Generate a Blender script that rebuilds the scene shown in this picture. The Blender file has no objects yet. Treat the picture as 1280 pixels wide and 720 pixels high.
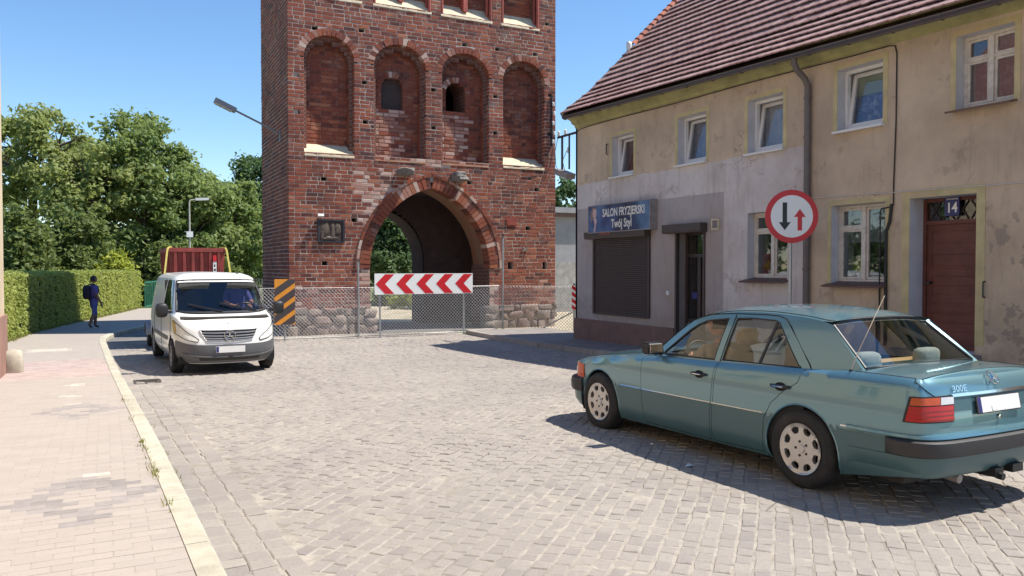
import bpy, bmesh, math, random
from mathutils import Vector, Matrix, noise
from mathutils.geometry import delaunay_2d_cdt

random.seed(7)
R = random.Random(11)
PI = math.pi
rad = math.radians
scene = bpy.context.scene

# ------------------------------------------------------------------ camera, sky, sun
CAM_Z = 1.72
cam_d = bpy.data.cameras.new('camera')
cam_d.sensor_width = 36.0
cam_d.lens = 36.0 * 1000.0 / 1280.0
cam_d.clip_start = 0.1
cam_d.clip_end = 2000.0
cam = bpy.data.objects.new('camera', cam_d)
scene.collection.objects.link(cam)
cam.location = (0, 0, CAM_Z)
cam.rotation_euler = (rad(90) - math.atan(25 / 1000), 0, rad(-27))
scene.camera = cam

SUN_AZ, SUN_EL = rad(22), rad(60.5)        # azimuth measured from +X towards -Y
sun_dir = Vector((math.cos(SUN_AZ) * math.cos(SUN_EL), -math.sin(SUN_AZ) * math.cos(SUN_EL), math.sin(SUN_EL)))
w = bpy.data.worlds.new('World')
scene.world = w
w.use_nodes = True
nt = w.node_tree
nt.nodes.clear()
wo = nt.nodes.new('ShaderNodeOutputWorld')
bg = nt.nodes.new('ShaderNodeBackground')
sky = nt.nodes.new('ShaderNodeTexSky')
sky.sky_type = 'NISHITA'
sky.sun_disc = False
sky.sun_elevation = SUN_EL
sky.sun_rotation = rad(90) + SUN_AZ
sky.air_density = 1.0
sky.dust_density = 0.0
sky.ozone_density = 3.0
bg.inputs['Strength'].default_value = 0.13
hs = nt.nodes.new('ShaderNodeHueSaturation')
hs.inputs['Saturation'].default_value = 1.14
nt.links.new(sky.outputs[0], hs.inputs['Color'])
nt.links.new(hs.outputs[0], bg.inputs['Color'])
nt.links.new(bg.outputs[0], wo.inputs['Surface'])

sd = bpy.data.lights.new('sun', 'SUN')
sd.energy = 5.0
sd.angle = rad(0.53)
sd.color = (1.0, 0.945, 0.85)
so = bpy.data.objects.new('sun', sd)
scene.collection.objects.link(so)
so.location = (20, -10, 40)
so.rotation_euler = sun_dir.to_track_quat('Z', 'Y').to_euler()

scene.view_settings.view_transform = 'Standard'
scene.view_settings.look = 'None'
scene.view_settings.exposure = 0.56
scene.view_settings.gamma = 1.0
scene.view_settings.use_curve_mapping = False

# ------------------------------------------------------------------ helpers
COL = scene.collection

def smooth(a, b, t):
    t = max(0.0, min(1.0, (t - a) / (b - a)))
    return t * t * (3 - 2 * t)

def gz(y):
    """height of the street: it falls a little towards the gate"""
    return -0.24 * smooth(6, 19, y)

def lerp(a, b, t):
    return a + (b - a) * t

def interp(tab, x):
    if x <= tab[0][0]:
        return tab[0][1]
    for (a, va), (b, vb) in zip(tab, tab[1:]):
        if x <= b:
            return va + (vb - va) * (x - a) / (b - a)
    return tab[-1][1]

def ismooth(tab, x):
    """smooth (catmull-rom) table lookup"""
    n = len(tab)
    if x <= tab[0][0]:
        return tab[0][1]
    if x >= tab[-1][0]:
        return tab[-1][1]
    for i in range(n - 1):
        if x <= tab[i + 1][0]:
            break
    x0, y0 = tab[i]
    x1, y1 = tab[i + 1]
    h = x1 - x0
    m0 = (y1 - tab[i - 1][1]) / (x1 - tab[i - 1][0]) if i > 0 else (y1 - y0) / h
    m1 = (tab[i + 2][1] - y0) / (tab[i + 2][0] - x0) if i + 2 < n else (y1 - y0) / h
    t = (x - x0) / h
    t2, t3 = t * t, t * t * t
    return (2*t3 - 3*t2 + 1) * y0 + (t3 - 2*t2 + t) * h * m0 + (-2*t3 + 3*t2) * y1 + (t3 - t2) * h * m1

class MB:
    """collects geometry; build() links it as ONE mesh object"""
    def __init__(s):
        s.v, s.f, s.mi = [], [], []
    def add(s, vs, fs, mi=0):
        n = len(s.v)
        s.v += [tuple(p) for p in vs]
        s.f += [tuple(i + n for i in f) for f in fs]
        s.mi += [mi] * len(fs)
        return s
    def box(s, x0, x1, y0, y1, z0, z1, mi=0):
        vs = [(x, y, z) for z in (z0, z1) for y in (y0, y1) for x in (x0, x1)]
        fs = [(0, 2, 3, 1), (4, 5, 7, 6), (0, 1, 5, 4), (2, 6, 7, 3), (0, 4, 6, 2), (1, 3, 7, 5)]
        return s.add(vs, fs, mi)
    def obox(s, c, ax, ay, az, mi=0):
        """oriented box: centre and three half-axis vectors"""
        c, ax, ay, az = map(Vector, (c, ax, ay, az))
        vs = [c + i * ax + j * ay + k * az for k in (-1, 1) for j in (-1, 1) for i in (-1, 1)]
        fs = [(0, 2, 3, 1), (4, 5, 7, 6), (0, 1, 5, 4), (2, 6, 7, 3), (0, 4, 6, 2), (1, 3, 7, 5)]
        return s.add(vs, fs, mi)
    def quad(s, a, b, c, d, mi=0):
        return s.add([a, b, c, d], [(0, 1, 2, 3)], mi)
    def bar(s, a, b, wx, wz=None, up=(0, 0, 1), mi=0):
        a, b = Vector(a), Vector(b)
        d = (b - a)
        L = d.length
        d.normalize()
        upv = Vector(up)
        if abs(d.dot(upv)) > .95:
            upv = Vector((0, 1, 0))
        sx = d.cross(upv).normalized()
        sz = sx.cross(d).normalized()
        return s.obox((a + b) / 2, sx * wx / 2, d * L / 2, sz * (wz or wx) / 2, mi)
    def tube(s, pts, r, n=8, cap=True, mi=0):
        pts = [Vector(p) for p in pts]
        rs = r if isinstance(r, (list, tuple)) else [r] * len(pts)
        rings = []
        ref = None
        for i, p in enumerate(pts):
            d = (pts[min(i + 1, len(pts) - 1)] - pts[max(i - 1, 0)]).normalized()
            if ref is None:
                ref = Vector((0, 0, 1)) if abs(d.z) < .9 else Vector((1, 0, 0))
            a = d.cross(ref).normalized()
            b = a.cross(d).normalized()
            ref = b
            rings.append([p + (a * math.cos(2 * PI * k / n) + b * math.sin(2 * PI * k / n)) * rs[i] for k in range(n)])
        vs = [q for rg in rings for q in rg]
        fs = []
        for i in range(len(pts) - 1):
            for k in range(n):
                fs.append((i * n + k, i * n + (k + 1) % n, (i + 1) * n + (k + 1) % n, (i + 1) * n + k))
        if cap:
            fs.append(tuple(range(n - 1, -1, -1)))
            fs.append(tuple((len(pts) - 1) * n + k for k in range(n)))
        return s.add(vs, fs, mi)
    def lathe(s, prof, c=(0, 0, 0), axis='Z', n=24, mi=0, cap=False):
        """prof: (radius, height) list about an axis"""
        vs, fs = [], []
        for r, h in prof:
            for k in range(n):
                a = 2 * PI * k / n
                p = (r * math.cos(a), r * math.sin(a), h)
                if axis == 'X':
                    p = (h, p[0], p[1])
                elif axis == 'Y':
                    p = (p[1], h, p[0])
                vs.append((p[0] + c[0], p[1] + c[1], p[2] + c[2]))
        m = len(prof)
        for i in range(m - 1):
            for k in range(n):
                fs.append((i * n + k, i * n + (k + 1) % n, (i + 1) * n + (k + 1) % n, (i + 1) * n + k))
        if cap:
            fs.append(tuple(range(n - 1, -1, -1)))
            fs.append(tuple((m - 1) * n + k for k in range(n)))
        return s.add(vs, fs, mi)
    def grid(s, fn, us, vs_, mi=0, flip=False):
        pts = [fn(u, v) for v in vs_ for u in us]
        n = len(us)
        fs = []
        for j in range(len(vs_) - 1):
            for i in range(n - 1):
                q = (j * n + i, j * n + i + 1, (j + 1) * n + i + 1, (j + 1) * n + i)
                fs.append(q[::-1] if flip else q)
        return s.add(pts, fs, mi)
    def prism(s, poly, fn0, fn1, mi=0):
        """poly 2d -> two caps mapped by fn0/fn1 with side walls"""
        n = len(poly)
        vs = [fn0(*p) for p in poly] + [fn1(*p) for p in poly]
        fs = [tuple(range(n - 1, -1, -1)), tuple(range(n, 2 * n))]
        fs += [(i, (i + 1) % n, n + (i + 1) % n, n + i) for i in range(n)]
        return s.add(vs, fs, mi)
    def mesh(s, name, mats, origin=(0, 0, 0), shade=None):
        me = bpy.data.meshes.new(name)
        o = origin
        if any(o):
            vs = [(p[0] - o[0], p[1] - o[1], p[2] - o[2]) for p in s.v]
        else:
            vs = s.v
        me.from_pydata(vs, [], s.f)
        for m in (mats if isinstance(mats, (list, tuple)) else [mats]):
            me.materials.append(M[m])
        if any(s.mi):
            me.polygons.foreach_set('material_index', s.mi)
        if shade is not None:
            me.polygons.foreach_set('use_smooth', [True] * len(s.f))
            if shade < 180:
                me.set_sharp_from_angle(angle=rad(shade))
        me.update()
        return me
    def build(s, name, mats, parent=None, origin=(0, 0, 0), shade=None, fix=False):
        me = s.mesh(name, mats, origin, shade)
        if fix:
            bm = bmesh.new()
            bm.from_mesh(me)
            bmesh.ops.recalc_face_normals(bm, faces=bm.faces)
            bm.to_mesh(me)
            bm.free()
        return link(name, me, parent)

def link(name, data, parent=None, loc=None):
    o = bpy.data.objects.new(name, data)
    COL.objects.link(o)
    if parent is not None:
        o.parent = parent
    if loc is not None:
        o.location = loc
    return o

def tag(o, label=None, cat=None, group=None, kind=None):
    if label: o['label'] = label
    if cat: o['category'] = cat
    if group: o['group'] = group
    if kind: o['kind'] = kind
    return o

def thing(name, label, cat, loc=(0, 0, 0), rz=0, group=None):
    o = bpy.data.objects.new(name, None)
    COL.objects.link(o)
    o.location = loc
    o.rotation_euler = (0, 0, rz)
    o.empty_display_size = .2
    return tag(o, label, cat, group)

def copy_tree(o, parent=None):
    c = o.copy()
    COL.objects.link(c)
    c.parent = parent
    for ch in list(o.children):
        copy_tree(ch, c)
    return c

def mirror_x(mb):
    m = MB()
    m.v = [(-a, b, c) for a, b, c in mb.v]
    m.f = [f[::-1] for f in mb.f]
    m.mi = list(mb.mi)
    return m

def text_mesh(body, size, mat, name, parent, matrix, align='CENTER', xscale=1.0, shear=0.0, extrude=.002, offset=0.0):
    cu = bpy.data.curves.new(name, 'FONT')
    cu.body = body
    cu.size = size
    cu.align_x = align
    cu.align_y = 'CENTER'
    cu.extrude = extrude
    cu.shear = shear
    cu.offset = offset
    cu.resolution_u = 3
    t = bpy.data.objects.new(name, cu)
    COL.objects.link(t)
    bpy.context.view_layer.update()
    me = bpy.data.meshes.new_from_object(t.evaluated_get(bpy.context.evaluated_depsgraph_get()))
    COL.objects.unlink(t)
    bpy.data.objects.remove(t)
    me.transform(Matrix.Diagonal((xscale, 1, 1, 1)))
    me.transform(matrix)
    me.materials.clear()
    me.materials.append(M[mat])
    return link(name, me, parent)

def frame_mat(o, ex, ey, ez):
    m = Matrix.Identity(4)
    for i, a in enumerate((ex, ey, ez)):
        for k in range(3):
            m[k][i] = a[k]
    for k in range(3):
        m[k][3] = o[k]
    return m

def inside(poly, x, y):
    c = False
    n = len(poly)
    j = n - 1
    for i in range(n):
        xi, yi = poly[i]
        xj, yj = poly[j]
        if (yi > y) != (yj > y) and x < (xj - xi) * (y - yi) / (yj - yi) + xi:
            c = not c
        j = i
    return c

def inset(poly, d):
    """offset a polygon inwards by d"""
    n = len(poly)
    area = sum(poly[i][0] * poly[(i + 1) % n][1] - poly[(i + 1) % n][0] * poly[i][1] for i in range(n))
    sgn = 1 if area > 0 else -1
    out = []
    for i in range(n):
        p0, p1, p2 = Vector(poly[i - 1]), Vector(poly[i]), Vector(poly[(i + 1) % n])
        e1 = (p1 - p0).normalized()
        e2 = (p2 - p1).normalized()
        n1 = Vector((-e1.y, e1.x)) * sgn
        n2 = Vector((-e2.y, e2.x)) * sgn
        b = n1 + n2
        k = 1 + n1.dot(n2)
        b = b / k if k > .25 else n1
        out.append(tuple(p1 + b * d))
    return out

def resample(poly, step):
    out = []
    n = len(poly)
    for i in range(n):
        a, b = Vector(poly[i]), Vector(poly[(i + 1) % n])
        k = max(1, int(round((b - a).length / step)))
        for j in range(k):
            out.append(tuple(a.lerp(b, j / k)))
    return out

def patch(mb, outer, holes, fn, step=.05, mi=0, lines=(), mifn=None, flip=False):
    """tessellate a 2d polygon with holes (delaunay) and map it through fn(u, v)"""
    polys = [resample(outer, step)] + [resample(h, step) for h in holes]
    pts, edges = [], []
    for pl in polys:
        b = len(pts)
        pts += pl
        edges += [(b + i, b + (i + 1) % len(pl)) for i in range(len(pl))]
    for a, b_ in lines:
        k = max(1, int((Vector(b_) - Vector(a)).length / step))
        b0 = len(pts)
        pts += [tuple(Vector(a).lerp(Vector(b_), j / k)) for j in range(k + 1)]
        edges += [(b0 + j, b0 + j + 1) for j in range(k)]
    xs = [p[0] for p in polys[0]]
    ys = [p[1] for p in polys[0]]
    x = min(xs) + step * .5
    row = 0
    bset = {}
    for p in pts:
        bset.setdefault((int(p[0] / step), int(p[1] / step)), []).append(p)
    def near(px, py):
        ix, iy = int(px / step), int(py / step)
        for a in (-1, 0, 1):
            for b in (-1, 0, 1):
                for q in bset.get((ix + a, iy + b), ()):
                    if (q[0] - px) ** 2 + (q[1] - py) ** 2 < (.45 * step) ** 2:
                        return True
        return False
    while x < max(xs):
        y = min(ys) + step * .5
        while y < max(ys):
            if inside(polys[0], x, y) and not any(inside(h, x, y) for h in polys[1:]) and not near(x, y):
                pts.append((x, y))
            y += step
        x += step
    r = delaunay_2d_cdt([Vector(p) for p in pts], edges, [], 0, 1e-6)
    vs, fs = r[0], r[2]
    keep, mis = [], []
    for f in fs:
        cx = sum(vs[i][0] for i in f) / len(f)
        cy = sum(vs[i][1] for i in f) / len(f)
        if inside(polys[0], cx, cy) and not any(inside(h, cx, cy) for h in polys[1:]):
            keep.append(tuple(f)[::-1] if flip else tuple(f))
            mis.append(mifn(cx, cy) if mifn else mi)
    b = len(mb.v)
    mb.v += [tuple(fn(p[0], p[1])) for p in vs]
    mb.f += [tuple(i + b for i in f) for f in keep]
    mb.mi += mis
    return mb

# ------------------------------------------------------------------ materials
M = {}

class N:
    def __init__(s, name):
        m = bpy.data.materials.new(name)
        m.use_nodes = True
        s.m, s.t = m, m.node_tree
        s.t.nodes.clear()
        s.out = s.t.nodes.new('ShaderNodeOutputMaterial')
        M[name] = m
    def n(s, typ, **kw):
        nd = s.t.nodes.new('ShaderNode' + typ)
        for k, v in kw.items():
            if k in nd.inputs:
                s.set(nd.inputs[k], v)
            else:
                setattr(nd, k, v)
        return nd
    def set(s, inp, v):
        if hasattr(v, 'is_output') or isinstance(v, bpy.types.NodeSocket):
            s.t.links.new(v, inp)
        else:
            if inp.type == 'RGBA' and len(v) == 3:
                v = (*v, 1)
            inp.default_value = v
    def noise(s, vec, scale, detail=3, rough=.55):
        nd = s.n('TexNoise')
        s.t.links.new(vec, nd.inputs['Vector'])
        nd.inputs['Scale'].default_value = scale
        nd.inputs['Detail'].default_value = detail
        nd.inputs['Roughness'].default_value = rough
        return nd.outputs[0]
    def math(s, op, a, b=0.0, c=0.0, clamp=False):
        nd = s.n('Math', operation=op)
        nd.use_clamp = clamp
        s.set(nd.inputs[0], a)
        s.set(nd.inputs[1], b)
        s.set(nd.inputs[2], c)
        return nd.outputs[0]
    def mix(s, fac, a, b, blend='MIX'):
        nd = s.n('Mix', data_type='RGBA', blend_type=blend)
        s.set(nd.inputs[0], fac)
        s.set(nd.inputs[6], a)
        s.set(nd.inputs[7], b)
        return nd.outputs[2]
    def ramp(s, fac, stops, interp_='LINEAR'):
        nd = s.n('ValToRGB')
        r = nd.color_ramp
        r.interpolation = interp_
        while len(r.elements) < len(stops):
            r.elements.new(.5)
        for e, (p, c) in zip(r.elements, stops):
            e.position = p
            e.color = (*c, 1) if len(c) == 3 else c
        s.set(nd.inputs[0], fac)
        return nd.outputs[0]
    def gray(s, fac, a, b):
        nd = s.n('MapRange')
        s.set(nd.inputs[0], fac)
        nd.inputs[1].default_value = a
        nd.inputs[2].default_value = b
        return nd.outputs[0]
    def coords(s, obj=True):
        return s.n('TexCoord').outputs['Object'] if obj else s.n('NewGeometry').outputs['Position']
    def rnd(s):
        """one random number for each loose piece of a mesh or each object"""
        a = s.n('NewGeometry').outputs['Random Per Island']
        b = s.n('ObjectInfo').outputs['Random']
        return s.math('FRACT', s.math('ADD', a, b))
    def bump(s, h, strength, dist=.01):
        nd = s.n('Bump')
        nd.inputs['Strength'].default_value = strength
        nd.inputs['Distance'].default_value = dist
        s.set(nd.inputs['Height'], h)
        return nd.outputs[0]
    def princ(s, color, rough=.7, metal=0, normal=None, **kw):
        p = s.n('BsdfPrincipled')
        s.set(p.inputs['Base Color'], color)
        s.set(p.inputs['Roughness'], rough)
        s.set(p.inputs['Metallic'], metal)
        if normal is not None:
            s.set(p.inputs['Normal'], normal)
        for k, v in kw.items():
            s.set(p.inputs[k.replace('_', ' ')], v)
        s.t.links.new(p.outputs[0], s.out.inputs[0])
        return p

def simple(name, col, rough=.6, var=.12, scale=6, metal=0, bump=.0, bscale=60, piece=0.0, dirt=None, **kw):
    """plain procedural paint, metal or plastic with some unevenness"""
    n = N(name)
    pos = n.coords(False)
    a = n.noise(pos, scale, 4)
    k = n.gray(a, .25, .75)
    lo = tuple(c * (1 - var) for c in col)
    hi = tuple(min(1, c * (1 + var)) for c in col)
    c = n.mix(k, lo, hi)
    if piece:
        r = n.rnd()
        c = n.mix(1.0, c, n.ramp(r, [(0, (1 - piece,) * 3), (1, (1 + piece,) * 3)]), 'MULTIPLY')
    if dirt:
        dcol, amount, dsc = dirt
        c = n.mix(n.math('MULTIPLY', n.gray(n.noise(pos, dsc, 6, .65), .48, .7), amount, clamp=True), c, dcol)
    nm = n.bump(n.noise(pos, bscale, 3), bump, .01) if bump else None
    n.princ(c, rough, metal, nm, **kw)
    return n

# bricks of the gate tower
n = N('brick')
pos = n.coords(False)
r = n.rnd()
c = n.ramp(r, [(0, (0.095, 0.031, 0.023)), (.12, (0.176, 0.047, 0.029)), (.3, (0.252, 0.063, 0.032)), (.6, (0.315, 0.081, 0.038)), (.8, (0.270, 0.070, 0.038)), (.93, (0.360, 0.113, 0.054)), (1, (0.387, 0.153, 0.081))])
big = n.gray(n.noise(pos, .75, 5, .65), .40, .60)
c = n.mix(n.math('MULTIPLY', big, .75), c, n.mix(.5, c, (0.077, 0.032, 0.025)))
c = n.mix(n.math('MULTIPLY', n.gray(n.noise(pos, 34, 4, .7), .5, .72), .42), c, (0.050, 0.032, 0.031))
c = n.mix(n.math('MULTIPLY', n.gray(n.noise(pos, 2.2, 5, .75), .56, .68), .35), c, (0.378, 0.306, 0.252))
n.princ(c, .88, 0, n.bump(n.noise(pos, 60, 4), .5, .012))

n = N('mortar')
pos = n.coords(False)
c = n.mix(n.noise(pos, 5, 5, .7), (0.377, 0.295, 0.246), (0.590, 0.508, 0.435))
c = n.mix(n.math('MULTIPLY', n.gray(n.noise(pos, .9, 4), .47, .62), .5), c, (0.180, 0.107, 0.082))
n.princ(c, .95, 0, n.bump(n.noise(pos, 80, 3), .5, .01))

# brickwork too far inside or behind to pick apart
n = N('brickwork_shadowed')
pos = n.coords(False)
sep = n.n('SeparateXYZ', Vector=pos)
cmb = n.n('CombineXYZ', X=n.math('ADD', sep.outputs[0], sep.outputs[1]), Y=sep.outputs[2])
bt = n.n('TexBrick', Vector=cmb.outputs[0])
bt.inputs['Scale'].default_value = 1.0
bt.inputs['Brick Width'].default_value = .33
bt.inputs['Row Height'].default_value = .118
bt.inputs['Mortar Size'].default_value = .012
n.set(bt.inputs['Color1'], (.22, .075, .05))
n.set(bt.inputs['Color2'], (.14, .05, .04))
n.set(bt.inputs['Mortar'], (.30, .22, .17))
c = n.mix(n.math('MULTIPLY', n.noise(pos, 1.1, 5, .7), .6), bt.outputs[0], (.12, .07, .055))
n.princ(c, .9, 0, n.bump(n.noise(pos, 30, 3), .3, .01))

n = N('soffit')
pos = n.coords(False)
c = n.mix(n.gray(n.noise(pos, 1.6, 5, .65), .35, .65), (.30, .20, .14), (.33, .13, .07))
c = n.mix(n.math('MULTIPLY', n.gray(n.noise(pos, 9, 5, .7), .5, .7), .5), c, (.13, .08, .06))
n.princ(c, .92, 0, n.bump(n.noise(pos, 25, 4), .6, .02))

simple('fieldstone', (.25, .20, .17), .85, .3, 7, bump=.6, bscale=30, piece=.35, dirt=((.40, .22, .18), .5, 1.1))
simple('sill_stone', (.62, .52, .36), .85, .18, 5, bump=.4, bscale=40, dirt=((.3, .24, .18), .5, 3))
simple('console_stone', (.20, .18, .165), .9, .3, 10, bump=.8, bscale=25)
simple('moulded_brick', (.34, .075, .05), .6, .25, 9, piece=.25, bump=.3)
simple('hole_dark', (.02, .016, .015), .9)
simple('old_board', (.06, .04, .035), .85, .3, 12)

# street
n = N('sett')
pos = n.coords(False)
r = n.rnd()
c = n.ramp(r, [(0, (0.216, 0.188, 0.176)), (.05, (0.260, 0.228, 0.208)), (.3, (0.292, 0.256, 0.228)), (.75, (0.316, 0.278, 0.244)), (1, (0.348, 0.308, 0.264))])
c = n.mix(n.math('MULTIPLY', n.gray(n.noise(pos, .5, 4), .42, .6), .45), c, (0.356, 0.316, 0.272))
c = n.mix(n.math('MULTIPLY', n.gray(n.noise(pos, 30, 5, .7), .45, .7), .45), c, (0.216, 0.188, 0.168))
c = n.mix(n.math('MULTIPLY', n.gray(n.noise(pos, 90, 3), .5, .72), .4), c, (0.416, 0.372, 0.328))
c = n.mix(n.math('MULTIPLY', n.gray(n.noise(pos, .22, 5, .6), .50, .66), .42), c, (.20, .178, .165))
n.princ(c, n.gray(n.noise(pos, 14, 3), -.9, 1.0), 0, n.bump(n.noise(pos, 70, 5, .7), .55, .012))

n = N('joint_sand')
pos = n.coords(False)
c = n.mix(n.gray(n.noise(pos, 9, 5, .7), .4, .6), (0.320, 0.284, 0.240), (0.432, 0.384, 0.324))
c = n.mix(n.math('MULTIPLY', n.gray(n.noise(pos, .8, 5, .6), .48, .62), .6), c, (0.176, 0.152, 0.132))
n.princ(c, .95, 0, n.bump(n.noise(pos, 150, 4), .8, .01))

n = N('paver')
pos = n.coords(False)
r = n.rnd()
c = n.ramp(r, [(0, (.350, .306, .270)), (.5, (.370, .323, .285)), (1, (.390, .341, .300))])
c = n.mix(n.math('MULTIPLY', n.gray(n.noise(pos, .7, 5, .6), .42, .64), .4), c, (.385, .335, .292))
c = n.mix(n.math('MULTIPLY', n.gray(n.noise(pos, 40, 4, .7), .5, .7), .35), c, (.28, .24, .21))
n.princ(c, .9, 0, n.bump(n.noise(pos, 110, 3), .4, .006))
simple('paver_dark', (.285, .255, .24), .88, .14, 12, piece=.16, bump=.4, bscale=110, dirt=((.36, .31, .27), .35, 4))
simple('paver_red', (.41, .315, .285), .88, .14, 10, piece=.13, bump=.4, bscale=110, dirt=((.43, .36, .31), .5, 3))
simple('paver_cream', (.50, .445, .375), .88, .12, 10, piece=.1, bump=.4, bscale=110)
simple('kerb', (.46, .42, .33), .88, .18, 5, bump=.5, bscale=70, piece=.1, dirt=((.25, .22, .18), .45, 6))
simple('kerb_grey', (.30, .265, .235), .88, .2, 6, bump=.5, bscale=60, piece=.14)
simple('concrete_walk', (.24, .215, .20), .9, .2, 3, bump=.5, bscale=60, dirt=((.15, .13, .12), .4, 2))
simple('asphalt', (.16, .15, .145), .9, .22, 3, bump=.5, bscale=120, dirt=((.24, .22, .20), .5, .6))
simple('sand_ground', (.44, .37, .27), .95, .2, 2.5, bump=.6, bscale=50, dirt=((.16, .17, .06), .6, .9))
n = N('grass_ground')
pos = n.coords(False)
c = n.mix(n.noise(pos, 1.5, 5, .7), (.06, .095, .018), (.17, .19, .06))
c = n.mix(n.math('MULTIPLY', n.gray(n.noise(pos, .25, 4), .5, .66), .6), c, (.30, .26, .15))
n.princ(c, .95, 0, n.bump(n.noise(pos, 40, 4), .8, .03))
simple('iron_drain', (.085, .07, .06), .7, .25, 20, metal=.4)
simple('litter', (.62, .64, .66), .6, .1, 20)

# foliage
def leaf(name, lo, hi, tip, trans=.35):
    n = N(name)
    r = n.rnd()
    pos = n.coords(False)
    c = n.mix(r, lo, hi)
    c = n.mix(n.math('MULTIPLY', n.gray(n.noise(pos, .45, 3), .42, .62), .55), c, tip)
    p = n.princ(c, .55, 0, None)
    p.inputs['Specular IOR Level'].default_value = .28
    tr = n.n('BsdfTranslucent')
    n.set(tr.inputs[0], n.mix(.5, c, (tip[0] * 1.6, tip[1] * 1.6, tip[2])))
    mx = n.n('MixShader')
    mx.inputs[0].default_value = trans
    n.t.links.new(p.outputs[0], mx.inputs[1])
    n.t.links.new(tr.outputs[0], mx.inputs[2])
    n.t.links.new(mx.outputs[0], n.out.inputs[0])
leaf('leaf_light', (0.200, 0.250, 0.075), (0.325, 0.362, 0.138), (0.338, 0.369, 0.144), .45)
leaf('leaf_mid', (0.144, 0.213, 0.073), (0.250, 0.312, 0.112), (0.263, 0.319, 0.112), .45)
leaf('leaf_dark', (0.075, 0.131, 0.056), (0.131, 0.200, 0.081), (0.138, 0.206, 0.081), .4)
leaf('leaf_hedge', (0.237, 0.294, 0.075), (0.388, 0.431, 0.125), (0.413, 0.438, 0.125), .40)
leaf('leaf_lime', (0.300, 0.350, 0.056), (0.425, 0.463, 0.094), (0.450, 0.475, 0.100), .42)
leaf('leaf_bush', (0.119, 0.169, 0.056), (0.194, 0.244, 0.088), (0.213, 0.250, 0.088), .42)
leaf('grass_blade', (.14, .16, .035), (.24, .25, .07), (.32, .30, .12))
simple('bark', (.095, .075, .058), .95, .3, 12, bump=.8, bscale=25)
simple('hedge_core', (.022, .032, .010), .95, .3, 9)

# metal, paint and plastics
simple('galvanised', (.42, .43, .44), .42, .12, 8, metal=.75)
simple('galv_wire', (.50, .50, .50), .45, .1, 8, metal=.6)
simple('dark_steel', (.055, .06, .07), .5, .2, 10, metal=.6)
simple('sign_white', (.88, .88, .86), .42, .03, 3)
simple('sign_red', (.62, .022, .030), .40, .05, 3)
simple('sign_black', (.022, .020, .020), .45, .1, 4)
simple('sign_orange', (.78, .30, .025), .42, .06, 4)
simple('sign_dark', (.060, .048, .050), .5, .1, 4)
simple('cable_black', (.022, .02, .02), .6)
simple('cable_white', (.62, .58, .55), .6)
simple('porcelain', (.75, .74, .70), .25, .06)
simple('lamp_grey', (.22, .23, .25), .5, .1)
simple('lamp_pole', (.48, .44, .36), .6, .12, 6)
simple('lamp_glass', (.55, .55, .52), .2, .05)
simple('green_paint', (.045, .22, .15), .6, .12, 6)
simple('rust_red', (.30, .055, .045), .72, .2, 5, dirt=((.13, .05, .035), .5, 3.5), bump=.2)
simple('strap_yellow', (.66, .55, .14), .7, .15, 14)
simple('zinc', (.36, .36, .36), .5, .15, 7, metal=.5)

# ================================================================== the ground
def strip(name, xs_fn, ys, zfn, mat, nx=2):
    m = MB()
    us = [i / (nx - 1) for i in range(nx)]
    def fn(u, y):
        a, b = xs_fn(y)
        return (lerp(a, b, u), y, zfn(y))
    m.grid(fn, us, ys)
    return tag(m.build(name, mat), kind='structure')

def kerb_x(y):
    if y < 23:
        return .70 - .03 * y
    return ismooth([(23, .01), (24.4, .06), (26, .38), (27.6, .9), (29.5, 1.5), (33, 2.2), (40, 3.0), (60, 4.0)], y)

YS = [-14 + i * .75 for i in range(51)]           # -14 .. 23.5
g = MB()
g.grid(lambda u, v: (u, v, -.29), [-300 + 30 * i for i in range(21)], [-200 + 30 * i for i in range(24)])
tag(g.build('ground', 'grass_ground'), kind='structure')
rd_ = MB()
def sand(u, y):
    x = lerp(kerb_x(y) - .05, 9.62, u)
    wash = smooth(.12, .45, noise.noise(Vector((x * .35, y * .35, 2.0))) + .35 * noise.noise(Vector((x * 1.3, y * 1.3, 5.0))))
    return (x, y, gz(y) - .004 - .010 * wash)
rd_.grid(sand, [i / 60 for i in range(61)], [-14 + i * .75 for i in range(16)] + [-2 + i * .18 for i in range(143)])
tag(rd_.build('road', 'joint_sand'), kind='structure')
strip('far_road', lambda y: (kerb_x(y) - .05, kerb_x(y) + 4.3), [23.5 + i * 1.5 for i in range(30)], lambda y: -.25, 'asphalt', 4)
strip('gate_path', lambda y: (kerb_x(y) + 4.3, 12.6), [23.5 + i * 1.5 for i in range(14)], lambda y: -.246, 'sand_ground', 4)
strip('passage_shade_floor', lambda y: (7.0, 11.3), [23.1, 24.5, 26, 27.8], lambda y: -.238, 'asphalt', 3)  # darker sheet laid under the arch; its colour stands for the tower's shade
strip('yard', lambda y: (11.2, 26), [18.4, 20, 22, 26, 32, 44], lambda y: -.252, 'sand_ground', 4)
strip('left_pavement', lambda y: (-2.9 if y > 16.55 else -1.7, kerb_x(y) - .13), [-14 + .75 * i for i in range(74)], lambda y: gz(y) + .0978, 'paver', 4)
strip('right_pavement', lambda y: (9.68, 11.02 if y < 18.0 else 12.2), [-14 + i for i in range(33)] + [18.01, 19, 20, 21, 21.8], lambda y: gz(y) + .105, 'concrete_walk', 4)

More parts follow.
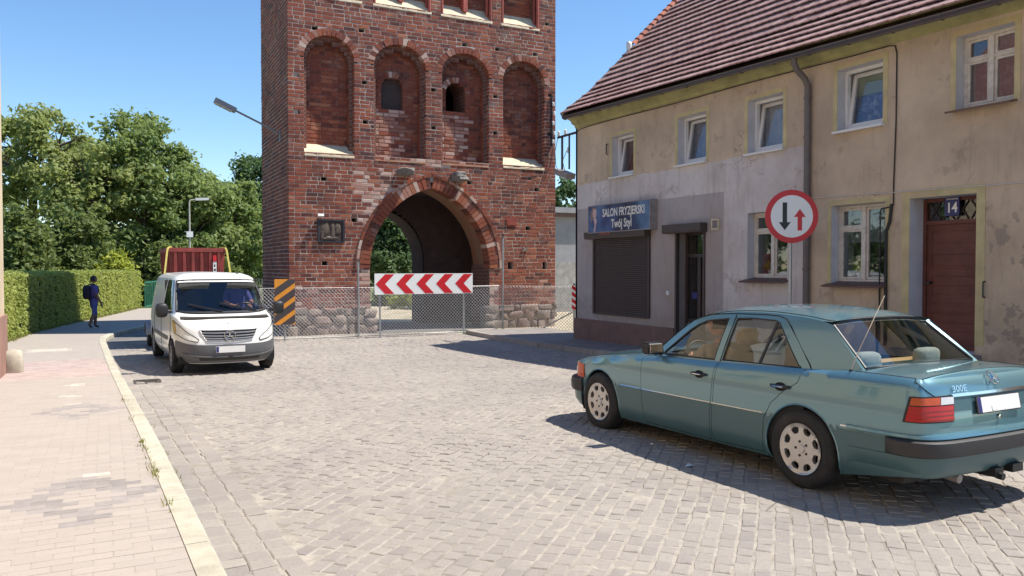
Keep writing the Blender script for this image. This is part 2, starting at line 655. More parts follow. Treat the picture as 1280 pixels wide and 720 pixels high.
# --- granite setts
def block(rnd, L, W, H, ch, jit=.004):
    """sett or paver: chamfered block, top centre at the origin, sunk by H"""
    hx, hy = L / 2, W / 2
    j = lambda: rnd.uniform(-jit, jit)
    c4 = [(-1, -1), (1, -1), (1, 1), (-1, 1)]
    jo = [(j(), j()) for _ in c4]
    v = [(a * hx + q[0], b * hy + q[1], -H) for (a, b), q in zip(c4, jo)]
    v += [(a * hx + q[0], b * hy + q[1], -ch * .9 + j() * .5) for (a, b), q in zip(c4, jo)]
    v += [(a * (hx - ch) + q[0], b * (hy - ch) + q[1], j() * .6) for (a, b), q in zip(c4, jo)]
    f = []
    for k in range(4):
        k2 = (k + 1) % 4
        f.append((k, k2, 4 + k2, 4 + k))
        f.append((4 + k, 4 + k2, 8 + k2, 8 + k))
    f.append((8, 9, 10, 11))
    return v, f

CAMF = (math.sin(rad(27)), math.cos(rad(27)))
def view(x, y):
    """depth and sideways tangent of a ground point, to pick the pieces that show largest"""
    d = x * CAMF[0] + y * CAMF[1]
    s_ = x * CAMF[1] - y * CAMF[0]
    return d, s_ / max(d, .01)

sett_rnd = random.Random(3)
setts = []            # x, y, angle, length, width
ang = rad(46)
dr = Vector((math.sin(ang), math.cos(ang)))
dp = Vector((math.cos(ang), -math.sin(ang)))
RW = .110
for i in range(-175, 130):
    t = -4 + sett_rnd.uniform(0, .15)
    p = i * RW
    while t < 27:
        L = sett_rnd.uniform(.105, .165)
        tc = t + L / 2
        # rows bend gently
        bend = .10 * math.sin(tc * .35 + i * .01)
        q = dr * tc + dp * (p + bend)
        x, y = q.x, q.y
        t += L + .009
        if y < .3 or y > 22.55 or x < kerb_x(y) + .50 or x > 9.43:
            continue
        d, s_ = view(x, y)
        if d < 3.4 or abs(s_) > 1.0:
            continue
        a = PI / 2 - ang + math.atan(-.10 * .35 * math.cos(tc * .35 + i * .01))
        setts.append((x, y, a + sett_rnd.uniform(-.06, .06), L, RW - .011 + sett_rnd.uniform(-.008, .004)))
# three bands laid along the left kerb
for b in range(3):
    y = .5 + b * .1
    while y < 22.5:
        L = sett_rnd.uniform(.12, .20)
        x = kerb_x(y) + .085 + b * .155
        setts.append((x + sett_rnd.uniform(-.006, .006), y + L / 2, PI / 2 + .03 + sett_rnd.uniform(-.04, .04), L, .142))
        y += L + .012
def under_car(x, y):
    return 4.7 < x < 6.7 and 3.4 < y < 8.4
def sett_size(s_):
    d, t = view(s_[0], s_[1])
    return -1 if (abs(t) > .63 or d < 4.5 or under_car(s_[0], s_[1])) else s_[3] * s_[4] / (d * d * d)
order = sorted(range(len(setts)), key=lambda i: -sett_size(setts[i]))
solo = set(order[:300])
road = bpy.data.objects['road']
variants = []
for k in range(8):
    m = MB()
    m.add(*block(sett_rnd, 1, 1, .3, .07, .055))
    variants.append(m.mesh('sett', 'sett'))
stuff = MB()
for i, (x, y, a, L, W) in enumerate(setts):
    z = gz(y) + sett_rnd.uniform(-.0035, .003)
    tx, ty = sett_rnd.uniform(-.014, .014), sett_rnd.uniform(-.014, .014)
    if i in solo:
        o = link('sett', variants[i % 8], road, (x, y, z))
        o.scale = (L, W, .09)
        o.rotation_euler = (tx, ty, a)
    else:
        v, f = block(sett_rnd, L, W, .04, .007, .007)
        ca, sa = math.cos(a), math.sin(a)
        stuff.add([(x + ca * p[0] - sa * p[1], y + sa * p[0] + ca * p[1], z + p[2] + tx * p[0] + ty * p[1]) for p in v], f)
tag(stuff.build('small_setts', 'sett', road), kind='stuff')

# --- pavers of the left pavement, with the dark ornaments, a red band and pale slabs
lp = bpy.data.objects['left_pavement']
pav = []
ROW = .102
k = 0
y = 1.2
while y < 22.8:
    xr = kerb_x(y) - .155
    x = -1.68 - (.1 if k % 2 else 0)
    if y > 17.6:
        x -= 1.0
    while x + .1 < xr:
        L = min(.197, xr - x)
        cx, cy = x + L / 2, y + ROW / 2
        mat = 'paver'
        for (ox, oy) in ((-.15, 6.40), (-.30, 10.78)):
            q = abs(cx - ox) / .46 + abs(cy - oy) / .68
            if .46 < q < 1.04:
                mat = 'paver_dark'
            elif abs(cx - ox) < .10 and 1.04 < q < 1.17:
                mat = 'paver_cream'
        if 14.9 < y < 18.4 and not (15.1 < y < 15.25):
            mat = 'paver_red'
        if -1.5 < cx < -.72 and 20.4 < y < 21.1:
            mat = 'paver_cream'
        if -.55 < cx < -.30 and (12.2 < y < 12.4 or 13.6 < y < 13.85):
            mat = 'paver_cream'
        pav.append((cx, cy, L, mat))
        x += .201
    y += ROW
    k += 1
def paver_size(p):
    d, t = view(p[0], p[1])
    return -1 if (abs(t) > .63 or d < 4.2) else 1 / (d * d * d)
order = sorted(range(len(pav)), key=lambda i: -paver_size(pav[i]))
solo = set(order[:300])
pm_ = {}
for mat in ('paver', 'paver_dark', 'paver_red', 'paver_cream'):
    m = MB()
    m.add(*block(sett_rnd, 1, 1, 1, .010, .0))
    pm_[mat] = m.mesh('paver', mat)
rest = MB()
mats = ['paver', 'paver_dark', 'paver_red', 'paver_cream']
for i, (x, y, L, mat) in enumerate(pav):
    z = gz(y) + .100 + sett_rnd.uniform(-.0008, .0008)
    tx, ty = sett_rnd.uniform(-.004, .004), sett_rnd.uniform(-.004, .004)
    if i in solo:
        o = link('paver', pm_[mat], lp, (x, y, z))
        o.scale = (L - .002, ROW - .003, .012)
        o.rotation_euler = (tx, ty, 0)
    else:
        v, f = block(sett_rnd, L - .002, ROW - .003, .012, .0014, .0006)
        rest.add([(x + p[0], y + p[1], z + p[2] + tx * p[0] + ty * p[1]) for p in v], f, mats.index(mat))
tag(rest.build('small_pavers', mats, lp), kind='stuff')

# --- kerbs
def kerb_line(name, pts, mat, w, h_, parent):
    m = MB()
    for i in range(len(pts) - 1):
        a, b = Vector(pts[i]), Vector(pts[i + 1])
        d = (b - a).normalized()
        nrm = Vector((d.y, -d.x, 0))
        b = b - d * .008
        tw = R.uniform(-.006, .006)
        m = MB()
        prof = [(-w / 2, -.2), (w / 2, -.2), (w / 2, h_ - .025), (w / 2 - .025, h_), (-w / 2, h_)]
        m.prism(prof, lambda s_, t: a + nrm * (s_ + tw) + Vector((0, 0, t)), lambda s_, t: b + nrm * (s_ - tw) + Vector((0, 0, t)))
        m.build('kerb_stone', mat, parent, fix=True)
lk, y = [], 1.0
while y < 46:
    lk.append((kerb_x(y) - .075, y, gz(y)))
    y += 1.0 if y < 23 or y > 30 else .55
kerb_line('kerb_stone', lk, 'kerb', .15, .105, lp)
rk = [(9.6, -4 + 1.25 * i, gz(-4 + 1.25 * i)) for i in range(21)] + [(9.66, 21.8, gz(21.8)), (9.95, 22.05, -.245), (10.6, 22.1, -.245)]
kerb_line('kerb_stone', rk, 'kerb_grey', .19, .115, bpy.data.objects['right_pavement'])

# drain grating beside the left kerb
t = thing('drain_grating', 'dark iron drain grating in the setts beside the left kerb', 'drain', (.62, 14.6, gz(14.6)))
m = MB()
for s_ in (-1, 1):
    m.box(-.19, .19, s_ * .26 - .02, s_ * .26 + .02, -.02, .008)
    m.box(s_ * .19 - .02, s_ * .19 + .02, -.24, .24, -.02, .008)
m.build('frame', 'iron_drain', t)
for i in range(7):
    m = MB()
    m.box(-.168, .168, -.215 + i * .068, -.188 + i * .068, -.02, .004)
    m.build('bar', 'iron_drain', t)
m = MB()
m.box(-.17, .17, -.24, .24, -.04, -.022)
m.build('pit', 'hole_dark', t)

# scrap of paper on the setts
m = MB()
m.grid(lambda u, v: (u, v, .004 + .01 * math.sin(u * 40) * math.sin(v * 30)), [-.05, -.02, .02, .05], [-.025, 0, .025])
o = m.build('paper_scrap', 'litter')
p = Vector((4.50, 5.45, gz(5.4) + .004))
o.location = p
o.rotation_euler = (0, 0, .5)
tag(o, 'small pale scrap of paper lying on the setts beside the green car', 'litter')

# weeds in the kerb joint
gr = MB()
for (cy, n_, sp) in ((8.1, 60, .22), (7.1, 70, .20), (6.8, 30, .1), (9.7, 25, .12), (11.4, 20, .12), (5.9, 18, .1)):
    for i in range(n_):
        y = cy + R.gauss(0, sp)
        side = R.choice((0, 0, 1))
        x = kerb_x(y) - .155 + R.gauss(0, .02) if side == 0 else kerb_x(y) + .015 + abs(R.gauss(0, .02))
        z = gz(y) + (.095 if side == 0 else -.01)
        h_ = R.uniform(.02, .055)
        a = R.uniform(0, 2 * PI)
        dx, dy = math.cos(a) * .006, math.sin(a) * .006
        lx, ly = R.uniform(-.03, .03), R.uniform(-.03, .03)
        gr.add([(x - dx, y - dy, z), (x + dx, y + dy, z), (x + lx, y + ly, z + h_)], [(0, 1, 2)])
tag(gr.build('weeds', 'grass_blade'), 'short yellowish grass weeds growing along the kerb joint', 'weeds', kind='stuff')

# ================================================================== the gate tower
TX0, TX1, TY, TYB = 4.75, 13.62, 23.5, 27.8
CH = .118
tw = thing('gate_tower', 'tall old red brick gate tower with pointed archway and blind niches', 'tower', (9.15, TY, -.25))
TO = tuple(tw.location)

n = N('brick_pale')
pos = n.coords(False)
c = n.ramp(n.rnd(), [(0, (.28, .12, .085)), (.3, (.40, .19, .14)), (.65, (.48, .28, .22)), (1, (.58, .44, .36))])
c = n.mix(n.math('MULTIPLY', n.gray(n.noise(pos, 34, 4, .7), .5, .72), .4), c, (.12, .08, .07))
n.princ(c, .9, 0, n.bump(n.noise(pos, 60, 4), .5, .012))

simple('old_bronze', (.13, .10, .075), .6, .4, 12, metal=.3)
simple('passage_shade_wall', (.085, .055, .050), .95, .3, 3, bump=.5, bscale=20)  # near-black wall colour carries the shade inside the gate passage

def pointed(cx, a, zs, h, t=0.0, zb=-9):
    c = (h * h - a * a) / (2 * a)
    r_ = a + c
    def f(z):
        if z < zb:
            return None
        if z < zs:
            return (cx - a, cx + a)
        q = (r_ + t) ** 2 - (z - zs) ** 2
        if q <= 0:
            return None
        dx = math.sqrt(q) - c
        return (cx - dx, cx + dx) if dx > 0 else None
    return f

def round_head(x0, x1, zb, zs, top, t=0.0):
    cx, a = (x0 + x1) / 2, (x1 - x0) / 2
    def f(z):
        if z < zb or z > top + t:
            return None
        if z < zs:
            return (x0, x1)
        return (cx - (a + t) * math.sqrt(max(0, 1 - ((z - zs) / (top + t - zs)) ** 2)), cx + (a + t) * math.sqrt(max(0, 1 - ((z - zs) / (top + t - zs)) ** 2)))
    return f

def cut(ivs, lr):
    if lr is None:
        return ivs
    out = []
    for a, b in ivs:
        if lr[1] <= a or lr[0] >= b:
            out.append((a, b))
            continue
        if lr[0] > a: out.append((a, lr[0]))
        if lr[1] < b: out.append((lr[1], b))
    return out

NICHES = [(5.21, 6.70), (7.31, 8.97), (9.50, 11.14), (11.64, 13.20)]
ARCH = (9.15, 2.0, 1.70, 2.52)
UPPER = [(5.2, 6.95), (7.28, 9.16), (9.47, 11.26), (11.58, 13.0)]
HOLES = [(5.54, 8.73), (6.93, 8.77), (4.98, 7.32), (5.0, 6.2), (7.02, 7.33), (7.04, 6.16), (9.23, 7.26), (9.23, 6.09), (10.29, 8.8), (11.45, 8.8), (12.84, 8.8), (13.3, 9.88), (11.38, 7.32), (11.38, 6.16), (13.42, 7.55), (13.4, 6.18), (5.78, 4.35), (6.68, 3.13), (5.79, 1.91), (10.45, 4.42), (12.9, 4.28), (12.57, 3.02), (11.91, 1.8), (13.21, 1.8)]
RING = .34
open_face = [pointed(*ARCH, t=RING + .10)] + [round_head(a, b, 5.06, 7.85, 8.54, .21) for a, b in NICHES] + [round_head(a, b, 9.66, 12.2, 13.0, .2) for a, b in UPPER]
open_core1 = [pointed(*ARCH, t=.2)] + [round_head(a, b, 5.06, 7.85, 8.54, .10) for a, b in NICHES] + [round_head(a, b, 9.66, 12.2, 13.0, .1) for a, b in UPPER]
open_core2 = [pointed(*ARCH, t=.2)] + [round_head(a + .11, b - .11, 5.06, 7.75, 8.36) for a, b in NICHES] + [round_head(a + .1, b - .1, 9.66, 12.1, 12.8) for a, b in UPPER]
win3 = round_head(9.80, 10.48, 6.70, 7.35, 7.68)
win2 = round_head(7.66, 8.36, 6.66, 7.30, 7.62)
DEP = .42
Z0 = .5
courses = [(k, Z0 + k * CH) for k in range(int((11.2 - Z0) / CH))]

def bond(ivs, k, rnd, lo=.05):
    """cut intervals into bricks: two stretchers, one header"""
    out = []
    for a, b in ivs:
        x = a
        ph = (k * 2 + rnd.randint(0, 1)) % 3
        first = True
        while x < b - .02:
            L = .315 if ph % 3 else .155
            if first and k % 2:
                L *= .55 if L > .2 else 1.0
            first = False
            L += rnd.uniform(-.02, .02)
            e = x + L
            if b - e < .07:
                e = b
            if min(e, b) - x > lo:
                out.append((x, min(e, b)))
            x = e + .019
            ph += 1
    return out

brnd = random.Random(21)
face_bricks, pale_bricks = [], []
back_bricks, back_pale = [], []
core1, core2, coreB, coreC = MB(), MB(), MB(), MB()
loc = lambda m: m
for k, z in courses:
    zc = z + CH / 2
    iv = [(TX0, TX1)]
    for f in open_face:
        iv = cut(iv, f(zc))
    for hx, hz in HOLES:
        if abs(zc - hz) <= CH * .52:
            iv = cut(iv, (hx - .10, hx + .10))
    for a, b in bond(iv, k, brnd):
        xc = (a + b) / 2
        zb_ = z
        z_ = z + .016 * noise.noise(Vector((xc * .5, k * .13, 0)))
        pale = (6.75 < xc < 8.1 and 2.75 < z < 4.7 and brnd.random() < .75) or (z < 1.25 and brnd.random() < .12) or (abs(xc - 9.1) > 2 and abs(xc - 9.1) < 2.35 and z < 2.4 and brnd.random() < .5) or (7.2 < xc < 11.2 and 4.75 < z < 5.05 and brnd.random() < .4)
        (pale_bricks if pale else face_bricks).append((a, b, z_, TY))
    # mortar body behind the face bricks
    for core, ops, ya, yb, pad in ((core1, open_core1, TY + .004, TY + .21, .006), (core2, open_core2, TY + .21, TY + DEP, .006)):
        iv = [(TX0 + pad, TX1 - pad)]
        for f in ops:
            iv = cut(iv, f(zc))
        for hx, hz in HOLES:
            if abs(zc - hz) <= CH * .52:
                iv = cut(iv, (hx - .09, hx + .09))
        for a, b in iv:
            core.box(a, b, ya, yb, z, z + CH)
    iv = cut(cut(cut([(TX0 + .006, TX1 - .006)], pointed(*ARCH, t=.14)(z)), win3(zc)), win2(zc) if win2(zc) else None)
    for a, b in iv:
        coreB.box(a, b, TY + DEP, 24.9, z, z + CH)
    iv = cut([(TX0 + .006, TX1 - .006)], pointed(8.75, 1.35, 2.0, 1.75, t=0)(zc))
    for a, b in iv:
        coreC.box(a, b, 26.7, TYB - .02, z, z + CH)
    # niche backs
    for i, (na, nb) in enumerate(NICHES):
        lr = round_head(na + .11, nb - .11, 5.06, 7.75, 8.36)(zc)
        if lr:
            iv = [(lr[0] - .02, lr[1] + .02)]
            if i == 1: iv = cut(iv, round_head(7.66, 8.36, 6.66, 7.30, 7.62, .18)(zc))
            if i == 2: iv = cut(iv, round_head(9.80, 10.48, 6.70, 7.35, 7.68, .18)(zc))
            for a, b in bond(iv, k, brnd):
                pale = i in (1, 2) and z < 6.62 and a < (na + nb) / 2 + .25 and brnd.random() < .8
                (back_pale if pale else back_bricks).append((a, b, z, TY + DEP))
    for i, (na, nb) in enumerate(UPPER):
        lr = round_head(na + .1, nb - .1, 9.66, 12.1, 12.8)(zc)
        if lr:
            for a, b in bond([(lr[0] - .02, lr[1] + .02)], k, brnd):
                back_bricks.append((a, b, z, TY + DEP))
# footing of the body, the chamber between the two walls and the storeys above
for m, ya, yb, ar in ((core1, TY + .004, TY + .21, (7.15, 11.15)), (core2, TY + .21, TY + DEP, (7.15, 11.15)), (coreB, TY + DEP, 24.9, (7.13, 11.17)), (coreC, 26.7, TYB - .02, (7.4, 10.1))):
    m.box(TX0 + .018, ar[0], ya, yb, -.5, Z0)
    m.box(ar[1], TX1 - .018, ya, yb, -.5, Z0)
top_z = courses[-1][1] + CH
coreD = MB()
coreD.box(TX0 + .018, 6.6, 24.9, 26.7, -.5, top_z)
coreD.box(11.9, TX1 - .018, 24.9, 26.7, -.5, top_z)
coreD.box(6.6, 11.9, 24.9, 26.7, 8.3, top_z)
coreD.box(6.6, 11.9, 24.9, 26.7, 4.75, 4.95)
hi = MB()
hi.box(TX0, TX1, TY, TYB, top_z, 15.6)
for (a, b) in ((TX0 - .06, TX1 + .06),):
    hi.box(a, b, TY - .06, TYB + .06, 15.6, 15.85)
core1.build('mortar_face', 'mortar', tw, TO)
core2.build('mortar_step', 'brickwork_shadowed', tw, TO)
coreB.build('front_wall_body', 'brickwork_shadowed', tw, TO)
coreC.build('rear_wall_body', 'passage_shade_wall', tw, TO)
coreD.build('side_wall_body', 'passage_shade_wall', tw, TO)
hi.build('upper_storey', 'brickwork_shadowed', tw, TO)
rf = MB()
xm = (TX0 + TX1) / 2
rf.prism([(TX0 - .2, 15.85), (TX1 + .2, 15.85), (xm, 19.5)], lambda x, z: (x, TY + .1, z), lambda x, z: (x, TYB - .1, z))
rf.build('roof', 'rust_red', tw, TO, fix=True)

def brick_box(x0, x1, z0, z1, yf, depth=.055, ch=.007, rnd=brnd):
    p = rnd.uniform(0, .007)
    j = lambda s_=.004: rnd.uniform(-s_, s_)
    yf -= p
    c4 = [(x0, z0), (x1, z0), (x1, z1), (x0, z1)]
    s4 = [(1, 1), (-1, 1), (-1, -1), (1, -1)]
    v = [(a, yf + depth, b) for a, b in c4]
    v += [(a + j(), yf + ch, b + j()) for a, b in c4]
    v += [(a + s_[0] * ch * 1.2 + j(), yf + j(.003), b + s_[1] * ch * 1.2 + j()) for (a, b), s_ in zip(c4, s4)]
    f = []
    for k in range(4):
        k2 = (k + 1) % 4
        f += [(k, k2, 4 + k2, 4 + k), (4 + k, 4 + k2, 8 + k2, 8 + k)]
    f.append((8, 9, 10, 11))
    return v, f

# the bricks that show largest are single parts, the others one mesh each
def bsize(b):
    d, t_ = view((b[0] + b[1]) / 2, b[3])
    return (b[1] - b[0]) / (d * d) if b[0] > 5.0 and b[2] > 1.2 else -1
allb = [(b, 'brick') for b in face_bricks] + [(b, 'brick_pale') for b in pale_bricks]
order = sorted(range(len(allb)), key=lambda i: -bsize(allb[i][0]))
solo = set(order[:300])
bmesh_shared = {}
for mat in ('brick', 'brick_pale'):
    bmesh_shared[mat] = []
    for k in range(5):
        m = MB()
        v, f = brick_box(-.5, .5, -.5, .5, 0, .055, .0)
        v = []
        c4 = [(-.5, -.5), (.5, -.5), (.5, .5), (-.5, .5)]
        v += [(a, .055, b) for a, b in c4]
        v += [(a + brnd.uniform(-.012, .012), .007, b + brnd.uniform(-.03, .03)) for a, b in c4]
        v += [(a * .945 + brnd.uniform(-.012, .012), brnd.uniform(-.003, .003), b * .84 + brnd.uniform(-.03, .03)) for a, b in c4]
        m.add(v, f)
        bmesh_shared[mat].append(m.mesh('brick', mat))
st, stp = MB(), MB()
HJ = .0108
for i, (b, mat) in enumerate(allb):
    x0, x1, z, yf = b
    if i in solo:
        o = link('brick', bmesh_shared[mat][i % 5], tw, ((x0 + x1) / 2 - TO[0], yf - brnd.uniform(0, .007) - TO[1], z + CH / 2 - TO[2]))
        o.scale = (x1 - x0, 1, CH - 2 * HJ)
    else:
        (stp if mat == 'brick_pale' else st).add(*brick_box(x0, x1, z + HJ, z + CH - HJ, yf))
for b in back_bricks:
    st.add(*brick_box(b[0], b[1], b[2] + HJ, b[2] + CH - HJ, b[3] - .006, .03))
for b in back_pale:
    stp.add(*brick_box(b[0], b[1], b[2] + HJ, b[2] + CH - HJ, b[3] - .006, .03))
# left flank of the tower
for k, z in courses:
    for a, b in bond([(TY + .06, TYB)], k, brnd):
        v, f = brick_box(a, b, z + HJ, z + CH - HJ, 0)
        st.add([(TX0 + p[1], p[0], p[2]) for p in v], [q[::-1] for q in f])
flank = MB()
flank.box(TX0 + .0045, TX0 + .3, TY + .03, TYB - .02, -.5, top_z)
flank.build('mortar_flank', 'mortar', tw, TO)
tag(st.build('small_bricks', 'brick', tw, TO), kind='stuff')
tag(stp.build('small_pale_bricks', 'brick_pale', tw, TO), kind='stuff')

def wedge(cx, cz, r0, r1, a0, a1, y0, y1, name, mat, flipx=False, clip=None, jit=.006):
    m = MB()
    j = brnd.uniform(-jit, jit)
    pts = []
    for r_, a_ in ((r0, a0), (r1, a0), (r1, a1), (r0, a1)):
        x, z = cx - r_ * math.cos(a_), cz + r_ * math.sin(a_)
        if clip is not None and x > clip: x = clip - .004
        if flipx is not False: x = 2 * flipx - x
        pts.append((x, z))
    m.prism(pts, lambda x, z: (x, y0 + j, z), lambda x, z: (x, y1, z))
    m.build(name, mat, tw, TO, fix=True)

cx, a, zs, h = ARCH
c = (h * h - a * a) / (2 * a)
Rr = a + c
phi = math.acos(c / Rr)
nb = int(Rr * phi / .132)
for side in (False, cx):
    for i in range(nb):
        a0, a1 = phi * i / nb, phi * (i + 1) / nb
        g_ = .007 / Rr
        mat = 'brick_pale' if brnd.random() < (.15 if side is False else .05) else 'brick'
        wedge(cx + c, zs, Rr, Rr + RING - brnd.uniform(0, .02), a0 + g_, a1 - g_, TY - .03, TY + .44, 'arch_brick', mat, side, cx)
    nb2 = int((Rr + RING) * phi / .30)
    for i in range(nb2 + 1):
        a0, a1 = phi * 1.02 * i / (nb2 + 1), phi * 1.02 * (i + 1) / (nb2 + 1)
        wedge(cx + c, zs, Rr + RING + .012, Rr + RING + .095, a0 + .003, a1 - .003, TY - .05, TY + .1, 'hood_brick', 'brick_pale' if brnd.random() < .5 else 'brick', side, cx)
# mortar bed of the arch ring and the plastered soffit behind it
def arc_sheet(cx, a, zs, h, off, y0, y1, name, mat, zb=-.4, tower=tw):
    c = (h * h - a * a) / (2 * a)
    Rr = a + c + off
    phi = math.acos(min(1, c / Rr))
    path = [(cx - a - off, zb), (cx - a - off, zs * .5)]
    path += [(cx + c - Rr * math.cos(phi * i / 16), zs + Rr * math.sin(phi * i / 16)) for i in range(17)]
    path += [(2 * cx - x, z) for x, z in path[::-1]][1:]
    m = MB()
    ys = [lerp(y0, y1, i / 4) for i in range(5)]
    m.grid(lambda u, y: (path[u][0], y, path[u][1]), list(range(len(path))), ys)
    return m.build(name, mat, tower, TO, shade=40)
for xj in (7.166, 11.134):
    m = MB()
    m.grid(lambda y, z: (xj, y, z), [TY + .012, TY + .5, 24.3, 24.9], [-.4, .5, 1.2, 1.72])
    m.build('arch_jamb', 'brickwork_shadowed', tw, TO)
arc_sheet(*ARCH, .018, TY + .012, TY + .46, 'ring_bed', 'mortar')
arc_sheet(*ARCH, .05, TY + .44, 24.9, 'arch_soffit', 'soffit')
arc_sheet(8.75, 1.35, 2.0, 1.75, -.06, 26.66, TYB, 'rear_soffit', 'passage_shade_wall')
m = MB()
m.box(6.6, 11.9, 24.88, 26.72, 4.2, 4.74)
m.build('chamber_ceiling', 'passage_shade_wall', tw, TO)

# heads of the niches and of the two openings
def head(x0, x1, zs, top, th, y0, y1, name, mats_, nn):
    cx, a = (x0 + x1) / 2, (x1 - x0) / 2
    hh = top - zs
    for i in range(nn):
        m = MB()
        pts = []
        for q, e in ((i + .06, 0), (i + .06, 1), (i + .94, 1), (i + .94, 0)):
            t_ = PI * q / nn
            pts.append((cx - (a + e * th) * math.cos(t_), zs + (hh + e * th) * math.sin(t_)))
        j = brnd.uniform(-.008, .008)
        m.prism(pts, lambda x, z: (x, y0 + j, z), lambda x, z: (x, y1, z))
        m.build(name, brnd.choice(mats_), tw, TO, fix=True)
    m = MB()
    m.grid(lambda t_, y: (cx - (a + .012) * math.cos(t_), y, zs + (hh + .012) * math.sin(t_)), [PI * i / 20 for i in range(21)], [y0 + .02, y1])
    m.build('head_bed', 'mortar', tw, TO, shade=60)
for a, b in NICHES:
    head(a, b, 7.85, 8.54, .2, TY - .012, TY + .24, 'niche_brick', ['brick', 'brick', 'brick_pale'], 19)
head(7.66, 8.36, 7.30, 7.62, .17, TY + DEP - .03, TY + DEP + .1, 'window_brick', ['brick', 'brick_pale'], 12)
head(9.80, 10.48, 7.35, 7.68, .17, TY + DEP - .03, TY + DEP + .1, 'window_brick', ['brick', 'brick_pale'], 12)
m = MB()
m.box(7.6, 8.42, TY + DEP + .16, TY + DEP + .22, 6.5, 7.7)
m.build('blind_window_board', 'old_board', tw, TO)
# jamb bricks inside each niche (right-hand cheeks face the street)
jb = MB()
for a, b in NICHES:
    for k, z in courses:
        if 5.06 < z < 7.8:
            for xx, y0, y1 in ((b + .004, TY + .03, TY + .2), (b - .11 + .004, TY + .225, TY + DEP - .01)):
                v, f = brick_box(y0, y1, z + HJ, z + CH - HJ, 0, .03)
                jb.add([(xx - .012 + p[1], p[0], p[2]) for p in v], [q[::-1] for q in f])
tag(jb.build('niche_cheek_bricks', 'brick', tw, TO), kind='stuff')
# sills
def sill(x0, x1, z, mat='sill_stone', drop=.16):
    m = MB()
    xs = [x0 + (x1 - x0) * i / 8 for i in range(9)]
    e = [brnd.uniform(-.012, .012) for _ in xs]
    m.grid(lambda i, v: (xs[i], [TY - .02 + e[i], TY - .01 + e[i], TY + DEP + .01][v], [z - .06, z + e[i] * .5, z + drop][v]), list(range(9)), [0, 1, 2])
    m.build('sill', mat, tw, TO)
sill(5.22, 6.69, 5.05, drop=.36)
sill(11.65, 13.19, 5.05, drop=.36)
sill(7.32, 8.96, 5.02, 'soffit', .05)
sill(9.51, 11.13, 5.02, 'soffit', .05)
for a, b in UPPER:
    sill(a, b, 9.66, 'sill_stone', .46)
    for x in (a + .05, b - .05):
        for dy, r_ in ((.04, .055), (.2, .05)):
            m = MB()
            m.tube([(x + (.04 if x < a + .2 else -.04) * (dy > .1), TY + dy, 9.70 + i * .1) for i in range(15)], [r_ + .003 * (i % 2) for i in range(15)], 8)
            m.build('moulded_shaft', 'moulded_brick', tw, TO, shade=50)
    if b - a > 1.5:
        m = MB()
        m.box((a + b) / 2 - .07, (a + b) / 2 + .07, TY + .1, TY + DEP, 9.9, 11.1)
        m.build('mullion', 'moulded_brick', tw, TO)
# two weathered stone consoles over the arch
def rock(cx, cy, cz, sx, sy, sz, mat, name, parent, o=(0, 0, 0), e=.55, rough=.12, nu=10, nv=7, rnd=brnd):
    m = MB()
    sg = lambda q: math.copysign(abs(q) ** e, q)
    sd = rnd.uniform(0, 99)
    vs, fs = [], []
    for j in range(nv + 1):
        ph = -PI / 2 + PI * j / nv
        for i in range(nu):
            th = 2 * PI * i / nu
            p = Vector((sg(math.cos(ph)) * sg(math.cos(th)), sg(math.cos(ph)) * sg(math.sin(th)), sg(math.sin(ph))))
            k = 1 + rough * noise.noise(p * 1.4 + Vector((sd, 0, 0)))
            vs.append((cx + p.x * sx * k, cy + p.y * sy * k, cz + p.z * sz * k))
    for j in range(nv):
        for i in range(nu):
            fs.append((j * nu + i, j * nu + (i + 1) % nu, (j + 1) * nu + (i + 1) % nu, (j + 1) * nu + i))
    m.add(vs, fs)
    return m.build(name, mat, parent, o, shade=50)
rock(8.24, TY - .16, 4.66, .21, .36, .115, 'console_stone', 'stone_console', tw, TO, .5, .5, 14, 10)
rock(10.0, TY - .16, 4.58, .22, .36, .135, 'console_stone', 'stone_console', tw, TO, .5, .5, 14, 10)
# fieldstone footing
for xa, xb in ((TX0 - .02, 7.10), (11.2, TX1 + .05)):
    z = -.34
    for row in range(3):
        hgt = (.36, .30, .22)[row]
        x = xa + brnd.uniform(-.12, 0)
        while x < xb - .1:
            wd = brnd.choice((.2, .3, .36, .42, .55, .62)) * brnd.uniform(.9, 1.1)
            wd = min(wd, xb - x)
            hh = hgt * brnd.uniform(.8, 1.12)
            rock(x + wd / 2, TY + .10, z + hgt / 2 + brnd.uniform(-.03, .03), wd / 2, .14 + brnd.uniform(0, .05), hh / 2, 'fieldstone', 'fieldstone', tw, TO, brnd.uniform(.3, .5), .38)
            x += wd + .02
        z += hgt
for k in range(8):
    z = -.2 + .3 * (k % 3)
    rock(TX0 + .10, TY + .35 + k * .5, z + .1, .15, .26, .17, 'fieldstone', 'fieldstone', tw, TO, .4, .35)
for sx_, xx in ((1, 7.16), (-1, 11.14)):
    for k in range(3):
        rock(xx + sx_ * .02, TY + .12, -.12 + k * .24, .2, .22, .13, 'fieldstone', 'fieldstone', tw, TO, .5, .25)
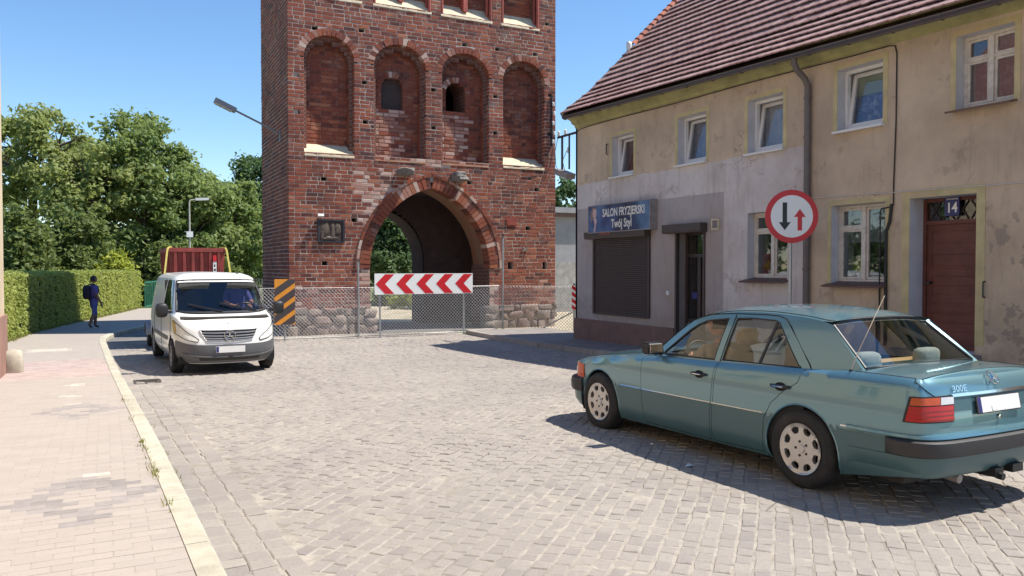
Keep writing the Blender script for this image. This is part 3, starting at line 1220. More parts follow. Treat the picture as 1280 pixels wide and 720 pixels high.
# wiring and insulators on the right-hand edge
t = thing('insulator_rack', 'row of white porcelain insulators on the right edge of the brick tower', 'insulators', (13.45, TY - .02, 5.9))
m = MB()
m.box(-.02, .02, -.05, .01, -.1, 1.6)
m.build('bracket', 'dark_steel', t)
for i, zz in enumerate((0, .28, .62, .95, 1.25)):
    m = MB()
    m.lathe([(.0, 0), (.035, .0), (.045, .03), (.03, .06), (.045, .09), (.025, .12), (0, .12)], (.02 + .04 * (i % 2), -.09, zz), n=10)
    m.build('insulator', 'porcelain', t, shade=60)
t = thing('tower_cables', 'dark cables sagging from the right edge of the brick tower', 'cables', (13.4, TY - .03, 5.2))
for i, pts in enumerate([[(.05, -.03, .8), (-.1, -.05, .3), (-.35, -.05, -.1), (-.9, -.04, -.18)], [(.1, -.03, .6), (-.02, -.05, .0), (-.3, -.05, -.6)]]):
    m = MB()
    m.tube(pts, .012, 5)
    m.build('cable', 'cable_black', t)

# framed relief plaque and a small red tile on the wall
t = thing('relief_plaque', 'dark framed relief plaque fixed to the brick tower left of the arch', 'plaque', (5.97, TY - .012, 2.47))
m = MB()
m.box(-.36, .36, -.03, 0, .03, .65)
m.build('panel', 'old_board', t)
for a, b, c_, d in ((-.40, .40, 0, .045), (-.40, .40, .635, .68), (-.40, -.352, .045, .635), (.352, .40, .045, .635)):
    m = MB()
    m.box(a, b, -.06, 0, c_, d)
    m.build('frame', 'dark_steel', t)
for i, (x, z, sx, sz) in enumerate([(-.16, .38, .10, .2), (.05, .33, .06, .24), (.2, .40, .09, .18), (-.02, .13, .2, .05), (-.25, .22, .05, .12)]):
    rock(x, -.03, z, sx, .02, sz, 'old_bronze', 'relief_figure', t, e=.8, rough=.5)
t = thing('wall_lamp', 'small white floodlight on the brick wall above the relief plaque', 'lamp', (5.62, TY - .01, 3.2))
m = MB()
m.box(-.02, .02, -.1, 0, .02, .05)
m.build('bracket', 'dark_steel', t)
m = MB()
m.obox((0.02, -.13, .05), (.085, 0, 0), (0, .05, -.02), (0, .015, .03))
m.build('housing', 'porcelain', t)
m = MB()
m.box(-.2, .2, -.02, 0, 0, .26)
m.box(-.16, .16, -.03, -.02, .04, .22)
o = m.build('red_tile', 'moulded_brick')
o.location = (11.95, TY - .012, 3.09)
tag(o, 'square red ceramic tile set in the brick wall right of the arch', 'tile')
m = MB()
for i in range(5):
    a_ = i * 1.25
    m.bar((0, -.02, .1), (.1 * math.cos(a_), -.03, .1 + .1 * math.sin(a_)), .035)
o = m.build('wall_anchor', 'fieldstone')
o.location = (12.45, TY - .01, 2.25)
tag(o, 'pale iron wall anchor on the brick right of the arch', 'wall anchor')

# ================================================================== barrier fence in front of the gate
GF = -.24
FX0, FX1, FY = 3.7, 11.03, 22.3
t = thing('chain_link_fence', 'galvanised chain link fence closing the road before the brick tower', 'fence', (6.4, FY, GF))
O = (6.4, FY, GF)
def fence_panel(p0, p1, z0, z1, name, parent, o):
    m = MB()
    p0, p1 = Vector(p0), Vector(p1)
    L = (p1 - p0).length
    H = z1 - z0
    d = (p1 - p0).normalized()
    nrm = Vector((-d.y, d.x, 0))
    step, r_ = .10, .0052
    def pt(s_, z):
        sag = .02 * math.sin(s_ * 1.3)
        return p0 + d * s_ + Vector((0, 0, z0 + z)) + nrm * sag
    def wire(a, b):
        q = (b - a).normalized()
        sx = q.cross(nrm).normalized() * r_
        sy = nrm * r_
        m.add([a + sx, a + sy, a - sx, a - sy, b + sx, b + sy, b - sx, b - sy], [(0, 1, 5, 4), (1, 2, 6, 5), (2, 3, 7, 6), (3, 0, 4, 7)])
    k = -H
    while k < L:
        s0, s1 = max(0, k), min(L, k + H)
        if s1 - s0 > .01:
            for q in range(3):
                a0, a1 = lerp(s0, s1, q / 3), lerp(s0, s1, (q + 1) / 3)
                wire(pt(a0, a0 - k), pt(a1, a1 - k))
                wire(pt(a0, H - (a0 - k)), pt(a1, H - (a1 - k)))
        k += step
    tag(m.build(name, 'galv_wire', parent, o), kind='stuff')
    for zz in (z0, z1):
        w_ = MB()
        w_.tube([p0 + Vector((0, 0, zz)), (p0 + p1) / 2 + Vector((0, 0, zz - .006)), p1 + Vector((0, 0, zz))], .004, 5)
        w_.build('tension_wire', 'galv_wire', parent, o)
fence_panel((FX0, FY, 0), (FX1, FY, 0), GF + .03, 1.17, 'wire_mesh', t, O)
fence_panel((FX1, FY, 0), (12.95, 21.2, 0), GF + .03, 1.17, 'wire_mesh', t, O)
for x, y, top in ((FX0, FY, 1.2), (6.44, FY, 1.92), (FX1, FY, 2.66), (12.95, 21.2, 1.22)):
    m = MB()
    m.tube([(x, y - .02, GF - .2), (x, y - .02, top)], .03, 10)
    p = m.build('post', 'galvanised', t, O, shade=60)
    c_ = MB()
    c_.lathe([(.033, -.02), (.034, .01), (.02, .02), (0, .02)], (x, y - .02, top), n=10)
    c_.build('post_cap', 'dark_steel', p, O)
m = MB()
m.tube([(12.92, 21.22, .35), (11.95, 21.75, GF)], .022, 8)
m.build('brace', 'galvanised', t, O, shade=60)

# red and white chevron board on two posts
t = thing('chevron_board', 'long red and white chevron barrier board on two posts before the archway', 'road sign', (8.2, 21.6, GF))
bw, bz0, bz1 = 1.495, .975 - GF, 1.565 - GF
m = MB()
m.box(-bw, bw, -.012, .012, bz0, bz1)
m.build('board', 'sign_white', t)
H = bz1 - bz0
for i in range(5):
    x = -bw + .03 + i * .6
    aw, th = .27, .27
    poly = [(x, bz0 + H / 2), (x + aw, bz1 - .02), (x + aw + th, bz1 - .02), (x + th, bz0 + H / 2), (x + aw + th, bz0 + .02), (x + aw, bz0 + .02)]
    poly = [(min(a_, bw - .012), b_) for a_, b_ in poly]
    m = MB()
    m.prism(poly, lambda a_, b_: (a_, -.0165, b_), lambda a_, b_: (a_, -.0125, b_))
    m.build('chevron', 'sign_red', t, fix=True)
for z in (bz0 + .1, bz1 - .1):
    m = MB()
    m.box(-bw + .1, bw - .1, .0125, .04, z - .02, z + .02)
    m.build('rail', 'galvanised', t)
for x in (-1.32, 1.24):
    m = MB()
    m.tube([(x, .065, -.1), (x, .065, bz1 - .03)], .025, 10)
    m.build('post', 'galvanised', t, shade=60)

def striped_board(name, label, cat, loc, rz, w_, z0, z1, base, stripe, slope, n_, post_mats, th):
    t = thing(name, label, cat, loc, rz)
    m = MB()
    m.box(-w_ / 2, w_ / 2, -.01, .01, z0, z1)
    m.build('board', base, t)
    H = z1 - z0
    for i in range(n_):
        zb = z0 - abs(slope) * w_ * .5 + (i + .2) * (H + abs(slope) * w_ * .5) / n_
        poly = [(-w_ / 2, zb - slope * w_ / 2), (w_ / 2, zb + slope * w_ / 2), (w_ / 2, zb + slope * w_ / 2 + th), (-w_ / 2, zb - slope * w_ / 2 + th)]
        def clipz(p, keep, zc):
            out = []
            for q in range(len(p)):
                a_, b_ = p[q], p[(q + 1) % len(p)]
                ia, ib = keep(a_[1]), keep(b_[1])
                if ia: out.append(a_)
                if ia != ib:
                    u = (zc - a_[1]) / (b_[1] - a_[1])
                    out.append((lerp(a_[0], b_[0], u), zc))
            return out
        poly = clipz(poly, lambda z: z >= z0 + .002, z0 + .002)
        if len(poly) > 2: poly = clipz(poly, lambda z: z <= z1 - .002, z1 - .002)
        if len(poly) > 2:
            m = MB()
            m.prism(poly, lambda a_, b_: (a_ * .995, -.0145, b_), lambda a_, b_: (a_ * .995, -.0105, b_))
            m.build('stripe', stripe, t, fix=True)
    m = MB()
    m.tube([(0, .035, -.1), (0, .035, z1 - .03)], .024, 8)
    m.build('post', 'galvanised', t, shade=60)
    return t
striped_board('hazard_board', 'upright orange and black striped hazard board at the fence end beside the van', 'road sign', (4.30, 21.85, GF), rad(-3), .535, .20 - GF, 1.42 - GF, 'sign_orange', 'sign_dark', .72, 4, 'galvanised', .21)
striped_board('marker_board', 'narrow red and white striped marker board on a post by the shop corner', 'road sign', (12.90, 21.05, GF), rad(-22), .20, .44 - GF, 1.18 - GF, 'sign_white', 'sign_red', -.7, 4, 'galvanised', .11)

# ================================================================== the two-storey house
n = N('facade')
pos = n.coords(False)
sep = n.n('SeparateXYZ', Vector=pos)
Y_, Z_ = sep.outputs[1], sep.outputs[2]
wob = n.math('MULTIPLY', n.math('SUBTRACT', n.noise(pos, 2.5, 4), .5), .10)
def step_gt(v, th, soft=.02):
    return n.math('DIVIDE', n.math('SUBTRACT', v, th), soft, clamp=True)
Yw, Zw = n.math('ADD', Y_, wob), n.math('ADD', Z_, wob)
beige = n.mix(n.gray(n.noise(pos, .9, 5, .6), .36, .64), (.50, .385, .27), (.66, .515, .37))
grey = n.mix(n.gray(n.noise(pos, 1.1, 5, .6), .36, .64), (.58, .525, .505), (.69, .63, .60))
dgrey = n.mix(n.gray(n.noise(pos, 1.3, 4), .4, .6), (.39, .35, .345), (.43, .39, .38))
in_grey = n.math('MULTIPLY', step_gt(Yw, 10.18), n.math('SUBTRACT', 1.0, step_gt(Zw, 3.86)))
in_dg = n.math('MULTIPLY', step_gt(Y_, 12.30, .01), n.math('SUBTRACT', 1.0, step_gt(Z_, 3.235, .01)))
c = n.mix(in_dg, n.mix(in_grey, beige, grey), dgrey)
low = n.math('SUBTRACT', 1.0, n.math('DIVIDE', n.math('SUBTRACT', Z_, .35), 1.1, clamp=True))
stain = n.math('MULTIPLY', n.math('MULTIPLY', low, n.gray(n.noise(pos, 2.2, 6, .7), .36, .62)), .6, clamp=True)
c = n.mix(stain, c, (.24, .185, .15))
# patches where old plaster came away
pat = n.math('MULTIPLY', n.gray(n.noise(pos, 1.7, 6, .68), .60, .66), n.math('SUBTRACT', 1.0, in_dg))
c = n.mix(n.math('MULTIPLY', pat, .45, clamp=True), c, (.30, .225, .165))
vs_ = n.n('Mapping', Vector=pos)
vs_.inputs['Scale'].default_value = (1, 5, .55)
c = n.mix(n.math('MULTIPLY', n.gray(n.noise(vs_.outputs[0], 1.5, 5, .7), .54, .72), .40), c, (.25, .20, .165))
c = n.mix(n.math('MULTIPLY', n.gray(n.noise(pos, 45, 3, .6), .5, .75), .2), c, (.25, .20, .16))
crk = n.math('ABSOLUTE', n.math('SUBTRACT', n.noise(pos, .8, 4, .55), .5))
crm = n.math('MULTIPLY', n.math('SUBTRACT', 1.0, n.math('DIVIDE', crk, .0035, clamp=True)), n.gray(n.noise(pos, .45, 2), .50, .60))
c = n.mix(n.math('MULTIPLY', crm, .75, clamp=True), c, (.12, .09, .075))
right = n.math('MULTIPLY', n.math('SUBTRACT', 1.0, step_gt(Y_, 7.1, .05)), n.math('SUBTRACT', 1.0, step_gt(Z_, 2.3, .6)))
flk = n.math('MULTIPLY', n.gray(n.noise(pos, 3.2, 5, .6), .55, .57), right)
c = n.mix(n.math('MULTIPLY', flk, .65, clamp=True), c, (.27, .215, .18))
c = n.mix(n.math('MULTIPLY', n.gray(n.noise(pos, .38, 5, .7), .45, .66), .5), c, (.34, .25, .18))
n.princ(c, .93, 0, n.bump(n.math('ADD', n.noise(pos, 60, 4, .7), n.math('MULTIPLY', n.noise(pos, 3, 4), 2.0)), .35, .012))
simple('plinth_brown', (.20, .125, .105), .9, .2, 3, bump=.5, bscale=50, dirt=((.12, .085, .075), .6, 2))
simple('surround_paint', (.54, .45, .24), .9, .2, 4, bump=.3, bscale=60, dirt=((.52, .385, .24), .9, 1.6))
simple('cornice_paint', (.40, .37, .17), .88, .22, 2.5, bump=.3, bscale=50, dirt=((.20, .17, .10), .55, 2.2))
simple('reveal_paint', (.60, .585, .60), .85, .1, 4, bump=.2, bscale=60)
simple('frame_white', (.74, .72, .69), .45, .05, 6)
simple('frame_old', (.66, .60, .52), .6, .12, 14, dirt=((.35, .29, .22), .5, 9))
simple('sill_brown', (.14, .075, .06), .55, .2, 6)
simple('gutter', (.155, .13, .12), .6, .2, 5, dirt=((.10, .085, .07), .5, 4))
simple('shutter_brown', (.072, .052, .045), .55, .08, 4)
simple('door_brown', (.155, .048, .032), .6, .22, 5, bump=.2, bscale=40, dirt=((.09, .035, .028), .5, 3))
simple('door_dark', (.055, .036, .032), .5, .15, 6)
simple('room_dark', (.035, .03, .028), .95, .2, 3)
simple('curtain_white', (.52, .50, .52), .9, .14, 18, dirt=((.33, .31, .36), .5, 7))
simple('curtain_blue', (.16, .20, .40), .9, .2, 5, dirt=((.62, .62, .70), .9, 9))
simple('blind_green', (.36, .40, .28), .85, .08, 5)
simple('curtain_red', (.27, .105, .095), .9, .2, 6, dirt=((.5, .40, .38), .6, 11))
simple('curtain_lilac', (.30, .29, .36), .9, .18, 9, dirt=((.55, .53, .58), .5, 14))
simple('pot_white', (.7, .68, .64), .5)
simple('sign_blue', (.028, .028, .15), .4, .1, 4)
simple('bracket_metal', (.33, .29, .27), .6, .2, 8, metal=.3)
n = N('sign_print')
pos = n.coords(False)
sep = n.n('SeparateXYZ', Vector=pos)
gy = n.math('ADD', n.math('MULTIPLY', sep.outputs[1], .5), n.math('MULTIPLY', n.noise(pos, 1.1, 2), 1.4))
c = n.ramp(n.math('FRACT', gy), [(0, (.10, .19, .34)), (.28, (.030, .045, .115)), (.55, (.020, .022, .060)), (.78, (.055, .085, .20)), (1, (.10, .19, .34))])
n.princ(c, .3, 0, None)
# window glass: clear with mirror reflection
def glass(name, tint, refl=.10, rough=.02):
    n = N(name)
    tr = n.n('BsdfTransparent')
    n.set(tr.inputs[0], tint)
    gl = n.n('BsdfGlossy')
    gl.inputs['Roughness'].default_value = rough
    n.set(gl.inputs[0], (.95, .97, 1.0))
    lw = n.n('LayerWeight')
    f = n.math('ADD', n.math('MULTIPLY', n.math('POWER', lw.outputs['Facing'], 5.0), .9), refl, clamp=True)
    mx = n.n('MixShader')
    n.set(mx.inputs[0], f)
    n.t.links.new(tr.outputs[0], mx.inputs[1])
    n.t.links.new(gl.outputs[0], mx.inputs[2])
    n.t.links.new(mx.outputs[0], n.out.inputs[0])
glass('pane_glass', (.86, .88, .88), .07)
glass('car_glass', (.80, .82, .78), .095)
glass('van_glass', (.62, .66, .68), .07)

n = N('roof_tile')
pos = n.coords(False)
c = n.ramp(n.rnd(), [(0, (.23, .118, .105)), (.35, (.30, .165, .148)), (.75, (.35, .205, .183)), (1, (.41, .26, .235))])
c = n.mix(n.math('MULTIPLY', n.gray(n.noise(pos, .8, 4), .45, .62), .4), c, (.345, .235, .215))
c = n.mix(n.math('MULTIPLY', n.gray(n.noise(pos, 28, 4, .7), .52, .72), .4), c, (.085, .055, .05))
n.princ(c, .85, 0, n.bump(n.noise(pos, 60, 3), .4, .01))
simple('verge_tile', (.42, .14, .085), .8, .2, 6, piece=.2)

FX = 11.0
house = thing('corner_house', 'two storey plastered corner house with brown tiled roof and a shop', 'house', (13.0, 10.0, 0))
HO = (13.0, 10.0, 0)
OPEN = {'w1': (15.36, 16.24, 3.90, 4.89), 'w2': (12.84, 13.75, 3.90, 4.93), 'w3': (10.76, 11.65, 3.88, 4.91), 'w4': (8.67, 9.55, 3.99, 5.03), 'w5': (6.62, 7.45, 3.99, 5.05), 'w6': (4.4, 5.3, 3.99, 5.05),
        'sh': (14.72, 17.0, .60, 2.43), 'sd': (12.84, 13.80, .02, 2.48), 'g1': (10.63, 11.64, 1.49, 2.77), 'g2': (8.60, 9.65, 1.45, 2.77), 'd': (7.12, 8.17, .50, 2.78), 'g3': (4.6, 5.6, 1.45, 2.77)}
HY0, HY1 = .6, 17.92
RE = HY1 - .12          # end of the eaves
def wall_holes(y0, y1, z0, z1, holes, fn):
    ys = sorted({y0, y1} | {a for h in holes for a in h[:2]})
    zs = sorted({z0, z1} | {a for h in holes for a in h[2:]})
    m = MB()
    for a, b in zip(ys, ys[1:]):
        for c_, d in zip(zs, zs[1:]):
            ym, zm = (a + b) / 2, (c_ + d) / 2
            if any(h[0] < ym < h[1] and h[2] < zm < h[3] for h in holes):
                continue
            m.quad(fn(a, c_), fn(a, d), fn(b, d), fn(b, c_))
    return m
m = wall_holes(HY0, HY1, -.4, 5.37, list(OPEN.values()), lambda y, z: (FX, y, z))
m.build('facade', 'facade', house, HO)
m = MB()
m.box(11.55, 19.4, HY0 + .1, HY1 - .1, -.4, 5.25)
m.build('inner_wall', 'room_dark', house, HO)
m = MB()
m.prism([(FX, -.4), (FX, 5.37), (11.1, 5.45), (15.05, 9.30), (19.6, 4.9), (19.6, -.4)], lambda x, z: (x, HY1, z), lambda x, z: (x, HY1 - .08, z))
m.prism([(FX, -.4), (FX, 5.37), (11.1, 5.45), (15.05, 9.30), (19.6, 4.9), (19.6, -.4)], lambda x, z: (x, HY0 + .08, z), lambda x, z: (x, HY0, z))
m.box(19.5, 19.6, HY0 + .08, HY1 - .08, -.4, 4.9)
m.build('gable_wall', 'facade', house, HO, fix=True)
DEPTH = {'d': .33, 'sd': .25, 'sh': .06}
for k, (y0, y1, z0, z1) in OPEN.items():
    d = DEPTH.get(k, .20)
    m = MB()
    xb = FX + (.55 if k not in ('sh',) else .06)
    m.quad((FX, y0, z0), (FX, y0, z1), (xb, y0, z1), (xb, y0, z0))
    m.quad((FX, y1, z1), (FX, y1, z0), (xb, y1, z0), (xb, y1, z1))
    m.quad((FX, y0, z1), (FX, y1, z1), (xb, y1, z1), (xb, y0, z1))
    m.quad((FX, y1, z0), (FX, y0, z0), (xb, y0, z0), (xb, y1, z0))
    m.build('reveal', 'reveal_paint' if k not in ('sd', 'sh') else 'facade', house, HO)
# plinth under the shop
m = MB()
m.box(FX - .035, FX + .01, 13.83, HY1 + .03, -.4, .415)
m.box(FX - .035, FX + .01, 12.3, 12.81, -.4, .415)
m.box(FX - .03, 12.0, HY1, HY1 + .03, -.4, .41)
m.build('plinth', 'plinth_brown', house, HO)
m = MB()
m.box(FX - .02, FX + .01, HY0, 7.08, -.4, .62)
m.box(FX - .02, FX + .01, 8.2, 12.29, -.4, .55)
m.build('plinth', 'facade', house, HO)
m = MB()
m.box(FX - .34, FX + .3, 7.0, 8.3, -.1, .49)
m.box(FX - .64, FX - .341, 6.9, 8.4, -.1, .30)
m.build('door_step', 'concrete_walk', house, HO)
m = MB()
m.box(FX - .15, FX + .25, 12.8, 13.84, -.3, .015)
m.build('door_step', 'concrete_walk', house, HO)

def bars(m, y0, y1, z0, z1, w_, x0, x1, fn=None):
    """rectangular frame of four bars"""
    for a, b, c_, d in ((y0, y1, z0, z0 + w_), (y0, y1, z1 - w_, z1), (y0, y0 + w_, z0 + w_, z1 - w_), (y1 - w_, y1, z0 + w_, z1 - w_)):
        m.box(x0, x1, a, b, c_, d)

def surround(y0, y1, z0, z1, w_, sides='LRT'):
    m = MB()
    if 'T' in sides: m.box(FX - .006, FX + .002, y0 - w_, y1 + w_, z1 + .002, z1 + w_)
    if 'L' in sides: m.box(FX - .006, FX + .002, y1 + .002, y1 + w_, z0, z1)
    if 'R' in sides: m.box(FX - .006, FX + .002, y0 - w_, y0 - .002, z0, z1)
    m.build('painted_surround', 'surround_paint', house, HO)

def curtain(parent, y0, y1, z0, z1, x, mat, waves=7, amp=.02):
    m = MB()
    ys = [lerp(y0, y1, i / 40) for i in range(41)]
    m.grid(lambda y, z: (x + amp * math.sin((y - y0) / (y1 - y0) * waves * 2 * PI) , y, z), ys, [z0, z1])
    m.build('curtain', mat, parent, HO, shade=180)

def tilted_window(k, cur, extra=None):
    y0, y1, z0, z1 = OPEN[k]
    x = FX + .17
    m = MB()
    bars(m, y0 + .005, y1 - .005, z0 + .03, z1 - .005, .055, x, x + .07)
    wn = m.build('window', 'frame_white', house, HO)
    a = rad(9)
    s0, s1, t0, t1 = y0 + .055, y1 - .055, z0 + .075, z1 - .045
    def rot(px, py, pz):
        dz = pz - t0
        return (px + math.sin(a) * dz, py, t0 + math.cos(a) * dz)
    m = MB()
    bars(m, s0, s1, t0, t1, .065, x + .005, x + .06)
    m.v = [rot(*p) for p in m.v]
    m.build('sash', 'frame_white', wn, HO)
    m = MB()
    m.box(x + .03, x + .036, s0 + .06, s1 - .06, t0 + .06, t1 - .06)
    m.v = [rot(*p) for p in m.v]
    m.build('pane', 'pane_glass', wn, HO)
    m = MB()
    m.box(FX - .09, x, y0 - .05, y1 + .04, z0 - .025, z0 + .012)
    m.build('sill', 'frame_white', wn, HO)
    curtain(wn, y0 + .02, y1 - .02, z0 + .05, z1, FX + .42, cur)
    if extra: extra(wn, y0, y1, z0, z1)
    surround(y0, y1, z0, z1, .09)
tilted_window('w1', 'curtain_red')
tilted_window('w2', 'curtain_lilac')
tilted_window('w3', 'curtain_white')
def blind(wn, y0, y1, z0, z1):
    m = MB()
    m.box(FX + .385, FX + .39, y0 + .03, y1 - .03, z1 - .42, z1)
    m.build('blind', 'blind_green', wn, HO)
tilted_window('w4', 'curtain_blue', blind)

def casement(k, cur, transoms, mat='frame_old', sill='sill_brown', plant=False, sur=True):
    y0, y1, z0, z1 = OPEN[k]
    x = FX + .17
    m = MB()
    bars(m, y0 + .004, y1 - .004, z0 + .03, z1 - .004, .05, x, x + .08)
    ym = (y0 + y1) / 2
    m.box(x - .02, x + .075, ym - .035, ym + .035, z0 + .08, z1 - .055)
    wn = m.build('window', mat, house, HO)
    for i, (a, b) in enumerate(((ym + .036, y1 - .055), (y0 + .055, ym - .036))):
        zt = transoms[i]
        spans = [(z0 + .085, z1 - .058)] if zt is None else [(z0 + .085, zt - .02), (zt + .02, z1 - .058)]
        if zt is not None:
            m = MB()
            m.box(x - .012, x + .06, a, b, zt - .019, zt + .019)
            m.build('transom', mat, wn, HO)
        for c_, d in spans:
            m = MB()
            bars(m, a, b, c_, d, .035, x + .008, x + .05)
            s_ = m.build('sash', mat, wn, HO)
            m = MB()
            m.box(x + .028, x + .033, a + .03, b - .03, c_ + .03, d - .03)
            m.build('pane', 'pane_glass', wn, HO)
    m = MB()
    m.obox((FX - .0, (y0 + y1) / 2, z0 + .0), (.18, 0, .035), (0, (y1 - y0) / 2 + .05, 0), (-.003, 0, .014))
    m.build('sill', sill, wn, HO)
    if cur:
        curtain(wn, y0 + .02, y1 - .02, *cur[1:3], FX + .42, cur[0], 9, .015)
    if plant:
        m = MB()
        py = ym + .2
        m.lathe([(.05, 0), (.075, .12), (.08, .13)], (FX + .34, py, z0 + .06), n=12, cap=True)
        pt = m.build('plant_pot', 'pot_white', wn, HO, shade=50)
        l_ = MB()
        for q in range(120):
            a, e = R.uniform(0, 2 * PI), R.uniform(.1, 1.2)
            r_ = R.uniform(.05, .17)
            c_ = Vector((FX + .34 + r_ * math.cos(a) * math.cos(e) * .6, py + r_ * 1.3 * math.sin(a) * math.cos(e), z0 + .20 + r_ * math.sin(e)))
            u = Vector((R.uniform(-1, 1), R.uniform(-1, 1), R.uniform(-1, 1))).normalized() * .035
            v = u.cross(Vector((R.uniform(-1, 1), R.uniform(-1, 1), R.uniform(-1, 1)))).normalized() * .025
            l_.add([c_ - u - v, c_ + u - v, c_ + u + v, c_ - u + v], [(0, 1, 2, 3)])
        l_.build('plant_leaves', 'leaf_lime', wn, HO)
    if sur: surround(y0, y1, z0, z1, .085)
casement('w5', ('curtain_red', 4.02, 5.03), (4.70, 4.70))
casement('w6', ('curtain_red', 4.02, 5.03), (4.70, 4.70))
casement('g1', ('curtain_lilac', 2.35, 2.7), (2.42, None), plant=True, sur=False)
casement('g2', ('curtain_lilac', 2.15, 2.75), (2.38, None), plant=True)
casement('g3', ('curtain_white', 1.5, 2.75), (2.38, None))

# front door with number plate
y0, y1, z0, z1 = OPEN['d']
surround(y0, y1, z0 + .1, z1, .13)
x = FX + .33
m = MB()
bars(m, y0 + .004, y1 - .004, z0, z1 - .004, .05, x - .02, x + .06)
m.box(x - .025, x + .055, y0 + .055, y1 - .055, 2.38, 2.44)
dr_ = m.build('front_door', 'door_brown', house, HO)
m = MB()
m.box(x + .012, x + .05, y0 + .055, y1 - .055, z0 + .03, 2.378)
m.build('leaf', 'door_brown', dr_, HO)
for a, b in ((.60, 1.06), (1.16, 1.62), (1.72, 2.30)):
    m = MB()
    bars(m, y0 + .13, y1 - .13, a, b, .02, x + .0, x + .0119)
    m.build('panel_moulding', 'door_brown', dr_, HO)
    for q in range(3):
        m = MB()
        za = a + .03 + q * (b - a - .06) / 3
        m.box(x + .002, x + .0119, y0 + .155, y1 - .155, za + .006, za + (b - a - .06) / 3 - .006)
        m.build('plank', 'door_brown', dr_, HO)
m = MB()
m.box(x + .02, x + .025, y0 + .055, y1 - .055, 2.441, z1 - .055)
m.build('pane', 'pane_glass', dr_, HO)
m = MB()
for q in range(4):
    ya = y0 + .12 + q * .22
    m.bar((x + .01, ya, 2.45), (x + .01, ya + .18, z1 - .06), .015)
    m.bar((x + .01, ya + .18, 2.45), (x + .01, ya, z1 - .06), .015)
m.build('lattice', 'door_dark', dr_, HO)
m = MB()
m.box(x - .07, x - .02, y1 - .17, y1 - .15, 1.48, 1.52)
m.box(x - .07, x - .055, y1 - .17, y1 - .06, 1.48, 1.505)
m.build('handle', 'dark_steel', dr_, HO)
xp = FX + .292
t = thing('house_number_plate', 'blue enamel house number plate reading 14 above the brown front door', 'number plate', (xp, 7.68, 2.50))
m = MB()
m.box(-.012, .012, -.115, .115, 0, .285)
m.build('plate', 'sign_blue', t)
FACE = lambda o: frame_mat(o, (0, -1, 0), (0, 0, 1), (-1, 0, 0))
text_mesh('14', .21, 'sign_white', 'digits', t, FACE((-.0135, 0, .115)), xscale=.85, offset=.004)
for i in range(9):                      # lettering too small to read
    m = MB()
    y_ = .088 - i * .021
    m.box(-.0135, -.0122, y_ - .014, y_, .238 + .004 * (i % 2), .262)
    m.build('small_letter', 'cable_white', t)

# shop: roller shutter, light box, glazed door
y0, y1, z0, z1 = OPEN['sh']
m = MB()
zz = z0
while zz < 2.40:
    m.prism([(FX - .012, zz + .003), (FX - .02, zz + .012), (FX - .02, zz + .034), (FX - .012, zz + .043), (FX + .02, zz + .043), (FX + .02, zz + .003)], lambda a, b: (a, y0 + .03, b), lambda a, b: (a, y1 - .03, b))
    zz += .046
o = m.build('shutter_slats', 'shutter_brown', house, HO, fix=True)
tag(o, kind='stuff')
for a in (y0 - .03, y1 - .029):
    m = MB()
    m.box(FX - .05, FX + .01, a, a + .059, z0 - .02, 2.43)
    m.build('shutter_rail', 'shutter_brown', house, HO)
m = MB()
m.box(FX - .05, FX + .01, y0 + .03, y1 - .03, z0 - .03, z0 + .002)
m.build('shutter_rail', 'shutter_brown', house, HO)
m = MB()
m.prism([(FX - .17, 2.44), (FX - .19, 2.50), (FX - .19, 2.61), (FX + .0, 2.61), (FX + .0, 2.44)], lambda a, b: (a, y0 - .04, b), lambda a, b: (a, y1 + .22, b))
bx = m.build('shutter_box', 'shutter_brown', house, HO, fix=True)
for i in range(6):                      # faded red lettering, unreadable
    m = MB()
    y_ = 16.5 - i * .075
    m.box(FX - .1925, FX - .1902, y_ - .05, y_, 2.525, 2.575 + .008 * (i % 2))
    m.build('faded_letter', 'moulded_brick', bx, HO)
t = thing('shop_sign', 'blue light box sign of the hairdressing salon over the brown shutter', 'shop sign', (10.80, 15.72, 2.62))
sy = 1.275
m = MB()
m.box(.012, .2, -sy, sy, -.04, .64)
m.build('housing', 'bracket_metal', t)
m = MB()
m.box(0, .0119, -sy + .02, sy - .02, -.02, .62)
m.build('printed_face', 'sign_print', t)
m = MB()
bars(m, -sy, sy, -.04, .64, .02, -.008, .0119)
m.build('rim', 'bracket_metal', t)
simple('print_pink', (.60, .42, .40), .4, .15, 6)
simple('print_hair', (.36, .22, .13), .4, .2, 20)
simple('print_cream', (.78, .74, .66), .4, .04, 6)
def flat(poly, name, mat, parent, x0=-.003, x1=-.0005):
    m = MB()
    m.prism(poly, lambda a, b: (x0, -a, b), lambda a, b: (x1, -a, b))
    m.build(name, mat, parent, fix=True)
fx = -.98
flat([(fx - .05, 0), (fx + .03, 0), (fx + .06, .16), (fx + .10, .26), (fx + .06, .33), (fx - .03, .36), (fx - .06, .30), (fx - .02, .24), (fx - .0, .14)], 'printed_arm', 'print_pink', t)
flat([(fx - .08, .36), (fx + .05, .345), (fx + .085, .42), (fx + .075, .52), (fx + .02, .57), (fx - .05, .55), (fx - .09, .47)], 'printed_face_shape', 'print_pink', t)
flat([(fx - .13, .20), (fx - .09, .34), (fx - .10, .48), (fx - .05, .56), (fx + .03, .58), (fx + .06, .55), (fx - .02, .59), (fx - .09, .585), (fx - .15, .48), (fx - .16, .32)], 'printed_hair', 'print_hair', t, -.0045, -.0031)
text_mesh('SALON FRYZJERSKI', .27, 'print_cream', 'lettering', t, FACE((-.002, -.22, .42)), xscale=.74, offset=.006)
text_mesh('Twój Styl', .28, 'print_cream', 'lettering', t, FACE((-.002, -.16, .15)), xscale=.78, offset=.006)
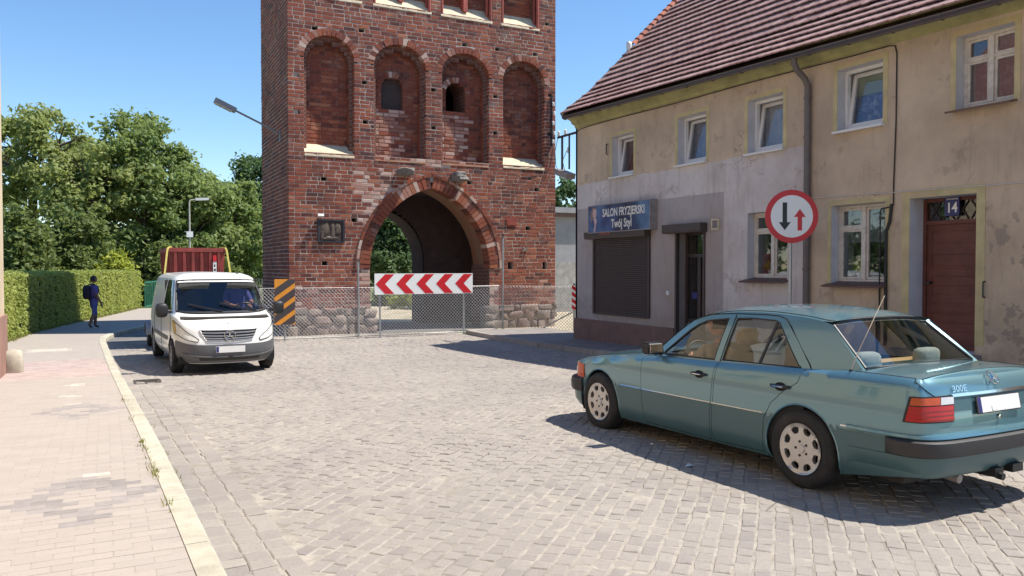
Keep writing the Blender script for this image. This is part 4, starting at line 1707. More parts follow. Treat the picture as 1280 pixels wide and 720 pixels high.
# shop door
y0, y1, z0, z1 = OPEN['sd']
m = MB()
m.prism([(FX - .17, 2.46), (FX - .19, 2.50), (FX - .19, 2.65), (FX, 2.65), (FX, 2.46)], lambda a, b: (a, y0 - .05, b), lambda a, b: (a, y1 + .25, b))
m.build('shutter_box', 'shutter_brown', house, HO, fix=True)
for a in (y0 + .001, y1 - .051):
    m = MB()
    m.box(FX - .03, FX + .06, a, a + .05, z0, 2.459)
    m.build('shutter_rail', 'shutter_brown', house, HO)
x = FX + .25
m = MB()
bars(m, y0 + .052, y1 - .052, z0, z1, .06, x - .02, x + .05)
m.box(x - .018, x + .048, y0 + .113, y1 - .113, 1.95, 2.02)
sdr = m.build('shop_door', 'door_dark', house, HO)
m = MB()
m.box(x - .01, x + .04, y0 + .113, y1 - .113, z0 + .06, .62)
m.box(x - .012, x + .038, (y0 + y1) / 2 - .05, (y0 + y1) / 2 + .05, .62, 1.95)
m.build('leaf', 'door_dark', sdr, HO)
for a, b, c_, d in ((y0 + .12, (y0 + y1) / 2 - .05, .63, 1.94), ((y0 + y1) / 2 + .05, y1 - .12, .63, 1.94), (y0 + .12, y1 - .12, 2.03, 2.41)):
    m = MB()
    m.box(x + .01, x + .015, a, b, c_, d)
    m.build('pane', 'pane_glass', sdr, HO)
m = MB()
m.box(x + .12, x + .13, y0 + .2, y1 - .35, .7, 1.75)
m.build('poster', 'sign_red', sdr, HO)
m = MB()
m.obox((x + .115, y0 + .27, 1.35), (.003, 0, 0), (0, .03, 0), (0, -.06, .32))
m.build('poster_stripe', 'strap_yellow', sdr, HO)
m = MB()
m.box(x - .022, x - .0121, (y0 + y1) / 2 + .04, (y0 + y1) / 2 + .22, 1.06, 1.2)
m.build('door_label', 'sign_blue', sdr, HO)
m = MB()
m.box(FX - .05, FX, 13.98, 14.06, 1.13, 1.22)
o = m.build('door_bell', 'frame_white', house, HO)
t = thing('wall_vent', 'small beige ventilation grille on the grey wall beside the shop door', 'vent', (FX, 12.52, 2.60))
m = MB()
bars(m, -.11, .11, -.11, .11, .03, -.04, 0)
m.build('frame', 'sill_stone', t)
for q in range(5):
    m = MB()
    m.obox((-.015, 0, -.07 + q * .035), (.012, 0, -.008), (0, .08, 0), (.003, 0, .01))
    m.build('louvre', 'bracket_metal', t)
m = MB()
m.tube([(0, 0, -.12), (-.045, 0, -.12), (-.045, 0, .1), (0, 0, .1)], .012, 6)
o = m.build('wall_hook', 'dark_steel')
o.location = (FX - .002, 6.98, 1.43)
tag(o, 'small dark iron handle on the plaster right of the brown front door', 'handle')

m = MB()
m.tube([(0, 0, .12), (-.05, 0, .12), (-.05, 0, -.12), (0, 0, -.12)], .014, 6)
o = m.build('wall_bracket', 'dark_steel')
o.location = (FX - .002, 16.42, 4.62)
tag(o, 'small dark iron bracket on the plaster beside the end window upstairs', 'bracket')
# cornice, gutter, downpipe, wiring
def sweep_y(prof, y0, y1, name, mat, parent=house, o=HO, shade=30, cap=True):
    m = MB()
    m.prism(prof, lambda a, b: (a, y0, b), lambda a, b: (a, y1, b))
    return m.build(name, mat, parent, o, fix=True)
def tilt(o, slope, drop=0.0, y0=17.8, z0=5.6):
    # the old eaves sag towards the far end of the house
    a = math.atan(slope)
    p = Vector((0, y0 - HO[1], z0))
    r_ = Matrix.Rotation(a, 4, 'X')
    o.rotation_euler = (a, 0, 0)
    o.location = p - (r_ @ p) - Vector((0, 0, drop))
co_ = sweep_y([(FX - .001, 5.34), (FX - .04, 5.36), (FX - .05, 5.41), (FX - .12, 5.45), (FX - .15, 5.46), (FX - .16, 5.51), (FX - .25, 5.56), (FX - .28, 5.57), (FX - .28, 5.62), (FX + .1, 5.64)], HY0, HY1 - .02, 'cornice', 'cornice_paint')
tilt(co_, .0135)
m = MB()
pr = [(-.075 * math.cos(PI * i / 8), -.075 * math.sin(PI * i / 8)) for i in range(9)]
pr += [(.07 * math.cos(PI * i / 8), -.07 * math.sin(PI * i / 8)) for i in range(9)]
m.prism(pr, lambda a, b: (10.60 + a, HY0, 5.71 + b), lambda a, b: (10.60 + a, RE + .05, 5.71 + b))
gt = m.build('gutter', 'gutter', house, HO, fix=True)
m = MB()
m.prism([(-.07 * math.cos(PI * i / 8), -.07 * math.sin(PI * i / 8)) for i in range(9)], lambda a, b: (10.60 + a, RE + .04, 5.71 + b), lambda a, b: (10.60 + a, RE + .047, 5.71 + b))
m.build('end_cap', 'gutter', gt, HO, fix=True)
for q in range(22):
    y = HY0 + .4 + q * .8
    m = MB()
    m.tube([(10.60 - .083 * math.cos(PI * i / 6), y, 5.71 - .083 * math.sin(PI * i / 6)) for i in range(7)] + [(10.75, y, 5.74)], .009, 5)
    m.build('gutter_bracket', 'gutter', gt, HO)
tilt(gt, .029, .10)
m = MB()
yp = 10.13
m.tube([(10.60, yp, 5.34), (10.60, yp, 5.24), (10.67, yp, 5.13), (10.86, yp, 5.00), (10.93, yp, 4.88), (10.93, yp, 4.7), (10.93, yp, 2), (10.93, yp, .05)], .055, 12)
dp_ = m.build('downpipe', 'gutter', house, HO, shade=50)
for zz in (4.68, 4.0, 3.0, 2.35, 1.7, .9):
    m = MB()
    m.lathe([(.058, -.02), (.066, -.02), (.066, .02), (.058, .02)], (10.93, yp, zz), n=12)
    m.box(10.98, 11.0, yp - .012, yp + .012, zz - .012, zz + .012)
    m.build('pipe_clip', 'gutter', dp_, HO)
t = thing('wall_cable', 'black cable along the cornice turning down the beige wall beside the gutter pipe', 'cable', (FX, 8.43, 1.0))
O = (FX, 8.43, 1.0)
pts = [(FX - .012, 17.97, 5.22), (FX - .012, 17.7, 5.30)]
for i in range(13):
    pts.append((FX - .056 if False else FX - .012, lerp(17.3, 8.55, i / 12), lerp(5.315, 5.20, i / 12) + .008 * math.sin(i)))
pts += [(FX - .014, 8.45, 5.17), (FX - .014, 8.42, 5.05), (FX - .014, 8.42, 4.0), (FX - .014, 8.45, 3.0), (FX - .014, 8.45, 2.7)]
m = MB()
m.tube(pts, .010, 6)
m.build('run', 'cable_black', t, O)
m = MB()
m.tube([(FX - .03, 8.47, 2.72), (FX - .03, 8.50, 2.45), (FX - .03, 8.56, 2.3), (FX - .03, 8.56, .5)], .024, 8)
m.build('conduit', 'cable_black', t, O, shade=50)
m = MB()
m.tube([(FX - .02, 8.46, 2.68), (FX - .02, 8.66, 2.66), (FX - .02, 8.68, 2.6), (FX - .02, 8.68, .5)], .012, 8)
m.build('conduit', 'cable_black', t, O, shade=50)
m = MB()
m.tube([(FX - .012, 10.05, 2.935), (FX - .016, 8.6, 2.90), (FX - .014, 7.6, 2.885), (FX - .012, 6.4, 2.865), (FX - .012, .8, 2.80)], .008, 5)
o = m.build('white_cable', 'cable_white')
tag(o, 'thin white cable running above the door and window of the house', 'cable')

# roof
RP = [(10.50, 5.70), (11.32, 6.32), (15.05, 9.98)]
def roof_pt(s_):
    d = 0
    for (xa, za), (xb, zb) in zip(RP, RP[1:]):
        L = math.hypot(xb - xa, zb - za)
        if s_ <= d + L or (xb, zb) == RP[-1]:
            u = (s_ - d) / L
            return Vector((lerp(xa, xb, u), 0, lerp(za, zb, u))), Vector(((xb - xa) / L, 0, (zb - za) / L))
        d += L
RL = sum(math.hypot(b[0] - a[0], b[1] - a[1]) for a, b in zip(RP, RP[1:]))
m = MB()
m.prism([(10.52, 5.67), (11.33, 6.27), (15.05, 9.91), (19.9, 5.6), (19.9, 5.52), (15.05, 9.80), (11.2, 6.05), (10.52, 5.63)], lambda a, b: (a, HY0, b), lambda a, b: (a, RE, b))
roof = m.build('roof', 'door_dark', house, HO, fix=True)
m = MB()
m.quad((15.05, HY0, 9.97), (15.05, RE, 9.97), (19.95, RE, 5.64), (19.95, HY0, 5.64))
m.build('rear_slope', 'roof_tile', roof, HO)
TWD, TLN, EXP, TTH = .178, .42, .285, .024
def tile_shape(jit):
    hw = TWD / 2 - .0015
    out = [(-hw, TLN), (-hw, .026), (-hw * .75, .009), (-hw * .3, 0), (hw * .3, 0), (hw * .75, .009), (hw, .026), (hw, TLN)]
    return out
def tile_mesh(T):
    m = MB()
    m.prism(tile_shape(0), lambda a, b: T @ Vector((a, b, 0)), lambda a, b: T @ Vector((a, b, TTH)))
    return m
trnd = random.Random(5)
tiles = []
rows = int(RL / EXP)
for r_ in range(rows + 1):
    s0 = -.02 + r_ * EXP
    p, d = roof_pt(max(0, min(s0 + .1, RL - .01)))
    y = HY0 + (TWD / 2 if r_ % 2 else 0)
    while y < RE:
        tiles.append((r_, s0, y))
        y += TWD
def tile_T(r_, s0, y):
    p, d = roof_pt(max(0.0, s0))
    p = p + d * min(0, s0)
    nrm = Vector((-d.z, 0, d.x))
    lift, tilt = .078, .070 / TLN
    e1 = Vector((0, 1, 0))
    e2 = (d - nrm * tilt).normalized()
    e3 = Vector((-e2.z, 0, e2.x))
    a = trnd.gauss(0, .009)
    e1r = (e1 * math.cos(a) + e2 * math.sin(a))
    e2r = (e2 * math.cos(a) - e1 * math.sin(a))
    o = p + nrm * (lift + trnd.uniform(-.003, .003)) + e2 * trnd.uniform(-.006, .006)
    return frame_mat((o.x, y, o.z), e1r, e2r, e3)
def tsize(tl):
    p, d = roof_pt(max(0, tl[1]))
    dd, t_ = view(p.x, tl[2])
    up = (p.z - CAM_Z) / dd
    return -1 if (t_ > .63 or up > .33 or dd < 2) else 1 / dd
order = sorted(range(len(tiles)), key=lambda i: -tsize(tiles[i]))
solo = set(order[:300])
shared = tile_mesh(Matrix.Identity(4)).build('roof_tile', 'roof_tile', None, fix=True)
shared_me = shared.data
bpy.data.objects.remove(shared)
st = MB()
HOV = Vector(HO)
for i, tl in enumerate(tiles):
    T = tile_T(*tl)
    if i in solo:
        o = link('roof_tile', shared_me, roof)
        T.translation -= HOV
        o.matrix_local = T
    else:
        q = tile_mesh(T)
        st.add(q.v, q.f)
tag(st.build('small_roof_tiles', 'roof_tile', roof, HO, fix=True), kind='stuff')
for i in range(15):
    s_ = 3.0 + i * .21
    p, d = roof_pt(s_)
    nrm = Vector((-d.z, 0, d.x))
    m = MB()
    def vt(a, b, off=0):
        return p + d * b + nrm * (.06 + (.085 + off) * math.sin(a)) + Vector((0, RE + .0 + (.10 + off) * math.cos(a), 0))
    aa = [PI * k / 6 for k in range(7)]
    m.grid(lambda a, b: vt(a, b, .03 * (1 - b / .25)), aa, [0, .25])
    m.build('verge_tile', 'verge_tile', roof, HO, shade=60)
m = MB()
p0, d0 = roof_pt(.1)
pts = [roof_pt(s_)[0] + Vector((0, RE + .02, .02)) for s_ in (0, .5, 1.05, 2, 3)]
for a, b in zip(pts, pts[1:]):
    m.bar(a, b, .03, .12)
m.build('verge_board', 'gutter', roof, HO)
rock(roof_pt(2.75)[0].x, RE, roof_pt(2.75)[0].z + .18, .07, .08, .14, 'porcelain', 'verge_finial', roof, HO, .7, .4)
for i in range(56):
    m = MB()
    y = HY0 + i * .3
    m.grid(lambda a, b: (15.05 + .13 * math.cos(a), y + b, 9.98 + .12 * math.sin(a) + .02 * (1 - b / .33)), [PI * k / 5 for k in range(6)], [0, .33])
    m.build('ridge_tile', 'verge_tile', roof, HO, shade=60)

tilt(roof, .029, .085)
# bracket lamp on the gable corner
t = thing('corner_lamp', 'old street lamp hanging from an iron bracket on the house corner', 'street lamp', (11.06, 18.02, 4.1))
O = (11.06, 18.02, 4.1)
m = MB()
m.bar((11.06, 17.9, 5.27), (11.06, 18.95, 5.27), .05, .05)
m.bar((11.06, 18.35, 5.27), (11.06, 18.35, 4.35), .035)
m.bar((11.06, 18.72, 5.27), (11.06, 18.72, 4.35), .045)
m.build('bracket', 'dark_steel', t, O)
m = MB()
m.obox((11.02, 18.52, 4.24), (.13, 0, 0), (0, .33, .10), (0, -.02, .07))
m.build('lamp_head', 'bracket_metal', t, O)
m = MB()
m.obox((11.02, 18.53, 4.165), (.10, 0, 0), (0, .26, .08), (0, -.004, .014))
m.build('lamp_cover', 'lamp_glass', t, O)
for y, z in ((18.55, 5.35), (18.9, 5.36), (18.4, 4.85)):
    m = MB()
    m.lathe([(.0, -.06), (.035, -.06), (.045, -.02), (.03, .02), (.04, .05), (.015, .09), (0, .09)], (11.06, y, z), n=10)
    m.build('insulator', 'porcelain', t, O, shade=60)
m = MB()
m.tube([(11.04, 18.9, 5.3), (11.0, 19.0, 4.9), (11.0, 18.95, 4.5), (11.02, 18.75, 4.3)], .008, 5)
m.tube([(11.04, 18.45, 4.85), (11.0, 18.6, 4.6), (11.02, 18.5, 4.3)], .008, 5)
m.build('wire', 'cable_black', t, O)

# round priority sign
t = thing('round_sign', 'round red rimmed priority sign with black and red arrows on a grey post', 'road sign', (9.98, 9.56, gz(9.5) + .1), rad(-27))
zc = 2.56 - t.location.z
m = MB()
m.tube([(0, .05, -.2), (0, .05, zc + .35)], .03, 12)
m.build('post', 'galvanised', t, shade=50)
rs = .43
m = MB()
m.lathe([(0, .004), (rs, .004), (rs + .004, -.004), (rs, -.01), (rs * .8, -.0101)], (0, 0, zc), axis='Y', n=48)
m.build('rim', 'sign_red', t, shade=30)
m = MB()
m.lathe([(rs * .80, -.0105), (0, -.0105)], (0, 0, zc), axis='Y', n=48)
m.build('face', 'sign_white', t)
def arrow(x, zlo, zhi, up, w_, hw, hl, name, mat):
    pl = [(x - w_, zlo), (x + w_, zlo), (x + w_, zhi - hl), (x + hw, zhi - hl), (x, zhi), (x - hw, zhi - hl), (x - w_, zhi - hl)]
    if not up:
        pl = [(a, zlo + zhi - b) for a, b in pl]
    m = MB()
    m.prism(pl, lambda a, b: (a, -.0135, zc + b), lambda a, b: (a, -.0108, zc + b))
    m.build(name, mat, t, fix=True)
arrow(-.115, -.225, .225, False, .036, .096, .13, 'black_arrow', 'sign_black')
arrow(.13, -.23, .12, True, .036, .096, .13, 'red_arrow', 'sign_red')
for zz in (zc - .2, zc + .2):
    m = MB()
    m.lathe([(.034, -.02), (.038, -.02), (.038, .02), (.034, .02)], (0, .05, zz), n=12)
    m.box(-.02, .02, .005, .03, zz - .02, zz + .02)
    m.build('clamp', 'galvanised', t)

# building on the left, seen only by its end and in the car's paint
simple('left_plaster', (.62, .50, .34), .92, .1, 1.2, bump=.3, bscale=60, dirt=((.42, .33, .24), .4, 1))
simple('left_plinth', (.30, .17, .13), .9, .2, 3, bump=.4, bscale=40)
lb = thing('left_building', 'beige plastered building with brown plinth along the left pavement', 'building', (-4.5, 4.0, 0))
LO = (-4.5, 4.0, 0)
holes = []
for i in range(7):
    ya = -12.5 + i * 3.9
    holes.append((ya, ya + 1.2, 1.5, 3.0))
    holes.append((ya, ya + 1.2, 4.5, 5.9))
m = wall_holes(-14, 16.62, .9, 6.8, holes, lambda y, z: (-1.58, y, z))
m.quad((-1.58, 16.62, .9), (-1.58, 16.62, 6.8), (-9, 16.62, 6.8), (-9, 16.62, .9))
m.quad((-1.58, -14, .9), (-9, -14, .9), (-9, -14, 6.8), (-1.58, -14, 6.8))
m.quad((-9, -14, .9), (-9, 16.62, .9), (-9, 16.62, 6.8), (-9, -14, 6.8))
m.build('wall', 'left_plaster', lb, LO)
m = MB()
m.box(-9.05, -1.54, -14.05, 16.66, -.3, .9)
m.build('plinth', 'left_plinth', lb, LO)
for h in holes:
    m = MB()
    bars(m, h[0], h[1], h[2], h[3], .08, -1.76, -1.70)
    m.box(-1.76, -1.70, (h[0] + h[1]) / 2 - .05, (h[0] + h[1]) / 2 + .05, h[2] + .08, h[3] - .08)
    wn = m.build('window', 'frame_white', lb, LO)
    m = MB()
    m.box(-1.735, -1.728, h[0] + .08, h[1] - .08, h[2] + .08, h[3] - .08)
    m.build('pane', 'pane_glass', wn, LO)
    m = MB()
    m.box(-2.0, -1.99, h[0] - .1, h[1] + .1, h[2] - .1, h[3] + .1)
    m.build('curtain', 'curtain_white', wn, LO)
    m = MB()
    m.box(-1.76, -1.5, h[0] - .06, h[1] + .06, h[2] - .05, h[2] - .002)
    m.build('sill', 'frame_white', wn, LO)
    m = MB()
    for a, b in ((h[0], 0), (h[1], 1)):
        m.quad((-1.58, a, h[2]), (-1.58, a, h[3]), (-1.8, a, h[3]), (-1.8, a, h[2]))
    m.quad((-1.58, h[0], h[3]), (-1.58, h[1], h[3]), (-1.8, h[1], h[3]), (-1.8, h[0], h[3]))
    m.build('reveal', 'reveal_paint', lb, LO)
m = MB()
m.prism([(-1.3, 6.8), (-9.3, 6.8), (-5.3, 10.2)], lambda a, b: (a, -14.2, b), lambda a, b: (a, 16.8, b))
m.build('roof', 'roof_tile', lb, LO, fix=True)
o = rock(0, 0, .17, .15, .16, .23, 'kerb', 'guard_stone', None, e=.4, rough=.15)
o.location = (-1.44, 16.5, gz(16.5) + .09)
tag(o, 'squat pale guard stone at the foot of the beige wall', 'guard stone')

# low grey building beyond the gap
t = thing('grey_building', 'low grey rendered building with flat roof in the gap beside the tower', 'building', (20, 33, GF))
simple('grey_render', (.33, .33, .34), .9, .15, 1.5, bump=.4, bscale=30, dirt=((.22, .22, .23), .5, 1.2))
simple('dirty_render', (.36, .345, .325), .95, .25, 6, bump=.7, bscale=25, dirt=((.2, .19, .18), .5, 4))
O = (20, 33, GF)
m = MB()
m.box(15.5, 25, 31.0, 37, 2.0, 4.02)
m.build('wall', 'grey_render', t, O)
m = MB()
m.box(15.4, 25.1, 30.9, 37.1, GF - .2, 1.999)
m.build('lower_wall', 'dirty_render', t, O)
m = MB()
m.box(15.3, 25.2, 30.7, 37.2, 4.18, 4.42)
m.build('roof', 'grey_render', t, O)
m = MB()
m.box(15.35, 25.15, 30.78, 37.15, 4.02, 4.18)
m.build('fascia', 'sill_brown', t, O)

# street lamp on the tower flank, and one on a pole far down the street
t = thing('tower_lamp', 'grey street lamp on a slanting arm from the flank of the brick tower', 'street lamp', (4.74, 24.6, 5.7))
m = MB()
m.tube([(0, 0, -.1), (0, 0, .03), (-.45, 0, .25), (-1.28, 0, .62)], .03, 8)
m.box(-.02, .02, -.06, .06, -.2, .12)
m.build('arm', 'lamp_grey', t, shade=50)
m = MB()
d = Vector((-.9, 0, .40)).normalized()
u = Vector((d.z, 0, -d.x)) * -1
if u.z < 0: u = -u
m.obox(Vector((-1.28, 0, .62)) + d * .30, d * .32, Vector((0, .12, 0)), u * .065)
m.build('lamp_head', 'lamp_grey', t)
m = MB()
m.obox(Vector((-1.28, 0, .62)) + d * .33 - u * .075, d * .25, Vector((0, .09, 0)), u * .02)
m.build('lamp_cover', 'lamp_glass', t)
t = thing('pole_lamp', 'tall beige lamp post with short arm standing before the trees', 'street lamp', (4.0, 45.0, -.29))
m = MB()
m.tube([(0, 0, 0), (0, 0, 3.4), (0, 0, 5.45), (.04, 0, 5.55), (.3, 0, 5.6)], [.06, .05, .04, .035, .03], 8)
m.build('pole', 'lamp_pole', t, shade=50)
m = MB()
m.obox((.62, 0, 5.63), (.33, 0, .02), (0, .13, 0), (0, 0, .065))
m.build('lamp_head', 'porcelain', t)
m = MB()
m.box(-.16, .16, -.10, -.06, 3.62, 3.92)
m.build('notice', 'sign_white', t)
# railings far down the street
def railing(name, label, p0, p1, hgt, n_, mat):
    t = thing(name, label, 'railing', (p0[0], p0[1], -.27))
    d = Vector((p1[0] - p0[0], p1[1] - p0[1], 0))
    m = MB()
    for z in (.12, hgt - .06):
        m.bar((0, 0, z), tuple(d + Vector((0, 0, z))), .05)
    m.build('rail', mat, t)
    for i in range(n_ + 1):
        m = MB()
        q = d * i / n_
        m.box(q.x - .025, q.x + .025, q.y - .025, q.y + .025, 0, hgt)
        m.build('baluster', mat, t)
railing('green_railing', 'green metal railing beyond the end of the hedge', (1.75, 42.6), (3.1, 48), 1.35, 13, 'green_paint')
railing('grey_railing', 'pale grey metal railing far behind the van by the trees', (6.4, 56), (9.0, 53), 1.3, 20, 'zinc')

# ================================================================== vehicles
n = N('car_paint')
pos = n.coords(False)
fl = n.noise(pos, 900, 1)
c = n.mix(fl, (.105, .230, .270), (.145, .290, .330))
n.princ(c, .32, .45, None, Coat_Weight=1.0, Coat_Roughness=.07, Coat_IOR=1.65)
n = N('car_cladding')
pos = n.coords(False)
c = n.mix(n.noise(pos, 3, 3), (.050, .110, .125), (.060, .125, .140))
n.princ(c, .42, .15, None, Coat_Weight=.25, Coat_Roughness=.2)
simple('car_seam', (.008, .010, .011), .8)
simple('tyre', (.022, .021, .021), .85, .2, 20, bump=.2, bscale=60, dirt=((.09, .08, .07), .3, 8))
simple('alloy', (.56, .53, .50), .35, .08, 12, metal=.7)
simple('chrome', (.75, .75, .76), .12, .03, 6, metal=1.0)
simple('bumper_grey', (.032, .030, .032), .55, .12, 8)
simple('plastic_black', (.016, .016, .018), .5, .1, 10)
simple('interior_tan', (.46, .30, .15), .85, .12, 8)
simple('interior_dark', (.045, .04, .036), .85, .2, 8)
simple('interior_pale', (.33, .36, .34), .85, .1, 30)
simple('white_cloth', (.78, .78, .76), .8, .06, 8)
simple('lens_red', (.42, .006, .008), .22, .15, 60)
simple('lens_amber', (.50, .070, .008), .22, .12, 60)
simple('lens_clear', (.62, .60, .60), .10, .10, 60, Coat_Weight=.8)
simple('headlamp_glass', (.70, .69, .64), .08, .18, 26, Coat_Weight=1.0)
simple('headlamp_amber', (.62, .36, .14), .1, .15, 20, Coat_Weight=1.0)
simple('plate_white', (.80, .79, .76), .4, .03, 6)
simple('van_paint', (.78, .77, .74), .32, .02, 4, Coat_Weight=.6, Coat_Roughness=.08)
simple('van_bumper', (.105, .105, .110), .55, .12, 10)
simple('skin', (.56, .25, .16), .6, .1, 14)
simple('skin_dark', (.20, .115, .085), .6, .1, 14)
simple('hair_dark', (.016, .013, .012), .7, .3, 40, bump=.4, bscale=120)
simple('hair_brown', (.05, .032, .022), .7, .3, 40, bump=.4, bscale=120)
simple('shirt_tan', (.42, .30, .19), .9, .12, 10)
simple('shirt_violet', (.12, .095, .30), .9, .15, 10)
simple('shorts_blue', (.11, .13, .36), .9, .15, 10)
simple('pack_dark', (.022, .020, .035), .85, .2, 10)
simple('shoe', (.08, .075, .08), .8, .2, 10)

class Loft:
    """vehicle body: half plan outline (nose centre -> side -> tail centre), lofted upwards"""
    def __init__(s, outline, inset_fn):
        pts = []
        P = [Vector(p) for p in outline]
        for i in range(len(P) - 1):
            p0, p1 = P[i], P[i + 1]
            m0 = (P[i + 1] - P[i - 1]) / 2 if i > 0 else Vector((P[1].x - P[0].x, 0))
            m1 = (P[i + 2] - P[i]) / 2 if i + 2 < len(P) else Vector((P[-1].x - P[-2].x, 0))
            for k in range(14):
                t = k / 14
                t2, t3 = t * t, t * t * t
                pts.append((2*t3 - 3*t2 + 1) * p0 + (t3 - 2*t2 + t) * m0 + (-2*t3 + 3*t2) * p1 + (t3 - t2) * m1)
        pts.append(P[-1])
        s.p = pts
        s.d = [0]
        for a, b in zip(pts, pts[1:]):
            s.d.append(s.d[-1] + (b - a).length)
        s.T = s.d[-1]
        s.ins = inset_fn
    def plan(s, t):
        t = max(0, min(s.T, t))
        lo, hi = 0, len(s.d) - 1
        while hi - lo > 1:
            mid = (lo + hi) // 2
            if s.d[mid] <= t: lo = mid
            else: hi = mid
        u = (t - s.d[lo]) / max(1e-9, s.d[hi] - s.d[lo])
        p = s.p[lo].lerp(s.p[hi], u)
        a, b = s.p[max(0, lo - 1)], s.p[min(len(s.p) - 1, hi + 1)]
        d = (b - a).normalized()
        return p, Vector((-d.y, d.x))     # outward normal
    def t_at_y(s, y, lo=.6):
        """arc length where the flank reaches y"""
        best = None
        for i, p in enumerate(s.p):
            if p.x > lo and (best is None or abs(p.y - y) < abs(s.p[best].y - y)):
                best = i
        i = best
        j = i + 1 if s.p[i].y > y else i - 1
        j = max(0, min(len(s.p) - 1, j))
        if s.p[i].y == s.p[j].y: return s.d[i]
        u = (y - s.p[i].y) / (s.p[j].y - s.p[i].y)
        return lerp(s.d[i], s.d[j], u)
    def pt(s, t, v, off=0.0):
        p, nr = s.plan(t)
        d, z = s.ins(p, nr, v)
        q = p - nr * (d - off)
        if q.x < 0: q.x = 0.0
        return Vector((q.x, q.y, z))

def both(mb, name, mats, parent, shade=35):
    """left and right halves as two parts"""
    a = mb.build(name, mats, parent, shade=shade)
    b = mirror_x(mb).build(name, mats, parent, shade=shade)
    return b, a          # left (-x), right (+x)

def joined(mb, name, mats, parent, shade=35):
    """left and right halves welded into one mesh"""
    m = MB()
    m.add(mb.v, mb.f)
    m.mi = list(mb.mi)
    q = mirror_x(mb)
    n0 = len(m.v)
    m.v += q.v
    m.f += [tuple(i + n0 for i in f) for f in q.f]
    m.mi += q.mi
    me = m.mesh(name, mats)
    bm = bmesh.new()
    bm.from_mesh(me)
    bmesh.ops.remove_doubles(bm, verts=bm.verts, dist=.0008)
    bmesh.ops.recalc_face_normals(bm, faces=bm.faces)
    for f in bm.faces: f.smooth = True
    bm.to_mesh(me)
    bm.free()
    me.set_sharp_from_angle(angle=rad(shade))
    return link(name, me, parent)

def wheel(parent, x, y, side, r_=.317, wd=.2, rim=.205, holes=8, rim_mat='alloy', hole_r=.036):
    """tyre with a pierced disc wheel; side -1 = left"""
    t = MB()
    s_ = side
    t.lathe([(rim - .004, -wd / 2 + .02), (rim + .02, -wd / 2), (r_ - .05, -wd / 2 - .004), (r_ - .016, -wd / 2 + .012), (r_, -wd / 2 + .04), (r_ + .001, 0), (r_, wd / 2 - .04), (r_ - .016, wd / 2 - .012), (r_ - .05, wd / 2 + .004), (rim + .02, wd / 2), (rim - .004, wd / 2 - .02)], (x, y, r_), axis='X', n=40)
    ty = t.build('tyre', 'tyre', parent, shade=50)
    m = MB()
    circ = lambda cx, cy, r, n: [(cx + r * math.cos(2 * PI * k / n), cy + r * math.sin(2 * PI * k / n)) for k in range(n)]
    hs = []
    for k in range(holes):
        a = 2 * PI * (k + .5) / holes
        pl = []
        for (rr, da) in ((.62, -.17), (.60, 0), (.62, .17), (.74, .25), (.84, .22), (.875, 0), (.84, -.22), (.74, -.25)):
            pl.append((rim * rr * math.cos(a + da), rim * rr * math.sin(a + da)))
        hs.append(pl)
    face = x + s_ * (wd / 2 - .012)
    def dish(u, v, off=0):
        q = math.hypot(u, v) / rim
        return (face - s_ * (.004 + .012 * (1 - q) - (.012 if q > .95 else 0)) - s_ * off, y + u, r_ + v)
    patch(m, circ(0, 0, rim, 48), hs, dish, .03)
    for h in hs:
        n0 = len(h)
        m.add([dish(*p) for p in h] + [dish(*p, .035) for p in h], [(i, (i + 1) % n0, n0 + (i + 1) % n0, n0 + i) for i in range(n0)])
    rm = m.build('rim', rim_mat, parent, shade=35)
    m = MB()
    m.lathe([(rim - .002, face - s_ * .01 - x), (rim - .006, face - s_ * .09 - x), (0, face - s_ * .09 - x)], (x, y, r_), axis='X', n=32)
    m.build('drum', 'interior_dark', rm)
    m = MB()
    m.lathe([(.034, 0), (.030, s_ * .008), (0, s_ * .009)], (face - s_ * .014, y, r_), axis='X', n=16)
    m.build('hub_cap', rim_mat, rm, shade=50)
    for k in range(5):
        a = 2 * PI * k / 5
        m = MB()
        m.lathe([(.011, 0), (.011, s_ * .004), (0, s_ * .005)], (face - s_ * .012, y + .058 * math.cos(a), r_ + .058 * math.sin(a)), axis='X', n=8)
        m.build('bolt', 'plastic_black', rm)
    return ty

# ------------------------------------------------------------------ the green saloon
car = thing('saloon_car', 'metallic teal green saloon car driving along the setts past the house', 'car', (5.66, 4.52, 0.0))
CS = .98
car.scale = (CS, CS, CS)
car.rotation_euler = (rad(-.65), 0, rad(1.5))
car.location = (5.66, 4.53, -.002)
ZSH = [(-1.2, .955), (-1.05, .965), (-.5, .975), (0, .955), (.9, .925), (2.0, .895), (2.6, .845), (3.2, .765), (3.45, .715), (3.7, .70)]
SIDE = [(.16, .075), (.22, .040), (.30, .014), (.42, .004), (.545, .0), (.56, .006), (.70, .002), (.80, .010), (.90, .030), (1.2, .09)]
ENDR = [(.16, .14), (.30, .05), (.42, .035), (.62, .03), (.68, .035), (.85, .065), (1.0, .10), (1.2, .14)]
ENDF = [(.16, .16), (.30, .06), (.45, .03), (.6, .04), (.72, .07), (1.0, .2)]
def car_inset(p, nr, v):
    zs = ismooth(ZSH, p.y)
    k = nr.y * nr.y
    q = min(v, zs)
    de = ismooth(ENDR, q) if nr.y < 0 else ismooth(ENDF, q)
    d = (1 - k) * ismooth(SIDE, q) + k * de
    rr = .055
    if v > zs - rr:
        a = min(1, (v - (zs - rr)) / rr) * rad(78)
        return d + rr * (1 - math.cos(a)), zs - rr + rr * math.sin(a)
    return d, v
